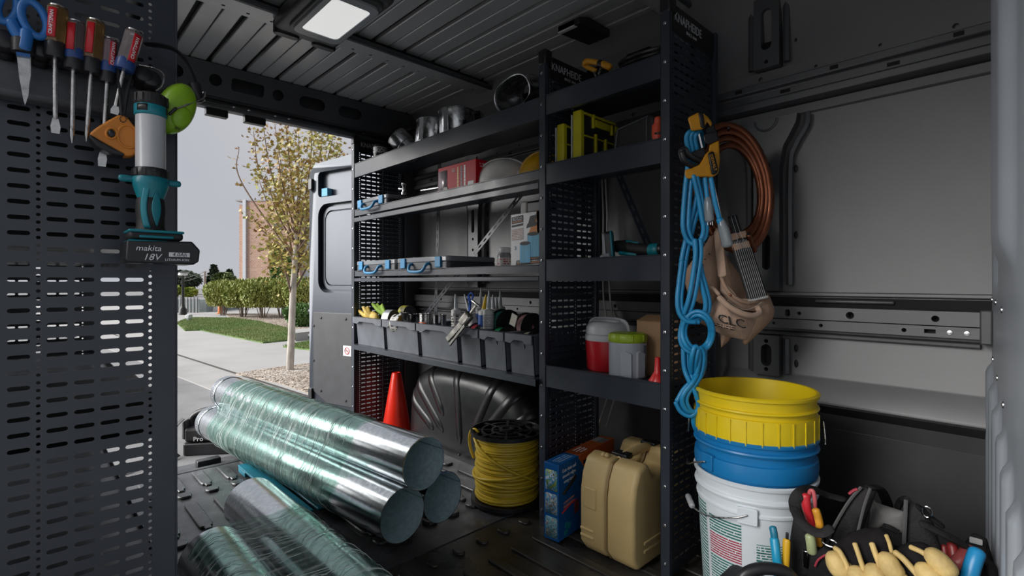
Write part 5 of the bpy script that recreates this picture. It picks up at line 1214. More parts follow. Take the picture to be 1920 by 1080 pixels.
# ------------------------------------------------------------------ bins
m_bin = mat('grey_bin_plastic', (.115, .125, .145), .45, vary=.15, vscale=14, bump=.04, bscale=80)
BZ0, BZ1 = .551, .712
def bin_(label, y0, y1):
    t = thing('storage_bin', label, 'bin', (1.40, (y0+y1)/2, BZ0), group='grey bins on the low shelf'); w_ = (y1-y0)/2; h = BZ1-BZ0; q = .004
    mb = MB(); xf, xb = .0, .29
    mb.prism([(xf+.012, 0), (xb, 0), (xb, h), (xf, h)], -w_+.012, -w_+.016, Mx((0, 0, 0), (1, 0, 0), (0, 0, 1), (0, -1, 0))); mb.prism([(xf+.012, 0), (xb, 0), (xb, h), (xf, h)], w_-.016, w_-.012, Mx((0, 0, 0), (1, 0, 0), (0, 0, 1), (0, -1, 0)))
    mb.prism([(xf+.012, 0), (xf+.016, 0), (xf+.004, h), (xf, h)], -w_+.012, w_-.012, Mx((0, 0, 0), (1, 0, 0), (0, 0, 1), (0, -1, 0))); mb.box(xb-.004, xb, -w_+.012, w_-.012, 0, h); mb.box(xf+.012, xb, -w_+.012, w_-.012, 0, .004)
    mb.build('tub', m_bin, t)
    e = .002; pts = [(-w_+e, h), (w_-e, h), (w_-e, h-.036), (w_-.055*min(1, w_/.12), h-.040), (w_-.085*min(1, w_/.12), h-.026), (-w_+.085*min(1, w_/.12), h-.026), (-w_+.055*min(1, w_/.12), h-.040), (-w_+e, h-.036)]
    mb = MB().prism(pts, -.006, .0, Mx((-.012, 0, 0), (0, 1, 0), (0, 0, 1), (1, 0, 0))); mb.box(-.018, .004, -w_+e, w_-e, h-.003, h); mb.build('front_lip', m_bin, t, bevel=.0015)
    for s_ in (-1, 1): MB().box(0, .29, s_*(w_-.008)-.006, s_*(w_-.008)+.006, h-.006, h).build('side_lip', m_bin, t)
    return t
bin_('leftmost grey bin on the low shelf, holding work gloves', 2.462, 2.795); bin_('grey bin with tape and solder rolls, second from the left', 2.130, 2.456); bin_('wide grey bin under the chrome caulking gun', 1.812, 2.124)
bin_('narrow grey bin right of the caulking gun', 1.650, 1.806); bin_('narrow grey bin second from the post', 1.492, 1.644); bin_('narrow grey bin next to the post', 1.334, 1.486)
m_paper = mat('worn_paper', (.16, .18, .22), .5, vary=.3, vscale=20)
# thin cardboard fillers hold the contents at the height of the rim
def fill(y0, y1, lb):
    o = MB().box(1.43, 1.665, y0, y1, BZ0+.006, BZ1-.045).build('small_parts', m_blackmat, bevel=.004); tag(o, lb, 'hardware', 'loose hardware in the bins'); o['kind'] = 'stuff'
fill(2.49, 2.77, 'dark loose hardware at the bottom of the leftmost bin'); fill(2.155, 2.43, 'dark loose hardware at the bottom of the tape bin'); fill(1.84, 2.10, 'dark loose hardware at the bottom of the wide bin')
FZ = BZ1-.045
# gloves in the first bin
m_yg = mat('yellow_work_leather', (.52, .36, .07), .65, vary=.15, vscale=25, bump=.15, bscale=60); m_lg = mat('lime_glove_fabric', (.28, .45, .06), .7, vary=.12, vscale=30)
def bin_glove(name, label, base, tips, m, r):
    b = Vector(base); t = thing(name, label, 'glove', b); mb = MB()
    mb.ball(b+Vector((0, 0, .025)), (.022, .045, .04), 14, 9)
    for tp in tips: tp = Vector(tp); mb.tube([b+Vector((0, 0, .02)), b.lerp(tp, .6)+Vector((-.008, 0, .004)), tp], [r*1.1, r, r*.8], 8); mb.ball(tp, r*.85, 8, 6)
    mb.build('glove', m, t, world=True, remesh=.004)
gb = at(695, 590, X=1.46)
bin_glove('work_glove', 'yellow leather work glove sticking out of the leftmost bin', (1.45, 2.66, FZ+.01), [at(674, 583, X=1.43), at(682, 577, X=1.43), at(690, 577, X=1.45), at(700, 586, X=1.46), at(703, 598, X=1.44)], m_yg, .013)
bin_glove('work_glove', 'lime fabric glove behind the yellow one in the leftmost bin', (1.52, 2.60, FZ+.01), [at(699, 570, X=1.50), at(708, 571, X=1.52), at(717, 572, X=1.53)], m_lg, .0125)
def roll(name, label, cat, c, axis, r, w_, m_side, m_edge, hole=.5, grp=None):
    t = thing(name, label, cat, c, group=grp); M = aim(c, axis)
    MB().lathe([(r*hole, -w_/2), (r, -w_/2), (r, w_/2), (r*hole, w_/2)], 36, M, closed=True).build('winding', m_edge, t, world=True, bevel=.001)
    for s_ in (-1, 1): MB().lathe([(r*hole, s_*(w_/2+.0006)), (r*.98, s_*(w_/2+.0006))], 36, M).build('face', m_side, t, world=True, solid=.0005)
    MB().lathe([(r*hole-.002, -w_/2-.001), (r*hole, -w_/2-.001), (r*hole, w_/2+.001), (r*hole-.002, w_/2+.001)], 30, M, closed=True).build('core', m_paper, t, world=True)
m_tg = mat('silver_tape', (.40, .42, .45), .35, .5); m_td = mat('dark_tape', (.08, .08, .085), .5); m_ty = mat('yellow_tape_edge', (.60, .34, .02), .45); m_tl = print_mat('tape_label', (.06, .06, .06), (.62, .61, .58), 5, 18, .5)
roll('tape_roll', 'silver duct tape roll standing in the second bin', 'tape', at(733, 596, X=1.475)+Vector((0, 0, -.012)), (-.35, .93, 0), .058, .045, m_td, m_tg, .66, 'tape rolls in the second bin')
roll('tape_roll', 'tape roll with yellow rim and paper label in the second bin', 'tape', at(748, 604, X=1.435)+Vector((0, 0, -.008)), (.35, -.93, .0), .050, .05, m_ty, m_tl, .72, 'tape rolls in the second bin')
roll('tape_roll', 'small roll with a yellow and black wrapper at the back of the second bin', 'tape', at(763, 586, X=1.56)+Vector((0, 0, .0)), (.1, .98, .0), .040, .07, m_td, mat('yellow_black_wrap', (.45, .42, .03), .45, col2=(.03, .03, .03), vscale=18), .55, 'tape rolls in the second bin')
def tin(label, px, py, X_, r, h, m, band=None):
    c = at(px, py, X=X_); t = thing('solder_roll', label, 'solder roll', (c.x, c.y, FZ), group='metal rolls in the bins')
    MB().lathe([(0, 0), (r, 0), (r, .003), (r*.93, .005), (r*.93, h-.005), (r, h-.003), (r, h), (r*.5, h), (r*.45, h-.02), (0, h-.02)], 26).build('spool', m, t)
    if band: MB().grid(lambda u, v: (-(r+.0008)*math.cos((u-.5)*1.3+.4), (r+.0008)*math.sin((u-.5)*1.3+.4)*-1, h*.08+h*.45*v), 10, 1).build('label', band, t, solid=.0006)
m_dchr = mat('dark_chrome', (.25, .25, .26), .15, 1.0)
tin('slim chrome roll at the left of the solder rolls', 757, 600, 1.45, .026, .085, m_chrome); tin('dark chrome solder roll beside the slim roll', 777, 600, 1.46, .031, .082, m_dchr)
tin('tall chrome solder roll with an orange and white label', 798, 600, 1.44, .034, .092, m_chrome, mat('orange_label', (.60, .10, .03), .45)); tin('dark solder roll farthest right of the metal rolls', 824, 600, 1.46, .036, .088, m_dchr)
# caulk tubes
m_tube = mat('white_caulk_tube', (.55, .55, .54), .4, vary=.04); m_nz = mat('translucent_nozzle', (.42, .44, .46), .3); m_yel = mat('yellow_nozzle', (.62, .40, .01), .4); m_bl2 = mat('blue_caulk_label', (.02, .08, .30), .4)
def caulk(label, base, tip, top, m_b=None, m_n=None, lab=None, X_=1.47):
    b, t_, e = at(*base, X=X_), at(*top, X=X_), at(*tip, X=X_); b.z = FZ+.002 if b.z < FZ+.02 else b.z
    t = thing('caulk_tube', label, 'caulk tube', b, group='caulk tubes in the bins'); d = t_-b; L = d.length; M = aim(b, d); r = .0235
    MB().lathe([(0, 0), (r, 0), (r, L-.004), (r*.8, L), (.010, L+.002), (.010, L+.008)], 22, M).build('cartridge', m_b or m_tube, t, world=True)
    if lab: MB().lathe([(r+.0006, L*.25), (r+.0006, L*.8)], 22, M).build('label', lab, t, world=True)
    MB().tube([t_, t_.lerp(e, .5), e], [.010, .0075, .003], 10).build('nozzle', m_n or m_nz, t, world=True)
m_dap = print_mat('dap_label', (.03, .03, .03), (.60, .59, .55), 5, 8, .5)
caulk('white caulk tube with black and yellow label left of the caulking gun', (856, 622), (854, 552), (855, 580), lab=m_dap)
dt = [o for o in bpy.data.objects if o.name.startswith('caulk_tube')][-1]
lettering('DAP', .017, m_ink, dt, aim(at(855, 592, X=1.445), (-.8, -.6, 0)) @ Matrix.Identity(4) if False else Mx(at(856, 591, X=1.446), Vector((.6, -.8, 0)), (0, 0, 1), Vector((-.8, -.6, 0))))
caulk('caulk tube leaning just behind the caulking gun', (893, 625), (871, 552), (882, 590), X_=1.50); caulk('tall caulk tube with blue label behind the yellow nozzle', (902, 622), (902, 540), (901, 578), lab=m_bl2, X_=1.56)
caulk('slim tube with a yellow nozzle', (906, 622), (911, 553), (907, 582), m_n=m_yel, lab=m_bl2, X_=1.46); caulk('white caulk tube with crumpled wrapper right of the yellow nozzle', (916, 622), (917, 545), (916, 580), lab=print_mat('caulk_small_print', (.25, .25, .25), (.55, .55, .54), 9, 16, .45), X_=1.45)
caulk('caulk tube with a grey nozzle second from the green wire spool', (927, 615), (924, 553), (925, 580), X_=1.52); caulk('caulk tube with short nozzle beside the green wire spool', (934, 615), (931, 556), (931, 580), X_=1.58); caulk('caulk tube with the tallest nozzle, behind the green wire spool', (940, 612), (938, 545), (938, 575), X_=1.62)
# blue cord tie
bt_ = thing('cord_tie', 'bright blue cord loop standing up behind the caulking gun', 'cord', at(882, 600, X=1.48)); MB().tube(smooth_path([at(882, 588, X=1.48), at(881, 572, X=1.47), at(878, 556, X=1.47), at(883, 549, X=1.47), at(887, 555, X=1.47), at(883, 563, X=1.47), at(878, 553, X=1.465)], 5), .0035, 6).build('loop', mat('blue_cord', (.01, .09, .45), .45), bt_, world=True)
MB().tube([at(880, 586, X=1.48), at(882, 566, X=1.475)], .008, 8, flat=.5).build('strap', _mats['blue_cord'], bt_, world=True)
# caulking gun hanging over the rim
m_gun = mat('scratched_steel_gun', (.34, .33, .30), .32, .9, vary=.3, vscale=30, rvary=.12)
cg = thing('caulking_gun', 'scratched steel caulking gun hanging over the bin rims', 'caulking gun', at(840, 648, X=1.36))
def bar(p, q, w_, th, name, m, par, bev=.001):
    d = q-p; M = Mx(p, d.normalized(), Vector((-1, 0, 0)).cross(d.normalized()).normalized(), (-1, 0, 0)); return MB().box(0, d.length, -w_/2, w_/2, -th/2, th/2, M).build(name, m, par, world=True, bevel=bev)
bar(at(839, 637, X=1.355), at(868, 605, X=1.36), .028, .012, 'handle', m_gun, cg, .003); bar(at(843, 647, X=1.345), at(872, 610, X=1.35), .014, .008, 'trigger', m_gun, cg, .003)
bar(at(866, 607, X=1.36), at(882, 588, X=1.38), .046, .03, 'head', m_gun, cg, .008); bar(at(880, 590, X=1.38), at(893, 572, X=1.40), .012, .010, 'neck', m_gun, cg, .003); bar(at(884, 563, X=1.40), at(900, 575, X=1.40), .010, .010, 'cross_rod', m_chrome, cg, .004)
# wire spools
m_wg = mat('green_wire', (.03, .27, .20), .4, vary=.35, vscale=3, stretch=(1, 1, 1)); m_wp = mat('pink_wire', (.50, .28, .28), .4, vary=.3); m_wr = mat('red_wire', (.45, .05, .06), .4); m_wg2 = mat('bright_green_wire', (.02, .32, .13), .4); m_ww = mat('cream_wire', (.50, .46, .38), .5)
def spool(label, c, r, w_, m, axis=(.25, .97, 0)):
    c = Vector(c); t = thing('wire_spool', label, 'wire spool', c, group='wire spools in the bins'); M = aim(c, axis)
    for s_ in (-1, 1): MB().lathe([(.008, s_*w_/2-.0015), (r, s_*w_/2-.0015), (r, s_*w_/2+.0015), (.008, s_*w_/2+.0015)], 30, M, closed=True).build('flange', m_blackpl, t, world=True)
    n = 9
    for i in range(n):
        z = -w_/2+w_*(i+.5)/n; MB().tube([M @ Vector(((r*.80)*math.cos(2*PI*k/26), (r*.80)*math.sin(2*PI*k/26), z+.001*math.sin(k))) for k in range(26)], w_/n*.52, 6, closed=True).build('wire_turn', m, t, world=True)
    MB().lathe([(.008, -w_/2), (r*.74, -w_/2), (r*.74, w_/2), (.008, w_/2)], 20, M, closed=True).build('drum', m, t, world=True)
spool('spool of teal green wire standing highest in the narrow bins', at(947, 606, X=1.53)+Vector((0, 0, .0)), .062, .062, m_wg); spool('spool of pink and white wire nearest the post', at(992, 612, X=1.53), .058, .055, m_wp)
spool('spool of red wire low in the narrow bin by the caulking gun', (1.46, 1.728, BZ1-.030), .050, .06, m_wr); spool('spool of bright green wire low in the middle narrow bin', (1.455, 1.57, BZ1-.034), .050, .06, m_wg2); spool('spool of cream wire low in the bin next to the post', (1.455, 1.405, BZ1-.040), .050, .05, m_ww)
tgp = at(963, 600, X=1.47); pt_ = MB().cbox((0, 0, 0), .004, .034, .05, Matrix.Translation(tgp) @ Matrix.Rotation(.35, 4, 'X')).build('paper_tag', print_mat('tag_print', (.05, .05, .05), (.42, .40, .34), 3, 8, .5), smooth=0); tag(pt_, 'buff paper tag on the teal green wire spool', 'tag')
# ------------------------------------------------------------------ traffic cone
m_cone = mat('red_cone_plastic', (.90, .03, .01), .30, vary=.06, vscale=10, spec=.5)
cq = thing('traffic_cone', 'bright red traffic cone between end panel and wheel arch', 'traffic cone', (1.605, 2.675, 0)); MB().lathe([(.088, .03), (.083, .05), (.036, .33), (.028, .368), (.024, .373), (.018, .372), (.014, .34)], 40).build('cone', m_cone, cq, smooth=60); MB().prism(rrect(-.105, .105, -.098, .098, .03), .012, .032).build('base', m_cone, cq, bevel=.006, seg=3)
mb = MB()
for i in range(9): mb.cbox((-.077+.0052*i, .018, .07+.03*i), .008, .012, .012, Matrix.Rotation(.5, 4, 'Z'))
# ------------------------------------------------------------------ yellow cable spool
m_ycab = mat('yellow_cable', (.60, .42, .03), .42, vary=.08, vscale=12, spec=.5)
cs_ = thing('cable_spool', 'black spool wound with yellow cable standing by the post', 'cable spool', (1.452, 1.545, .0)); RF = .150
mb = MB(); M = Matrix.Translation((0, 0, .013)); holed(mb, circ(0, 0, RF, 48), [circ(.125*math.cos(2*PI*i/10), .125*math.sin(2*PI*i/10), .008, 10) for i in range(10)]+[circ(0, 0, .02, 16)], .014, M); mb.build('flange', m_blackpl, cs_, bevel=.003)
ZF = .288; mb = MB(); segs = []
for i in range(8):
    for (ra, rb_) in ((.028, .058), (.066, .100), (.108, .140)):
        a0, a1 = 2*PI*i/8+.05, 2*PI*(i+1)/8-.05; segs.append([(ra*math.cos(a0+(a1-a0)*k/5), ra*math.sin(a0+(a1-a0)*k/5)) for k in range(6)]+[(rb_*math.cos(a1-(a1-a0)*k/5), rb_*math.sin(a1-(a1-a0)*k/5)) for k in range(6)])
holed(mb, circ(0, 0, RF, 48), segs, .010, Matrix.Translation((0, 0, ZF))); tf = mb.build('flange', m_blackpl, cs_, bevel=.0015); MB().lathe([(.02, ZF-.003), (RF-.004, ZF-.003), (RF-.004, ZF), (.02, ZF)], 40, closed=True).build('flange_web', m_blackpl, tf); MB().lathe([(RF-.004, ZF-.004), (RF+.002, ZF-.002), (RF+.002, ZF+.012), (RF-.004, ZF+.013)], 48, closed=True).build('rim', m_blackpl, tf)
MB().lathe([(.02, ZF), (.032, ZF), (.032, ZF+.016), (.02, ZF+.016)], 20, closed=True).build('hub', m_blackpl, tf)
nt_ = 24; Rr = .126
for i in range(nt_):
    z = .030+(ZF-.035)*(i+.5)/nt_; rr = Rr+.003*math.sin(i*1.7)+(.004 if 6 < i < 11 else 0); ti = .004*math.sin(i*2.3)
    MB().tube([(rr*math.cos(2*PI*k/40), rr*math.sin(2*PI*k/40), z+ti*math.cos(2*PI*k/40+i)) for k in range(40)], .0062, 7, closed=True).build('cable_turn', m_ycab, cs_)
MB().lathe([(.02, .028), (Rr-.002, .028), (Rr-.002, ZF), (.02, ZF)], 40, closed=True).build('drum', m_ycab, cs_)
def wrap(a0, a1, z0, z1, r): return smooth_path([(r*math.cos(math.radians(a0+(a1-a0)*k/10)), r*math.sin(math.radians(a0+(a1-a0)*k/10)), z0+(z1-z0)*k/10) for k in range(11)], 3)
MB().tube(wrap(150, 290, .272, .105, .137), .0065, 8).build('loose_turn', m_ycab, cs_); MB().tube(wrap(115, 280, .105, .16, .139), .0065, 8).build('loose_turn', m_ycab, cs_); MB().tube(wrap(120, 290, .125, .098, .139), .0065, 8).build('loose_turn', m_ycab, cs_)
I_ = Matrix.Translation((1.452, 1.545, 0)).inverted(); PP = [I_ @ at(x, y, X=X_) for x, y, X_ in ((905, 830, 1.37), (895, 808, 1.36), (885, 806, 1.355), (880, 820, 1.355), (882, 840, 1.355), (888, 858, 1.355))]
MB().tube(smooth_path(PP, 5), .0062, 8).build('loose_end', m_ycab, cs_)
# ------------------------------------------------------------------ things on the narrow bay
m_yc = mat('yellow_case_plastic', (.52, .46, .01), .42, vary=.08, vscale=15); m_smoke = mat('dark_clear_plastic', (.025, .025, .027), .15, spec=.6)
def ycase(label, y0, y1, z0, h, d=.235):
    t = thing('parts_case', label, 'organizer case', (1.432, (y0+y1)/2, z0), group='yellow parts cases standing on edge'); w_ = (y1-y0)/2
    MB().box(0, .022, -w_, w_, 0, h).build('end_frame', m_yc, t, bevel=.004); MB().box(d-.02, d, -w_, w_, 0, h*.92).build('end_frame', m_yc, t, bevel=.004)
    MB().box(.022, d-.02, -w_+.004, w_-.001, .004, h*.94).build('clear_body', m_smoke, t, bevel=.002)
    for (a, b, c, e) in ((.022, d-.02, h*.93, h*.97), (.022, d-.02, h*.52, h*.545), (.022, d-.02, .0, .018)): MB().box(a, b, -w_-.001, -w_+.008, c, e).build('divider_bar', m_yc, t)
    for x, a, b in ((.085, 0, h*.62), (.145, 0, h*.58), (.07, h*.72, h*.98), (.185, h*.70, h*.9)): MB().box(x, x+.011, -w_-.004, -w_+.006, a, b).build('latch_bar', m_yc, t, bevel=.002)
    MB().box(.085, .18, -w_-.003, -w_+.006, h*.76, h*.90).build('handle', m_yc, t, bevel=.004)
    MB().box(-.004, .004, w_, w_+.004, 0, h*.93).build('lid_edge', m_nz, t)
ycase('taller yellow parts case standing in front on the narrow bay', 1.138, 1.176, 1.342, .192); ycase('smaller yellow parts case standing behind beside the post', 1.218, 1.252, 1.342, .160)
bq = at(1196, 245, X=1.50); bg_ = thing('black_pouch', 'soft black zip pouch beside the yellow parts cases', 'pouch', (1.50, .925, 1.342))
MB().prism([(-.088, 0), (.075, 0), (.078, .10), (.06, .118), (-.055, .098), (-.078, .085)], -.06, .06, Mx((0, 0, 0), (0, -1, 0), (0, 0, 1), (-1, 0, 0))).build('bag', m_blackmat, bg_, bevel=.015, seg=4); MB().tube([(-.062, .07, .02), (-.062, .06, .086), (-.062, -.055, .104)], .003, 6).build('zip', m_case, bg_); MB().tube([(-.062, -.05, .01), (-.062, -.05, .10)], .0025, 6).build('seam', m_case, bg_)
m_cor = mat('coral_plastic', (.68, .09, .04), .4); q = at(1236, 240, X=1.44); oc = thing('tool_grip', 'coral red plastic grip next to the right post on the upper shelf', 'grip', (q.x, q.y, 1.342))
MB().tube(smooth_path([(0, 0, .002), (.0, .006, .03), (.004, .009, .06), (0, .003, .088)], 4), [.014]*4+[.017]*6+[.012]*3, 12).build('grip', m_cor, oc); MB().lathe([(.0175, .035), (.018, .038), (.0175, .041)], 14).build('ring', m_blackpl, oc)
q = at(1034, 300, X=1.46); bx2 = thing('orange_capped_jar', 'small dark jar with orange print behind the post on the upper shelf', 'jar', (q.x, 1.272, 1.342)); MB().lathe([(0, 0), (.016, 0), (.016, .03), (.012, .036), (0, .037)], 14).build('jar', m_blackpl, bx2); MB().lathe([(.0163, .01), (.0163, .02)], 14).build('band', m_orange, bx2)
# top shelf: yellow snips, wire coil
ys = thing('yellow_snips', 'yellow-handled snips lying on the top shelf of the narrow bay', 'snips', tuple(at(1118, 140, X=1.44)))
PX = lambda px, py, X_: at(px, py, X=X_)
MB().tube(smooth_path([PX(1096, 119, 1.43), PX(1100, 115, 1.43), PX(1112, 116, 1.44), PX(1124, 118, 1.44)], 4), .010, 8).build('handle', m_oran if False else mat('amber_grip', (.58, .26, .01), .4), ys, world=True); MB().tube(smooth_path([PX(1095, 121, 1.44), PX(1104, 127, 1.45), PX(1116, 132, 1.46)], 4), .009, 8).build('handle', _mats['amber_grip'], ys, world=True)
MB().tube([PX(1130, 120, 1.44), PX(1143, 126, 1.44)], .012, 8).build('grip_end', _mats['amber_grip'], ys, world=True); MB().tube([PX(1124, 118, 1.44), PX(1130, 121, 1.44)], .012, 8).build('band', m_blackpl, ys, world=True)
MB().tube([PX(1112, 132, 1.455), PX(1118, 144, 1.455)], .004, 6).build('jaw', m_chrome, ys, world=True); MB().tube([PX(1128, 124, 1.45), PX(1122, 140, 1.45)], .004, 6).build('jaw', m_chrome, ys, world=True)
wc = thing('wire_coil', 'coil of black cable lying on the top shelf near the right post', 'cable coil', (1.55, .93, 1.60)); m_blkcab = mat('black_cable', (.02, .02, .022), .35, spec=.6)
for i in range(6): MB().tube([(1.55+(.075+.006*(i % 3))*math.cos(2*PI*k/26), .93+(.085+.005*i)*math.sin(2*PI*k/26), 1.61+.012*i+.05*(.5+.5*math.cos(2*PI*k/26))) for k in range(26)], .006, 6, closed=True).build('turn', m_blkcab, wc, world=True)
bk = thing('roof_bracket', 'black angled grab bracket with pale end faces under the roof above the narrow bay', 'bracket', tuple(at(1075, 62, X=1.50))); a_, b_ = at(1040, 55, X=1.50), at(1113, 45, X=1.62)
c1, c2 = at(1045, 57, X=1.50), at(1078, 57, X=1.50)
m_brk = mat('pale_bracket_face', (.5, .5, .51), .4); MB().box(1.50, 1.52, min(c1.y, c2.y), max(c1.y, c2.y), c1.z-.012, c1.z+.014).build('end_face', m_brk, bk, world=True, bevel=.004)
MB().prism([(1.50, c1.z-.012), (1.50, c1.z+.014), (1.56, RZ-.03), (1.70, RZ-.03), (1.70, RZ-.06)], -max(c1.y, c2.y), -min(c1.y, c2.y)+.02, MY).build('arm', m_blackpl, bk, world=True, bevel=.004)
# middle shelf: teal power tool
PT = thing('power_tool', 'teal and black cordless tool body lying on the narrow bay middle shelf', 'power tool', tuple(at(1180, 482, X=1.46))); p0, p1, p2 = PX(1160, 462, 1.47), PX(1205, 470, 1.45), PX(1222, 471, 1.45)
MB().tube(smooth_path([PX(1157, 462, 1.49), PX(1172, 463, 1.48), PX(1195, 467, 1.46), PX(1222, 470, 1.45)], 5), [.021]*4+[.023]*5+[.021]*4+[.019]*3, 14).build('grip', m_blackmat, PT, world=True); MB().tube([PX(1222, 469, 1.45), PX(1232, 469, 1.45)], .022, 14).build('teal_ring', m_tealh, PT, world=True); MB().tube([PX(1232, 468, 1.45), PX(1240, 467, 1.45)], .018, 12).build('nose', m_blackpl, PT, world=True)
MB().tube([PX(1162, 474, 1.465), PX(1178, 476, 1.455), PX(1195, 477, 1.45)], .007, 6).build('teal_stripe', m_tealh, PT, world=True); MB().tube([PX(1175, 453, 1.465), PX(1198, 457, 1.455)], .005, 6).build('teal_stripe', m_tealh, PT, world=True)
Mb_ = aim(PX(1143, 460, 1.445), Vector((-.45, .85, -.08)), (0, 0, 1)); MB().prism(rrect(-.030, .030, -.048, .046, .012), -.012, .012, Mb_).build('battery_mount', m_blackpl, PT, world=True, bevel=.004); MB().prism(rrect(-.032, .032, -.050, .048, .012), -.013, -.007, Mb_).build('teal_edge', m_tealh, PT, world=True, bevel=.002)
mb = MB(); holed(mb, rrect(-.028, .028, -.046, .044, .012), [rrect(-.018, .018, -.034, .034, .006)], .008, Mb_ @ Matrix.Translation((0, 0, .012))); mb.build('mount_frame', m_lid, PT, world=True); MB().box(-.014, .014, -.03, .03, .010, .016, Mb_).build('contact_block', m_blackmat, PT, world=True)
MB().tube([PX(1130, 483, 1.42), PX(1142, 480, 1.42)], .012, 8).build('foot_lip', m_lid, PT, world=True)
# lower shelf: jugs, carton, funnel
m_cool = mat('red_cooler', (.50, .012, .02), .35, spec=.5); m_clid = mat('grey_cooler_lid', (.50, .51, .53), .42); JZ = .593
jg = thing('water_cooler', 'red water cooler jug with grey white lid on the lower narrow shelf', 'cooler', (1.555, 1.108, JZ)); MB().lathe([(0, 0), (.074, 0), (.078, .006), (.083, .10), (.083, .108)], 40).build('body', m_cool, jg); MB().lathe([(.084, .108), (.085, .112), (.083, .128), (.079, .130), (.082, .133), (.080, .155), (.070, .172), (.045, .178), (0, .178)], 40).build('lid', m_clid, jg)
MB().prism(rrect(-.03, .03, -.06, .06, .02), .172, .184).build('lid_ridge', m_clid, jg, bevel=.006); MB().tube(smooth_path([(0, .084, .12), (.0, .088, .15), (.0, .06, .182), (0, -.06, .182), (0, -.088, .15), (0, -.084, .12)], 5), .007, 8, flat=.6).build('bail_handle', m_clid, jg)
m_gj = mat('grey_jug', (.33, .36, .40), .35, vary=.05); m_gl = mat('lime_lid', (.30, .42, .02), .38)
j2 = thing('grey_jug', 'grey drinks jug with lime green lid in front of the red cooler', 'jug', (1.478, .972, JZ)); MB().lathe([(0, 0), (.060, 0), (.063, .005), (.0635, .118), (.061, .120)], 40).build('body', m_gj, j2); MB().lathe([(.062, .119), (.064, .121), (.064, .140), (.058, .148), (.03, .150), (0, .149)], 40).build('lid', m_gl, j2)
for i in range(8):
    MB().box(.054, .0655, -.008, .008, .122, .146, Matrix.Rotation(2*PI*i/8, 4, 'Z')).build('lid_grip', m_gl, j2, bevel=.004)
for a in (-150, -105): MB().prism([(-.018, 0), (.018, 0), (.018, .082), (-.004, .092), (-.018, .085)], .055, .067, Matrix.Rotation(math.radians(a), 4, 'Z') @ Mx((0, 0, .004), (0, 1, 0), (0, 0, 1), (1, 0, 0))).build('grip_panel', m_gj, j2, bevel=.004)
MB().grid(lambda u, v: (.0640*math.cos(math.radians(-92+18*u)), .0640*math.sin(math.radians(-92+18*u)), .01+.10*v), 5, 1).build('sticker', picture_mat('jug_sticker', [(.35, .36, .38), (.05, .08, .12), (.45, .46, .48)], 5), j2, solid=.0005)
m_card = mat('brown_cardboard', (.33, .20, .105), .75, vary=.08, vscale=6)
cb = thing('cardboard_box', 'brown cardboard box with open flap behind the grey jug', 'carton', (1.62, .88, JZ)); MB().box(-.075, .075, -.065, .10, 0, .185).build('box', m_card, cb, bevel=.002); MB().box(-.003, .07, -.10, .10, 0, .002, Matrix.Translation((-.072, 0, .186)) @ Matrix.Rotation(-.25, 4, 'Y')).build('flap', m_card, cb)
MB().box(-.076, -.0752, -.055, -.02, .03, .08).build('printed_mark', print_mat('card_print', (.05, .03, .02), (.33, .20, .105), 3, 6, .5), cb)
m_fun = mat('red_funnel', (.62, .02, .02), .3); fu = thing('funnel', 'small red funnel standing beside the right post', 'funnel', (1.432, .832, JZ)); MB().lathe([(.031, 0), (.031, .008), (.017, .030), (.011, .040), (.008, .085), (.006, .085), (.009, .038), (.015, .028), (.028, .006), (.028, 0)], 26, closed=True).build('cone', m_fun, fu)
# pale conduits on the wall behind
m_cond = mat('pale_conduit', (.40, .39, .37), .4, .3)
cd = thing('conduit_pair', 'two thin pale conduits bending down the wall behind the narrow bay', 'conduit', (1.78, 1.30, .6))
for dxp in (0, 12): MB().tube(smooth_path([at(1129+dxp*.5, 335, X=1.80), at(1131+dxp*.6, 400, X=1.80), at(1131+dxp*.6, 440, X=1.80), at(1131+dxp, 545, X=1.79), at(1136+dxp, 590, X=1.78), at(1150+dxp*1.2, 690, X=1.74), at(1122+dxp*1.2, 800, X=1.76)], 5), .004, 6).build('conduit', m_cond, cd, world=True)
# small hook on the shelf corner
# ------------------------------------------------------------------ blue and orange saw carton
m_bx = mat('blue_carton', (.008, .11, .36), .38, vary=.06, vscale=6); m_bo = mat('orange_carton', (.64, .13, .025), .4, vary=.05)
sb = thing('saw_carton', 'blue and orange power tool carton standing beside the tan case', 'carton', (1.328, 1.186, 0), (0, 0, math.radians(6.6))); CW, CL, CH = .062, .40, .279
MB().box(0, .13, -CW/2, CW/2, 0.011, CH).build('blue_end', m_bx, sb, bevel=.001); MB().box(.13, CL, -CW/2, CW/2, .011, CH).build('orange_body', m_bo, sb, bevel=.001)
MB().prism([(.12, .011), (.34, .011), (.30, .06), (.235, .115), (.20, .19), (.12, CH)], CW/2, CW/2+.0005, Mx((0, 0, 0), (1, 0, 0), (0, 0, 1), (0, -1, 0))).build('blue_sweep', m_bx, sb)
pics = [picture_mat('carton_photo_garden', [(.10, .16, .03), (.30, .40, .10), (.04, .30, .55), (.55, .65, .75), (.05, .06, .04)], 4), picture_mat('carton_photo_bench', [(.10, .12, .06), (.50, .48, .42), (.06, .35, .60), (.20, .14, .10), (.65, .63, .58)], 6), picture_mat('carton_photo_sawdust', [(.60, .60, .55), (.10, .10, .08), (.10, .45, .62), (.35, .33, .26), (.70, .70, .68)], 9)]
for i in range(3):
    z0 = .020+.082*(2-i); P = rrect(-CW/2+.005, CW/2-.006, z0, z0+.072, .006, 3); n = len(P)
    MB().add([(-.0006, p[0], p[1]) for p in P], [tuple(range(n))], None, [((p[0]+CW/2)/CW, (p[1]-z0)/.072) for p in P]).build('printed_photo', pics[i], sb, solid=.0004)
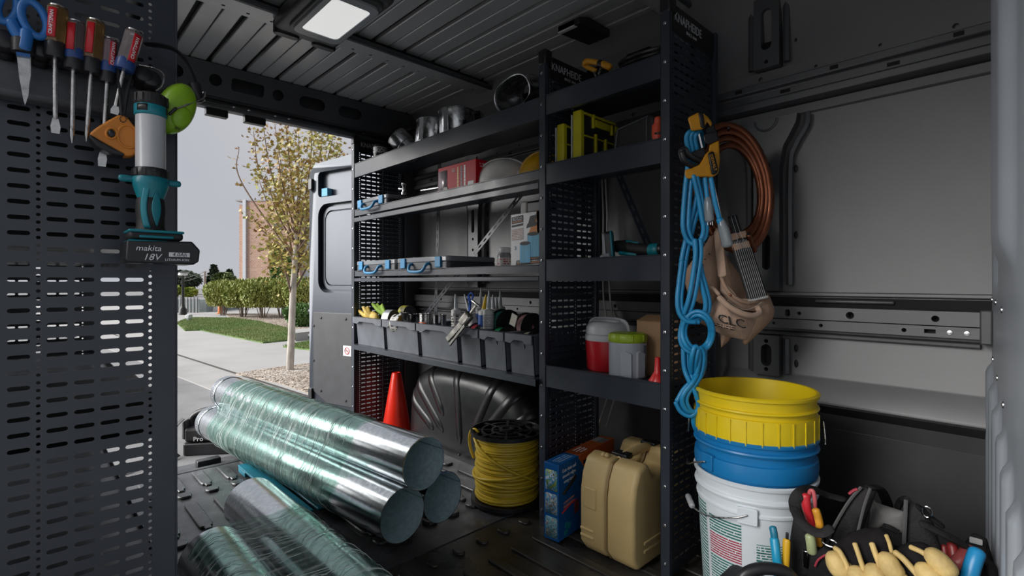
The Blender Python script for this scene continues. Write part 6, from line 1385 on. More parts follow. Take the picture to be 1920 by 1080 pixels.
fs_ = lambda x, z: Mx((x, -CW/2-.0008, z), (1, 0, 0), (0, 0, 1), (0, -1, 0))
for i, tx in enumerate(('Cuts clean and', 'smooth edges', 'every time!')): lettering(tx, .0175, m_white, sb, fs_(.066, .252-.020*i) @ Matrix.Rotation(.03, 4, 'Z'), world=False, sx=.85)
MB().quad((.030, -CW/2-.0008, .118), (.098, -CW/2-.0008, .126), (.098, -CW/2-.0008, .154), (.030, -CW/2-.0008, .146)).build('printed_line', print_mat('carton_pink_type', (.55, .25, .28), (.008, .11, .36), 2, 16, .36), sb)
MB().tube([(.03, -CW/2-.001, .172), (.105, -CW/2-.001, .212)], .0065, 8, flat=1).build('printed_blade', m_ink, sb); MB().tube(smooth_path([(.02, -CW/2-.0006, .105), (.06, -CW/2-.0006, .118), (.11, -CW/2-.0006, .126)], 4), .003, 5).build('printed_stroke', m_redp, sb)
for x, z in ((.05, .055), (.065, .048), (.045, .03)): MB().prism(rrect(x-.012, x+.012, z-.009, z+.009, .004), CW/2, CW/2+.0008, Mx((0, 0, 0), (1, 0, 0), (0, 0, 1), (0, -1, 0))).build('printed_accessory', mat('teal_print', (.02, .30, .36), .45), sb)
MB().prism([(.10, .075), (.13, .08), (.13, .125), (.10, .115)], CW/2, CW/2+.0009, Mx((0, 0, 0), (1, 0, 0), (0, 0, 1), (0, -1, 0))).build('printed_photo', mat('red_picture', (.40, .05, .04), .45, col2=(.15, .03, .03), vscale=60), sb)
MB().quad((.16, -CW/2-.0008, .240), (.30, -CW/2-.0008, .240), (.30, -CW/2-.0008, .266), (.16, -CW/2-.0008, .266)).build('printed_line', print_mat('carton_dark_type', (.02, .02, .06), (.64, .13, .025), 1, 14, .40), sb)
top = lambda x, y: Mx((x, y, CH+.0006), (1, 0, 0), (0, 1, 0), (0, 0, 1))
for i, tx in enumerate(('Cuts clean &', 'smooth edges', 'every time!')): lettering(tx, .013, m_white, sb, top(.19, .014-.014*i), world=False, sx=.85)
MB().quad((.02, -.018, CH+.0006), (.11, -.018, CH+.0006), (.11, .018, CH+.0006), (.02, .018, CH+.0006)).build('printed_line', print_mat('carton_top_type', (.25, .40, .55), (.008, .11, .36), 3, 14, .45), sb)
MB().quad((.31, -.026, CH+.0006), (.37, -.026, CH+.0006), (.37, .026, CH+.0006), (.31, .026, CH+.0006)).build('barcode', print_mat('box_barcode', (.03, .03, .03), (.55, .55, .54), 1, 70, .5), sb)
# ------------------------------------------------------------------ tan tool case
m_tan = mat('tan_blow_moulded_plastic', (.60, .44, .20), .48, vary=.07, vscale=7, bump=.08, bscale=90)
tc_ = thing('tan_tool_case', 'large tan moulded tool case with black latch on top', 'tool case', (1.345, .97, 0)); w_ = .105
o_ = [(0.03, .011), (.36, .011), (.375, .03), (.375, .24), (.345, .30), (.30, .325), (.235, .325), (.20, .285), (.145, .275), (.12, .325), (.075, .335), (.035, .32), (.008, .275), (.0, .21), (.0, .05)]
o_ = [(.03, .011), (.36, .011), (.375, .03), (.375, .25), (.345, .315), (.30, .335), (.25, .335), (.225, .295), (.215, .285), (.125, .285), (.115, .295), (.095, .330), (.075, .335), (.035, .325), (.010, .275), (.0, .22), (.0, .05)]
MT = Mx((0, 0, 0), (1, 0, 0), (0, 0, 1), (0, -1, 0))
MB().prism(o_, .003, w_, MT).build('shell_half', m_tan, tc_, bevel=.022, seg=4); MB().prism(o_, -w_, -.003, MT).build('shell_half', m_tan, tc_, bevel=.022, seg=4)
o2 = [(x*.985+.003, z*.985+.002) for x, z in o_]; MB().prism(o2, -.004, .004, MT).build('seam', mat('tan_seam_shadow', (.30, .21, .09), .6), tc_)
MB().tube(smooth_path([(.085, 0, .322), (.10, 0, .330), (.17, 0, .332), (.24, 0, .330), (.262, 0, .322)], 4), .018, 10, flat=.8).build('handle', m_tan, tc_)
MB().box(.078, .118, -.028, .030, .326, .344).build('latch', m_blackpl, tc_, bevel=.003); MB().box(.255, .295, -.028, .030, .326, .344).build('latch', m_blackpl, tc_, bevel=.003)
for y in (.03, .045): MB().ball((.055, y, .336), (.012, .008, .009), 10, 6).build('hinge_knuckle', m_tan, tc_)
MB().box(-.003, .01, .035, .085, .165, .235).build('front_pad', m_tan, tc_, bevel=.004)
for i in range(2): MB().box(-.003, .01, .045, .10, .065+.022*i, .075+.022*i).build('front_rib', m_tan, tc_, bevel=.003); MB().box(.06, .22, -w_-.003, -w_+.01, .055+.026*i, .068+.026*i).build('side_rib', m_tan, tc_, bevel=.004)
MB().box(.23, .345, -w_-.004, -w_+.01, .10, .22).build('side_pad', m_tan, tc_, bevel=.005)
# ------------------------------------------------------------------ right end: clamp, cord, copper, pouch
def PD(px, py, D): return at(px, py, D=D)
def puff(outline, D0, bulge, back=.015, rings=7, tilt=None, n=48, power=.5):
    """soft closed volume: outline given by sight lines at depth D0, swelling towards the room by bulge"""
    P = [Vector((x, y)) for x, y in outline]; k = len(P); per = [0]
    for i in range(k): per.append(per[-1]+(P[(i+1) % k]-P[i]).length)
    def op(u):
        s = (u % 1)*per[-1]; i = 0
        while i < k-1 and per[i+1] < s: i += 1
        return P[i].lerp(P[(i+1) % k], (s-per[i])/max(1e-9, per[i+1]-per[i]))
    Q = [op(i/n) for i in range(n)]; c = sum(Q, Vector((0, 0)))/n
    dep = (lambda p: D0+(tilt[0]*(p.x-c.x)+tilt[1]*(p.y-c.y) if tilt else 0))
    vs = []; fs = []
    def ring(s, off):
        for q in Q:
            p = c+(q-c)*s; vs.append(PD(p.x, p.y, dep(p)+off))
    S = [math.cos(PI/2*i/rings) for i in range(rings)]
    for s in reversed(S): ring(s, -bulge*(1-s*s)**power)       # centre to rim, front
    nf = len(S)
    for s in S: ring(s*.999 if s == 1 else s, back*(1-s*s)**.5+.0015)
    tot = 2*nf
    for i in range(tot-1):
        for j in range(n): fs.append((i*n+j, i*n+(j+1) % n, (i+1)*n+(j+1) % n, (i+1)*n+j))
    fs.append(tuple(range(n-1, -1, -1))); fs.append(tuple((tot-1)*n+j for j in range(n)))
    return MB().add(vs, fs)
# ---- copper coil
m_cop = mat('dull_copper', (.30, .105, .055), .34, .85, vary=.35, vscale=10, rvary=.1)
cc = thing('copper_coil', 'thick coil of dull copper tubing hanging beside the end panel', 'copper coil', (1.62, .63, 1.03)); R = random.Random(4)
for i in range(7):
    k = 1-.10*(i % 4); ox, oy = R.uniform(-2, 2), R.uniform(-2, 2); dd = .018*(i//4)+.006*(i % 4); tl = math.radians(-9)
    P = []
    for q in range(48):
        a_ = 2*PI*q/48; ex, ey = 68*k*math.cos(a_), 119*k*math.sin(a_); px_ = 1375+ox+ex*math.cos(tl)-ey*math.sin(tl); P.append(PD(px_, 354+oy+ex*math.sin(tl)+ey*math.cos(tl), 1.53+dd+.00045*(px_-1375)))
    MB().tube(P, .0098, 8, closed=True).build('turn', m_cop, cc, world=True)
MB().tube(smooth_path([PD(1415, 470, 1.50), PD(1408, 455, 1.48), PD(1404, 441, 1.46)], 4), .0082, 8).build('tube_end', m_cop, cc, world=True); MB().tube([PD(1404, 440.5, 1.459), PD(1403.5, 439, 1.457)], .0050, 8).build('bore', m_hole, cc, world=True)
MB().tube([(1.56, .787, 1.41), tuple(PD(1366, 248, 1.54)), tuple(PD(1366, 240, 1.50))], .005, 8).build('hook', m_blackpl, cc, world=True)
# ---- yellow clamp
m_yk = mat('amber_clamp_plastic', (.56, .25, .01), .42, vary=.1, vscale=20)
kl = thing('bar_clamp', 'yellow and black trigger bar clamp hung at the top of the end panel', 'clamp', tuple(PD(1317, 335, 1.44))); CDp = 1.44
def cblk(px, D0, th, name, m, bev=.004):
    P = [PD(x, y, D0) for x, y in px]; Q = [PD(x, y, D0+th) for x, y in px]; n = len(P)
    return MB().add(P+Q, [tuple(range(n)), tuple(range(2*n-1, n-1, -1))]+[(i, n+i, n+(i+1) % n, (i+1) % n) for i in range(n)]).build(name, m, kl, world=True, bevel=bev)
cblk([(1289, 221), (1311, 210), (1320, 236), (1318, 243), (1296, 246)], CDp-.03, .05, 'fixed_jaw_pad', m_yk, .005); cblk([(1309, 211), (1319, 213), (1322, 240), (1314, 240)], CDp-.034, .05, 'pad_face', m_blackpl)
cblk([(1318, 212), (1328, 220), (1336, 232), (1332, 238), (1326, 228), (1320, 240)], CDp-.01, .03, 'fixed_jaw', m_yk); cblk([(1322, 240), (1338, 232), (1350, 262), (1335, 272), (1325, 262)], CDp-.005, .035, 'jaw_arm', m_blackpl)
MB().tube([PD(1308, 242, CDp), PD(1318, 285, CDp+.01), PD(1336, 340, CDp+.02), PD(1356, 430, CDp+.03)], .0045, 6).build('bar', m_zinc, kl, world=True)
cblk([(1330, 272), (1348, 263), (1350, 300), (1347, 325), (1336, 333), (1328, 290)], CDp-.01, .035, 'slide_body', m_yk); cblk([(1284, 318), (1296, 316), (1312, 308), (1322, 290), (1330, 282), (1336, 284), (1347, 325), (1336, 333), (1310, 332), (1290, 336), (1284, 330)], CDp-.035, .04, 'trigger_body', m_yk, .006)
cblk([(1327, 287), (1338, 283), (1347, 318), (1344, 326), (1334, 328)], CDp-.042, .03, 'name_plate', m_blackpl); lettering('DEWALT', .0115, m_yk, kl, Mx(PD(1337.5, 305, CDp-.0445), (PD(1342, 322, CDp)-PD(1332, 288, CDp)).normalized(), (PD(1345, 303, CDp)-PD(1331, 307, CDp)).normalized(), Vector((-SN, -CS, 0))))
MB().tube(smooth_path([PD(1277, 283, CDp-.04), PD(1283, 280, CDp-.04), PD(1290, 290, CDp-.035), PD(1302, 298, CDp-.03), PD(1316, 302, CDp-.02)], 5), .011, 8, flat=.7).build('trigger', m_blackpl, kl, world=True); MB().tube(smooth_path([PD(1277, 285, CDp-.04), PD(1282, 300, CDp-.04), PD(1296, 310, CDp-.03), PD(1316, 312, CDp-.02)], 5), .009, 8, flat=.7).build('trigger', m_blackpl, kl, world=True)
cblk([(1296, 285), (1320, 276), (1326, 290), (1312, 304), (1300, 300)], CDp-.02, .03, 'grip_block', m_blackpl); cblk([(1318, 252), (1345, 245), (1348, 263), (1330, 272), (1320, 268)], CDp-.01, .03, 'lock_block', m_blackpl)
# ---- blue extension cord in a chain of loops
m_cord = mat('blue_extension_cord', (.015, .25, .50), .35, vary=.12, vscale=10, spec=.5); CR = .0068
ec = thing('extension_cord', 'bright blue extension cord chained in loops down the end panel', 'extension cord', tuple(PD(1300, 785, 1.42)))
def cord(px, D=1.42, off=(0, 0), dd=0.0, seg=6, r=CR):
    P = [PD(p[0]+off[0], p[1]+off[1], D+(p[2] if len(p) > 2 else 0)+dd) for p in px]; MB().tube(smooth_path(P, seg), r, 8).build('strand', m_cord, ec, world=True)
# hanging bundle at the top
for i in range(3): cord([(1296+8*i, 300, .01), (1287+8*i, 262, -.005), (1292+8*i, 248, -.01), (1302+7*i, 250, .01), (1306+6*i, 275, .03)], 1.45)
for o, dd in ((0, 0), (10, .004)):
    cord([(1291, 300), (1285, 350), (1281, 400), (1281, 430), (1290, 452), (1306, 460, -.012)], off=(o, 0), dd=dd); cord([(1303, 330, -.012), (1312, 370, -.012), (1318, 405, -.012), (1322, 430, -.012), (1316, 450, -.006), (1302, 458)], off=(o*.6-3, 0), dd=dd)
    cord([(1314, 335, .012), (1308, 380, .012), (1296, 425, .012), (1285, 470, .012), (1280, 500, .012)], off=(o*.8-4, 0), dd=dd)
    cord([(1303, 450, -.018), (1304, 480, -.018), (1297, 530, -.015), (1290, 565, -.01), (1282, 588)], off=(o, 0), dd=dd); cord([(1305, 452, -.012), (1310, 500, -.008), (1320, 540, -.004), (1326, 568), (1322, 588, .004), (1306, 600, .006), (1290, 596, .006)], off=(o*.7-3, 0), dd=dd)
    cord([(1281, 490, .01), (1276, 530, .008), (1273, 565, .004), (1277, 588), (1290, 602, -.006), (1306, 604, -.01)], off=(o*.7-3, 0), dd=dd)
    k = 1-.17*(o > 0); cord([(1308+29*k*math.cos(a*PI/12), 622+38*k*math.sin(a*PI/12), -.012+.012*math.sin(a*PI/6)) for a in range(25)], dd=dd, seg=2)
    cord([(1281, 600, .01), (1275, 630, .008), (1282, 652, 0), (1300, 662, -.012), (1314, 660, -.012)], off=(o*.6, 0), dd=dd)
    cord([(1298, 700, .004), (1300, 670, -.022), (1306, 650, -.024), (1314, 660, -.018), (1312, 690, -.008), (1302, 712, 0), (1285, 730, .004), (1272, 752, .004)], off=(o*.8-3, o*.3), dd=dd); cord([(1284, 655, .008), (1286, 690, .006), (1294, 712, -.004), (1308, 740, -.012), (1312, 765, -.008), (1298, 780, -.002), (1280, 772, .004), (1270, 755, .006)], off=(o*.8-3, 0), dd=dd)
    cord([(1318, 655, .006), (1316, 690, .004), (1304, 715, -.012), (1288, 735, -.012), (1283, 752, -.008), (1292, 770, -.006), (1308, 772, -.004)], off=(o*.8-4, 0), dd=dd)
cord([(1300, 778), (1301, 795, .01), (1308, 812, .03)])
m_clr = mat('clear_plug', (.45, .50, .52), .12, trans=.5, spec=.6)
cord([(1322, 335), (1325, 360), (1327, 385)], 1.40); pg = MB().tube([PD(1327, 372, 1.40), PD(1328, 380, 1.40), PD(1330, 412, 1.40)], [.0085, .012, .0125], 12).build('plug', m_clr, ec, world=True); MB().tube([PD(1327, 374, 1.40), PD(1328, 390, 1.40)], .0085, 8).build('plug_boot', m_cord, pg, world=True)
for dx_ in (-4, 1, 5): MB().tube([PD(1330+dx_, 410, 1.40), PD(1331+dx_, 421+abs(dx_)*.3, 1.40)], .0018, 6).build('prong', m_zinc, pg, world=True)
cord([(1333, 335), (1340, 375), (1350, 415)], 1.385); so = MB().tube([PD(1352, 415, 1.38), PD(1357, 430, 1.38), PD(1364, 458, 1.38)], [.010, .0145, .015], 12).build('socket', m_clr, ec, world=True); MB().tube([PD(1349, 412, 1.38), PD(1356, 428, 1.38)], .0095, 8).build('socket_boot', m_cord, so, world=True); MB().tube([PD(1357, 436, 1.38), PD(1362, 452, 1.38)], .008, 6).build('contacts', m_zinc, so, world=True)
# ---- leather tool pouch
m_lea = mat('tan_suede', (.46, .31, .225), .8, vary=.14, vscale=9, bump=.25, bscale=70, sheen=.2); m_lea2 = mat('worn_suede', (.38, .245, .17), .85, vary=.16, vscale=9, bump=.25, bscale=70); m_st = mat('pale_stitch', (.55, .47, .38), .7); m_nyl = mat('black_nylon', (.012, .012, .013), .65)
tp_ = thing('tool_pouch', 'tan suede tool pouch with black stitched belt hanging on the end panel', 'tool pouch', tuple(PD(1370, 650, 1.47)))
DPo = 1.49
puff([(1342, 424), (1320, 462), (1298, 488), (1284, 508), (1284, 530), (1290, 552), (1308, 568), (1340, 575), (1356, 560), (1350, 500)], DPo+.03, .03, .01).build('left_flap', m_lea2, tp_, world=True)
puff([(1350, 440), (1362, 480), (1392, 520), (1436, 560), (1434, 590), (1400, 600), (1350, 590), (1340, 540), (1344, 480)], DPo+.035, .012, .015).build('back_panel', m_lea2, tp_, world=True)
puff([(1432, 540), (1444, 556), (1453, 580), (1450, 596), (1436, 612), (1415, 632), (1398, 648), (1390, 640), (1404, 605), (1420, 575)], DPo-.005, .035, .015).build('side_pocket', m_lea2, tp_, world=True)
puff([(1352, 652), (1350, 620), (1362, 610), (1378, 622), (1366, 640)], DPo, .012, .012).build('hanging_flap', m_lea2, tp_, world=True); puff([(1302, 600), (1330, 575), (1352, 585), (1348, 622), (1325, 612)], DPo+.01, .02, .012).build('lower_flap', m_lea2, tp_, world=True)
mp = puff([(1338, 566), (1352, 556), (1378, 578), (1400, 588), (1424, 590), (1420, 606), (1408, 628), (1398, 638), (1378, 634), (1350, 626), (1331, 615), (1328, 590)], DPo-.03, .045, .03, power=.8).build('main_pocket', m_lea, tp_, world=True)
up_ = puff([(1351, 520), (1358, 532), (1374, 552), (1402, 566), (1434, 562), (1432, 574), (1416, 584), (1392, 582), (1366, 566), (1350, 546)], DPo-.03, .025, .02).build('upper_band', m_lea, tp_, world=True)
MB().tube(smooth_path([PD(1344, 430, DPo), PD(1347, 470, DPo-.02), PD(1353, 522, DPo-.045), PD(1372, 553, DPo-.06), PD(1402, 568, DPo-.06), PD(1434, 561, DPo-.03)], 6), .0055, 8).build('rim', m_lea2, tp_, world=True)
MB().tube(smooth_path([PD(1349, 558, DPo-.065), PD(1366, 574, DPo-.08), PD(1392, 588, DPo-.085), PD(1414, 592, DPo-.075), PD(1424, 586, DPo-.06), PD(1420, 576, DPo-.05)], 6), .0085, 8).build('rolled_edge', m_lea, tp_, world=True)
MB().tube(smooth_path([PD(1300, 536, DPo-.01), PD(1318, 533, DPo-.03), PD(1336, 540, DPo-.05), PD(1348, 552, DPo-.06)], 5), .0055, 8).build('loop_strap', m_lea, tp_, world=True)
MB().tube(smooth_path([PD(1346, 435, DPo-.012), PD(1350, 480, DPo-.03), PD(1354, 515, DPo-.05)], 5), .012, 8, flat=.35).build('edge_strip', m_lea, tp_, world=True)
st_ = MB()
for i in range(26):
    t = i/25; p = PD(1364+62*t, 562+18*math.sin(t*PI*.9), DPo-.066+.01*t); q = PD(1366+62*t, 562.6+18*math.sin((t+.03)*PI*.9), DPo-.066+.01*t); st_.tube([p, q], .0009, 4)
st_.build('stitching', m_st, tp_, world=True)['kind'] = 'stuff'
for (x, y) in ((1316, 468), (1322, 486), (1330, 476), (1318, 497), (1308, 512)): MB().ball(PD(x, y, DPo-.004), .0022, 8, 5).build('eyelet', m_nyl, tp_, world=True)
MB().lathe([(0, 0), (.004, 0), (.003, .002), (0, .003)], 10, aim(PD(1369, 553, DPo-.066), (-SN, -CS, 0))).build('rivet', m_cop, tp_, world=True)
Ml = lambda px, py, D: Mx(PD(px, py, D), (PD(px+20, py+5, D-.002)-PD(px, py, D)).normalized(), (PD(px-2, py-10, D)-PD(px, py, D)).normalized(), Vector((-SN, -CS, 0)))
lettering('CLC', .036, m_nyl, tp_, Ml(1372, 603, DPo-.0775), sx=1.15, depth=.0012)
mq = Ml(1368, 613.5, DPo-.0758)
MB().quad((-.045, -.007, 0), (.012, -.007, 0), (.012, .005, 0), (-.045, .005, 0), mq).build('printed_line', print_mat('pouch_small_type', (.02, .016, .014), (.46, .31, .225), 2, 14, .45, rough=.8), tp_, world=True)
# belt
bp, bq_ = PD(1372, 405, DPo-.01), PD(1421, 562, DPo-.05); bdv = (bq_-bp); Mbl = Mx(bp, bdv.normalized(), bdv.normalized().cross(Vector((-SN, -CS, 0))).normalized()*-1, Vector((-SN, -CS, 0)))
def beltw(t): return .013+.014*smo(t, .15, .45)
def beltf(u, v): return Mbl @ Vector((bdv.length*v, (u-.5)*2*beltw(v), .003*math.cos((u-.5)*PI)))
be = MB().grid(beltf, 8, 24).build('belt', m_nyl, tp_, world=True, solid=.006); stl = MB()
for k in range(9):
    u = .08+.84*k/8; v0 = 0 if k in (2, 6) else .30; stl.tube([Vector(beltf(u, v0+(1-v0)*i/20))+Vector((-SN, -CS, 0))*.0042 for i in range(21)], .0006, 4)
stl.build('belt_stitching', mat('white_stitch', (.5, .5, .5), .7), be, world=True)
for t in (.24, .36): p = Mbl @ Vector((bdv.length*t, .0, .004)); MB().box(-.010, .010, -.024, .024, -.008, .006, Mbl @ Matrix.Translation((bdv.length*t, 0, 0))).build('leather_loop', m_lea2, tp_, world=True, bevel=.002)
MB().tube([Vector(beltf(0, .99))+Vector((-SN, -CS, 0))*.003, Vector(beltf(1, .99))+Vector((-SN, -CS, 0))*.003], .004, 8).build('belt_end', mat('grey_binding', (.4, .4, .4), .6), be, world=True)
MB().tube([(1.62, .787, 1.12), tuple(PD(1362, 420, DPo+.02))], .004, 6).build('hook', m_zinc, tp_, world=True)
# row of eyelets on the rear flange of the end panel
# ------------------------------------------------------------------ bucket stack
BX, BY = 1.452, .548
m_wb = mat('white_bucket', (.68, .73, .77), .40, vary=.05, vscale=6, spec=.5); m_bb = mat('blue_bucket', (.008, .17, .42), .36, vary=.08, vscale=6, spec=.5); m_yb = mat('yellow_bucket', (.68, .50, .008), .38, vary=.09, vscale=6, spec=.5)
def bucket(name, label, z0, h, r0, r1, m, rings, tilt=0, wall=.003):
    t = thing(name, label, 'bucket', (BX, BY, z0), (0, tilt, 0), group='stacked plastic buckets'); rr = lambda z: r0+(r1-r0)*z/h
    o = [(0, 0), (r0-.004, 0), (r0, .006)]
    for (z, w2, d) in rings: o += [(rr(z-w2), z-w2), (rr(z)+d*.8, z-w2+.002), (rr(z)+d, z), (rr(z)+d*.8, z+w2-.002), (rr(z+w2), z+w2)]
    o += [(r1, h-.012), (r1+.006, h-.010), (r1+.007, h-.003), (r1+.002, h), (r1-wall, h-.001)]
    i_ = [(rr(h*.5)-wall, h*.5), (r0-wall, .006), (0, .006)]
    MB().lathe(o+i_, 64).build('body', m, t, smooth=30); return t
zW = .000
wb = bucket('white_bucket', 'white bucket with green and red print at the bottom of the stack', .009, .395, .128, .150, m_wb, [(.318, .006, .004), (.352, .007, .007)])
bb = bucket('blue_bucket', 'bright blue bucket nested in the white bucket', .135, .375, .127, .1505, m_bb, [(.296, .022, .010), (.345, .006, .009)]); yb_ = bucket('yellow_bucket', 'yellow bucket on top of the stack, open and empty', .232, .392, .126, .1515, m_yb, [(.302, .034, .010), (.352, .005, .008)])
# bail and ears of the white bucket
def cyl(a, z, r): return Vector((r*math.cos(math.radians(a)), r*math.sin(math.radians(a)), z))
aE = 180-21; 
ear = lambda a, z, r: Matrix.Rotation(math.radians(a), 4, 'Z') @ Mx((r, 0, z), (0, 1, 0), (0, 0, 1), (1, 0, 0))
e1 = 195
MB().prism(rrect(-.024, .024, -.022, .020, .005), -.004, .007, ear(e1, .318, .147)).build('ear', m_wb, wb, bevel=.002)
hp_ = [cyl(e1, .322, .157), cyl(e1-8, .312, .160), cyl(e1-24, .297, .162), cyl(e1-42, .286, .164), cyl(e1-62, .283, .168), cyl(e1-80, .287, .172)]
MB().tube(smooth_path(hp_, 5), .0022, 8).build('bail', m_chrome, wb); MB().tube([hp_[-2], hp_[-1]], .008, 10).build('bail_grip', mat('grey_grip', (.38, .39, .40), .5), wb)
def patch(a0, a1, z0, z1, m, name, par=wb):
    rr = lambda z: .128+(.150-.128)*z/.395+.0008
    MB().grid(lambda u, v: (rr(z0+(z1-z0)*v)*math.cos(math.radians(a0+(a1-a0)*u)), rr(z0+(z1-z0)*v)*math.sin(math.radians(a0+(a1-a0)*u)), z0+(z1-z0)*v), 16, 6).build(name, m, par)
G_ = (.03, .17, .14); Rk = (.38, .03, .06); Wp = (.68, .73, .77)
patch(152, 189, .245, .290, print_mat('green_print_a', G_, Wp, 6, 20, .36), 'print_block'); patch(152, 189, .185, .243, print_mat('red_print_a', Rk, Wp, 9, 24, .36), 'print_block'); patch(152, 189, .11, .183, print_mat('green_print_b', G_, Wp, 10, 24, .38), 'print_block'); patch(152, 180, .04, .105, print_mat('green_print_c', G_, Wp, 8, 14, .45), 'print_block')
patch(124, 147, .05, .31, print_mat('green_print_d', G_, Wp, 30, 14, .36), 'print_block'); patch(203, 245, .205, .245, print_mat('green_print_e', G_, Wp, 6, 16, .42), 'print_block')
for z in (.246, .226, .204): patch(203, 245, z, z+.0018, mat('green_rule', G_, .4), 'print_rule')
patch(203, 235, .176, .181, mat('black_rule', (.02, .02, .02), .4), 'print_rule'); patch(203, 206, .12, .178, _mats['black_rule'], 'print_rule'); patch(208, 232, .150, .168, print_mat('small_black_print', (.08, .08, .09), Wp, 4, 18, .5), 'print_block'); patch(236, 250, .262, .276, print_mat('red_stamp', (.45, .02, .03), Wp, 2, 8, .4), 'print_block')
MB().prism(rrect(-.020, .020, -.022, .020, .005), -.004, .007, ear(155, .302, .153)).build('ear', m_bb, bb, bevel=.002); MB().tube(smooth_path([cyl(155, .302, .166), cyl(140, .285, .170), cyl(125, .265, .174), cyl(110, .262, .176)], 5), .0024, 8).build('bail', m_chrome, bb)
MB().tube(smooth_path([cyl(118, .315, .168), cyl(118, .28, .17), cyl(112, .25, .172)], 4), .0022, 8).build('bail', m_chrome, yb_); MB().tube(smooth_path([cyl(292, .315, .165), cyl(290, .28, .168), cyl(286, .26, .168)], 4), .0022, 8).build('bail', m_chrome, yb_)
for i in range(26): 
    a = 2*PI*i/26; MB().box(.1548, .1572, -.0015, .0015, .272, .332, Matrix.Rotation(a, 4, 'Z')).build('rib', m_yb, yb_)
# ------------------------------------------------------------------ tool bag
m_can = mat('black_canvas', (.013, .012, .013), .8, spec=.15, vary=.25, vscale=30, bump=.3, bscale=220); m_can2 = mat('faded_black_canvas', (.022, .021, .022), .8, spec=.15, vary=.3, vscale=20, bump=.3, bscale=220); m_redpipe = mat('red_piping', (.32, .03, .05), .6); m_bind = mat('grey_binding_tape', (.07, .07, .07), .7)
PXX = lambda px, py, X_: at(px, py, X=X_)
def puffx(outline, X0, bulge, back=.02, **k):
    mb = puff(outline, 1.0, 0, 0, **k) if False else None
    P = [Vector((x, y)) for x, y in outline]; kk = len(P); per = [0]; n = 48; rings = 7
    for i in range(kk): per.append(per[-1]+(P[(i+1) % kk]-P[i]).length)
    def op(u):
        s = u*per[-1]; i = 0
        while i < kk-1 and per[i+1] < s: i += 1
        return P[i].lerp(P[(i+1) % kk], (s-per[i])/max(1e-9, per[i+1]-per[i]))
    W3 = [PXX(q.x, q.y, X0) for q in (op(i/n) for i in range(n))]; c = sum(W3, Vector((0, 0, 0)))/n; S = [math.cos(PI/2*i/rings) for i in range(rings)]; vs = []; fs = []
    for s in reversed(S): vs += [c+(p-c)*s+Vector((-bulge*(1-s*s)**.5, 0, 0)) for p in W3]
    for s in S: vs += [c+(p-c)*s+Vector((back*(1-s*s)**.5+.0015, 0, 0)) for p in W3]
    t = 2*len(S)
    for i in range(t-1):
        for j in range(n): fs.append((i*n+j, i*n+(j+1) % n, (i+1)*n+(j+1) % n, (i+1)*n+j))
    fs += [tuple(range(n-1, -1, -1)), tuple((t-1)*n+j for j in range(n))]
    return MB().add(vs, fs)
bg = thing('tool_bag', 'open black canvas tool bag with straps on the floor beside the buckets', 'tool bag', (1.42, .245, 0))
MB().box(1.30, 1.56, .09, .41, .009, .27).build('body', m_can, bg, world=True, bevel=.03, seg=4)
puffx([(1478, 1080), (1482, 1010), (1490, 960), (1504, 940), (1520, 955), (1528, 1000), (1535, 1080), (1530, 1140), (1485, 1140)], 1.34, .03).build('left_pocket', m_can2, bg, world=True)
puffx([(1545, 1030), (1565, 985), (1590, 940), (1612, 914), (1630, 911), (1645, 918), (1630, 960), (1612, 1005), (1600, 1050), (1560, 1060)], 1.34, .02).build('standing_flap', m_can2, bg, world=True); MB().tube(smooth_path([PXX(1545, 1030, 1.325), PXX(1565, 985, 1.32), PXX(1592, 940, 1.32), PXX(1615, 913, 1.325)], 5), .0035, 6).build('binding', m_bind, bg, world=True)
MB().tube(smooth_path([PXX(1632, 914, 1.33), PXX(1650, 916, 1.38), PXX(1662, 940, 1.45), PXX(1664, 950, 1.5)], 5), .012, 8, flat=.4).build('flap_edge', m_can, bg, world=True); MB().tube(smooth_path([PXX(1632, 915, 1.315), PXX(1620, 950, 1.31), PXX(1608, 1000, 1.30)], 5), .003, 6).build('binding', m_bind, bg, world=True)
MB().tube(smooth_path([PXX(1592, 926, 1.32), PXX(1600, 920, 1.32), PXX(1608, 917, 1.32)], 4), .003, 6).build('red_piping', m_redpipe, bg, world=True)
puffx([(1695, 940), (1700, 936), (1735, 952), (1752, 985), (1765, 1030), (1760, 1070), (1700, 1070), (1692, 1020)], 1.36, .02).build('standing_flap', m_can2, bg, world=True); MB().tube(smooth_path([PXX(1699, 937, 1.34), PXX(1697, 980, 1.335), PXX(1695, 1020, 1.335)], 4), .004, 6).build('binding', m_bind, bg, world=True); MB().tube(smooth_path([PXX(1683, 952, 1.44), PXX(1690, 938, 1.42), PXX(1702, 936, 1.38)], 4), .007, 6).build('flap_edge', m_can, bg, world=True)
MB().tube(smooth_path([PXX(1492, 960, 1.29), PXX(1490, 940, 1.29), PXX(1502, 924, 1.30), PXX(1525, 918, 1.36), PXX(1550, 928, 1.40), PXX(1580, 936, 1.40)], 6), .013, 8, flat=.35).build('strap', m_can2, bg, world=True); MB().tube(smooth_path([PXX(1492, 955, 1.285), PXX(1500, 975, 1.27), PXX(1518, 992, 1.26), PXX(1540, 1000, 1.26), PXX(1556, 992, 1.27)], 6), .013, 8, flat=.5).build('strap', m_can2, bg, world=True)
MB().tube(smooth_path([PXX(1735, 985, 1.32), PXX(1765, 1000, 1.33), PXX(1800, 1018, 1.36), PXX(1835, 1042, 1.38), PXX(1858, 1060, 1.38), PXX(1860, 1075, 1.37)], 6), .017, 8, flat=.4).build('strap', m_can2, bg, world=True)
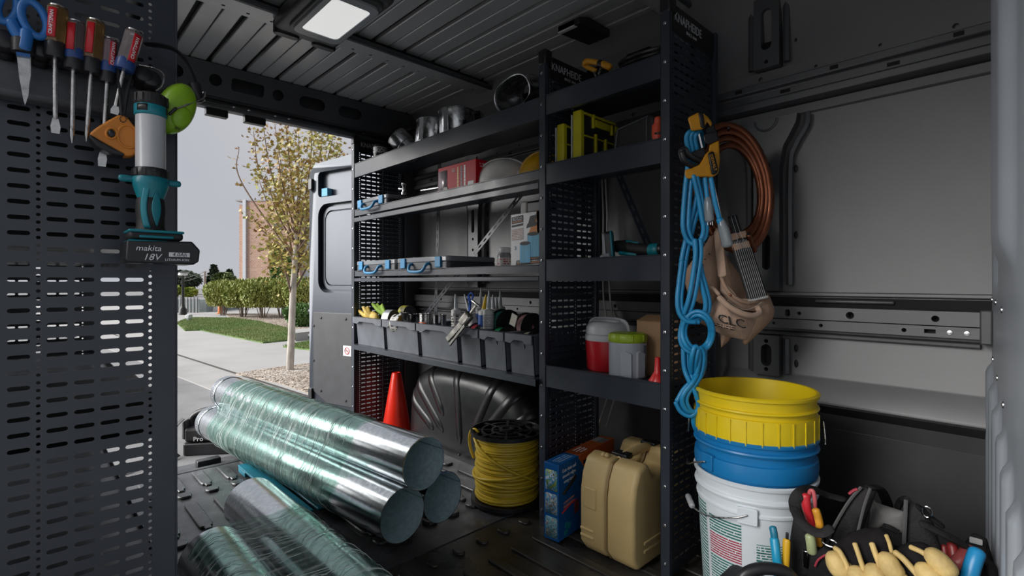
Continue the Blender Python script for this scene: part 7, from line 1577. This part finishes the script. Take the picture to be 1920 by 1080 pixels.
MB().tube(smooth_path([PXX(1722, 950, 1.34), PXX(1745, 970, 1.34), PXX(1765, 985, 1.34)], 5), .010, 8, flat=.4).build('strap', m_can, bg, world=True); MB().tube([PXX(1738, 960, 1.325)+Vector((0, .008*math.cos(i*PI/6), .011*math.sin(i*PI/6))) for i in range(12)], .0018, 6, closed=True).build('ring', m_dchr, bg, world=True)
MB().tube([PXX(1556, 1018, 1.27)+Vector((0, .016*math.cos(i*PI/6), .008*math.sin(i*PI/6))) for i in range(12)], .002, 6, closed=True).build('ring', m_dchr, bg, world=True)
puffx([(1800, 1080), (1806, 1020), (1825, 998), (1850, 1010), (1862, 1050), (1868, 1090), (1840, 1120), (1805, 1120)], 1.44, .02).build('right_pocket', m_can, bg, world=True); MB().prism(rrect(-.010, .010, -.006, .006, .002), 0, .002, Mx(PXX(1830, 1014, 1.418), (0, -1, 0), (0, 0, 1), (-1, 0, 0))).build('patch', mat('grey_patch', (.30, .30, .30), .6), bg, world=True)
puffx([(1515, 1080), (1520, 1040), (1545, 1025), (1570, 1035), (1575, 1100), (1520, 1100)], 1.28, .02).build('front_pocket', m_can, bg, world=True); MB().tube(smooth_path([PXX(1528, 1062, 1.255), PXX(1534, 1050, 1.255), PXX(1548, 1040, 1.255)], 4), .0022, 6).build('red_piping', m_redpipe, bg, world=True)
MB().box(-.004, .004, -.006, .006, -.02, .02, Matrix.Translation(PXX(1511, 1048, 1.29))).build('zip_pull', m_dchr, bg, world=True, bevel=.002)
# grey leather palm lying in the mouth of the bag
m_gsu = mat('grey_suede', (.20, .195, .19), .8, vary=.12, vscale=10, bump=.2, bscale=80)
gs = thing('hand_saw', 'grey flat tool handle lying in the mouth of the tool bag', 'saw', tuple(PXX(1665, 1000, 1.42)))
puffx([(1630, 930), (1640, 942), (1665, 950), (1697, 960), (1697, 1003), (1680, 1000), (1660, 985), (1640, 995), (1628, 990), (1632, 965)], 1.42, .018, .012).build('handle', m_gsu, gs, world=True); MB().tube(smooth_path([PXX(1658, 986, 1.395), PXX(1670, 990, 1.39), PXX(1684, 998, 1.395)], 4), .006, 6).build('finger_groove', m_can2, gs, world=True)
# tools in the bag pockets
def tool(name, label, cat, paths, grp='tools in the bag pockets'):
    t = thing(name, label, cat, tuple(PXX(*paths[0][1][-1])), group=grp)
    for (nm, P, r, m, fl_) in paths: MB().tube(smooth_path([PXX(*p) for p in P], 5), r, 10, flat=fl_).build(nm, m, t, world=True)
m_rg = mat('red_grip', (.50, .02, .03), .35); m_og = mat('orange_grip', (.58, .26, .02), .4, vary=.2, vscale=40); m_pg = mat('pale_green_grip', (.33, .38, .20), .4); m_bg3 = mat('blue_tool_grip', (.01, .20, .42), .35); m_yg3 = mat('yellow_knife', (.60, .34, .01), .4)
tool('pliers', 'red-handled pliers upright in the left pocket of the bag', 'pliers', [('handle', [(1510, 930, 1.30), (1512, 950, 1.30), (1520, 975, 1.31), (1525, 1000, 1.32)], .0105, m_rg, .8), ('handle', [(1516, 935, 1.31), (1519, 921, 1.31), (1525, 922, 1.31), (1528, 940, 1.31), (1528, 960, 1.32)], .0045, mat('pink_red_grip', (.50, .10, .11), .35), 1)])
tool('screwdriver', 'amber and orange screwdriver behind the red pliers in the bag', 'screwdriver', [('handle', [(1530, 957, 1.29), (1534, 970, 1.29), (1537, 988, 1.29), (1536, 1020, 1.30)], .0085, m_og, 1)]); tool('screwdriver', 'pale green round-ended handle low in the bag left pocket', 'screwdriver', [('handle', [(1519, 1006, 1.27), (1521, 1018, 1.27), (1523, 1034, 1.275)], .0105, m_pg, 1)])
tool('pliers', 'dark red handles sunk in the bag beside the right glove', 'pliers', [('handle', [(1785, 1022, 1.36), (1788, 1045, 1.35), (1783, 1060, 1.35)], .009, mat('dark_red_grip', (.22, .02, .02), .4), 1), ('handle', [(1770, 1025, 1.37), (1773, 1050, 1.36)], .007, mat('dark_red_grip'), 1)])
tool('screwdriver', 'round dull red screwdriver end in the right of the bag', 'screwdriver', [('handle', [(1795, 1058, 1.33), (1806, 1048, 1.34), (1818, 1034, 1.37)], .0145, mat('dull_red_grip', (.26, .05, .05), .4), 1)]); tool('pliers', 'thick blue tool grip at the right end of the bag', 'pliers', [('handle', [(1832, 1036, 1.30), (1826, 1052, 1.29), (1818, 1080, 1.28), (1812, 1110, 1.28)], .0135, m_bg3, 1)])
# teal cutter and yellow knife in a slim caddy in front of the bucket
tool('utility_cutter', 'slim bright blue hooked cutter standing in front of the white bucket', 'cutter', [('handle', [(1452, 1012, 1.26), (1456, 1045, 1.25), (1460, 1090, 1.25), (1462, 1300, 1.25)], .0105, mat('sky_blue_grip', (.01, .27, .46), .35), .8), ('tip', [(1449, 990, 1.265), (1451, 1000, 1.262), (1453, 1016, 1.26)], .0085, mat('teal_blue_tip', (.01, .16, .26), .35), .8)], 'tools beside the bag')
tool('utility_knife', 'yellow snap-off knife standing between bucket and bag', 'knife', [('handle', [(1475, 1014, 1.27), (1474, 1040, 1.265), (1472, 1090, 1.26), (1470, 1290, 1.26)], .0085, m_yg3, .7), ('blade', [(1476, 1000, 1.27), (1475.5, 1014, 1.27)], .0035, m_blackpl, .7)], 'tools beside the bag')
# ---- gloves on top
m_gt = mat('tan_glove_leather', (.50, .36, .14), .65, vary=.18, vscale=22, bump=.2, bscale=90); m_gb = mat('black_glove_fabric', (.011, .010, .011), .85, spec=.1, vary=.2, vscale=40)
def glove(label, back, X0, fingers, strips):
    t = thing('work_glove', label, 'glove', tuple(PXX(*back[len(back)//2], X0)), group='tan and black gloves on the bag'); puffx(back, X0, .028, .03).build('back', m_gb, t, world=True)
    for P, r in fingers:
        W3 = [PXX(*p) for p in P]; n = len(W3); MB().tube(smooth_path(W3, 5), [r*(.92 if i == 0 else 1.0) for i in range((n-1)*5+1)], 12).ball(W3[0], r*.92, 12, 8).build('fingertip', m_gt, t, world=True, remesh=.0035)
    for P, r in strips: MB().tube(smooth_path([PXX(*p) for p in P], 5), r, 8).build('finger_strip', m_gt, t, world=True)
glove('left one of the tan and black work gloves on the bag', [(1560, 1040), (1568, 1018), (1590, 1000), (1620, 991), (1650, 990), (1668, 1003), (1675, 1030), (1682, 1060), (1670, 1080), (1600, 1090), (1575, 1075)], 1.27,
      [([(1566, 1050, 1.235), (1574, 1066, 1.235), (1588, 1072, 1.24)], .021), ([(1608, 1078, 1.225), (1612, 1090, 1.22), (1614, 1120, 1.20)], .021), ([(1640, 1074, 1.225), (1645, 1090, 1.22), (1650, 1120, 1.20)], .021), ([(1664, 1052, 1.232), (1670, 1064, 1.23), (1678, 1074, 1.232)], .020)],
      [([(1566, 1028, 1.24), (1574, 1034, 1.235), (1584, 1052, 1.232), (1594, 1076, 1.225)], .0055), ([(1603, 1020, 1.236), (1610, 1040, 1.230), (1620, 1070, 1.225)], .0050), ([(1635, 1020, 1.236), (1642, 1040, 1.230), (1654, 1070, 1.225)], .0055), ([(1662, 1004, 1.25), (1668, 1020, 1.25), (1672, 1036, 1.25)], .004)])
glove('right one of the tan and black work gloves on the bag', [(1676, 1050), (1682, 1028), (1700, 1018), (1728, 1018), (1752, 1030), (1775, 1055), (1785, 1075), (1760, 1090), (1700, 1095), (1684, 1080)], 1.27,
      [([(1735, 1072, 1.23), (1748, 1085, 1.225), (1760, 1110, 1.21)], .020), ([(1752, 1044, 1.238), (1766, 1058, 1.235), (1778, 1072, 1.235)], .019), ([(1690, 1085, 1.23), (1700, 1110, 1.22)], .015)],
      [([(1679, 1036, 1.24), (1694, 1048, 1.235), (1712, 1068, 1.228), (1724, 1082, 1.225)], .0060), ([(1708, 1026, 1.245), (1730, 1036, 1.238), (1752, 1052, 1.235)], .0050)])
# ---- black case with padded handle below the frame
bc = thing('black_tool_case', 'black tool case with a curved padded handle at the bottom edge', 'tool case', (1.02, .40, 0)); hp0 = at(1440, 1066, D=1.06)
MB().box(hp0.x-.06, hp0.x+.06, hp0.y-.10, hp0.y+.10, .009, .27).build('body', m_blackmat, bc, world=True, bevel=.015, seg=3)
MB().tube(smooth_path([at(1385, 1110, D=1.06), at(1392, 1082, D=1.06), at(1415, 1068, D=1.06), at(1442, 1066, D=1.06), at(1470, 1072, D=1.06), at(1490, 1090, D=1.06), at(1496, 1130, D=1.06)], 6), .0125, 12).build('handle', m_blackpl, bc, world=True)
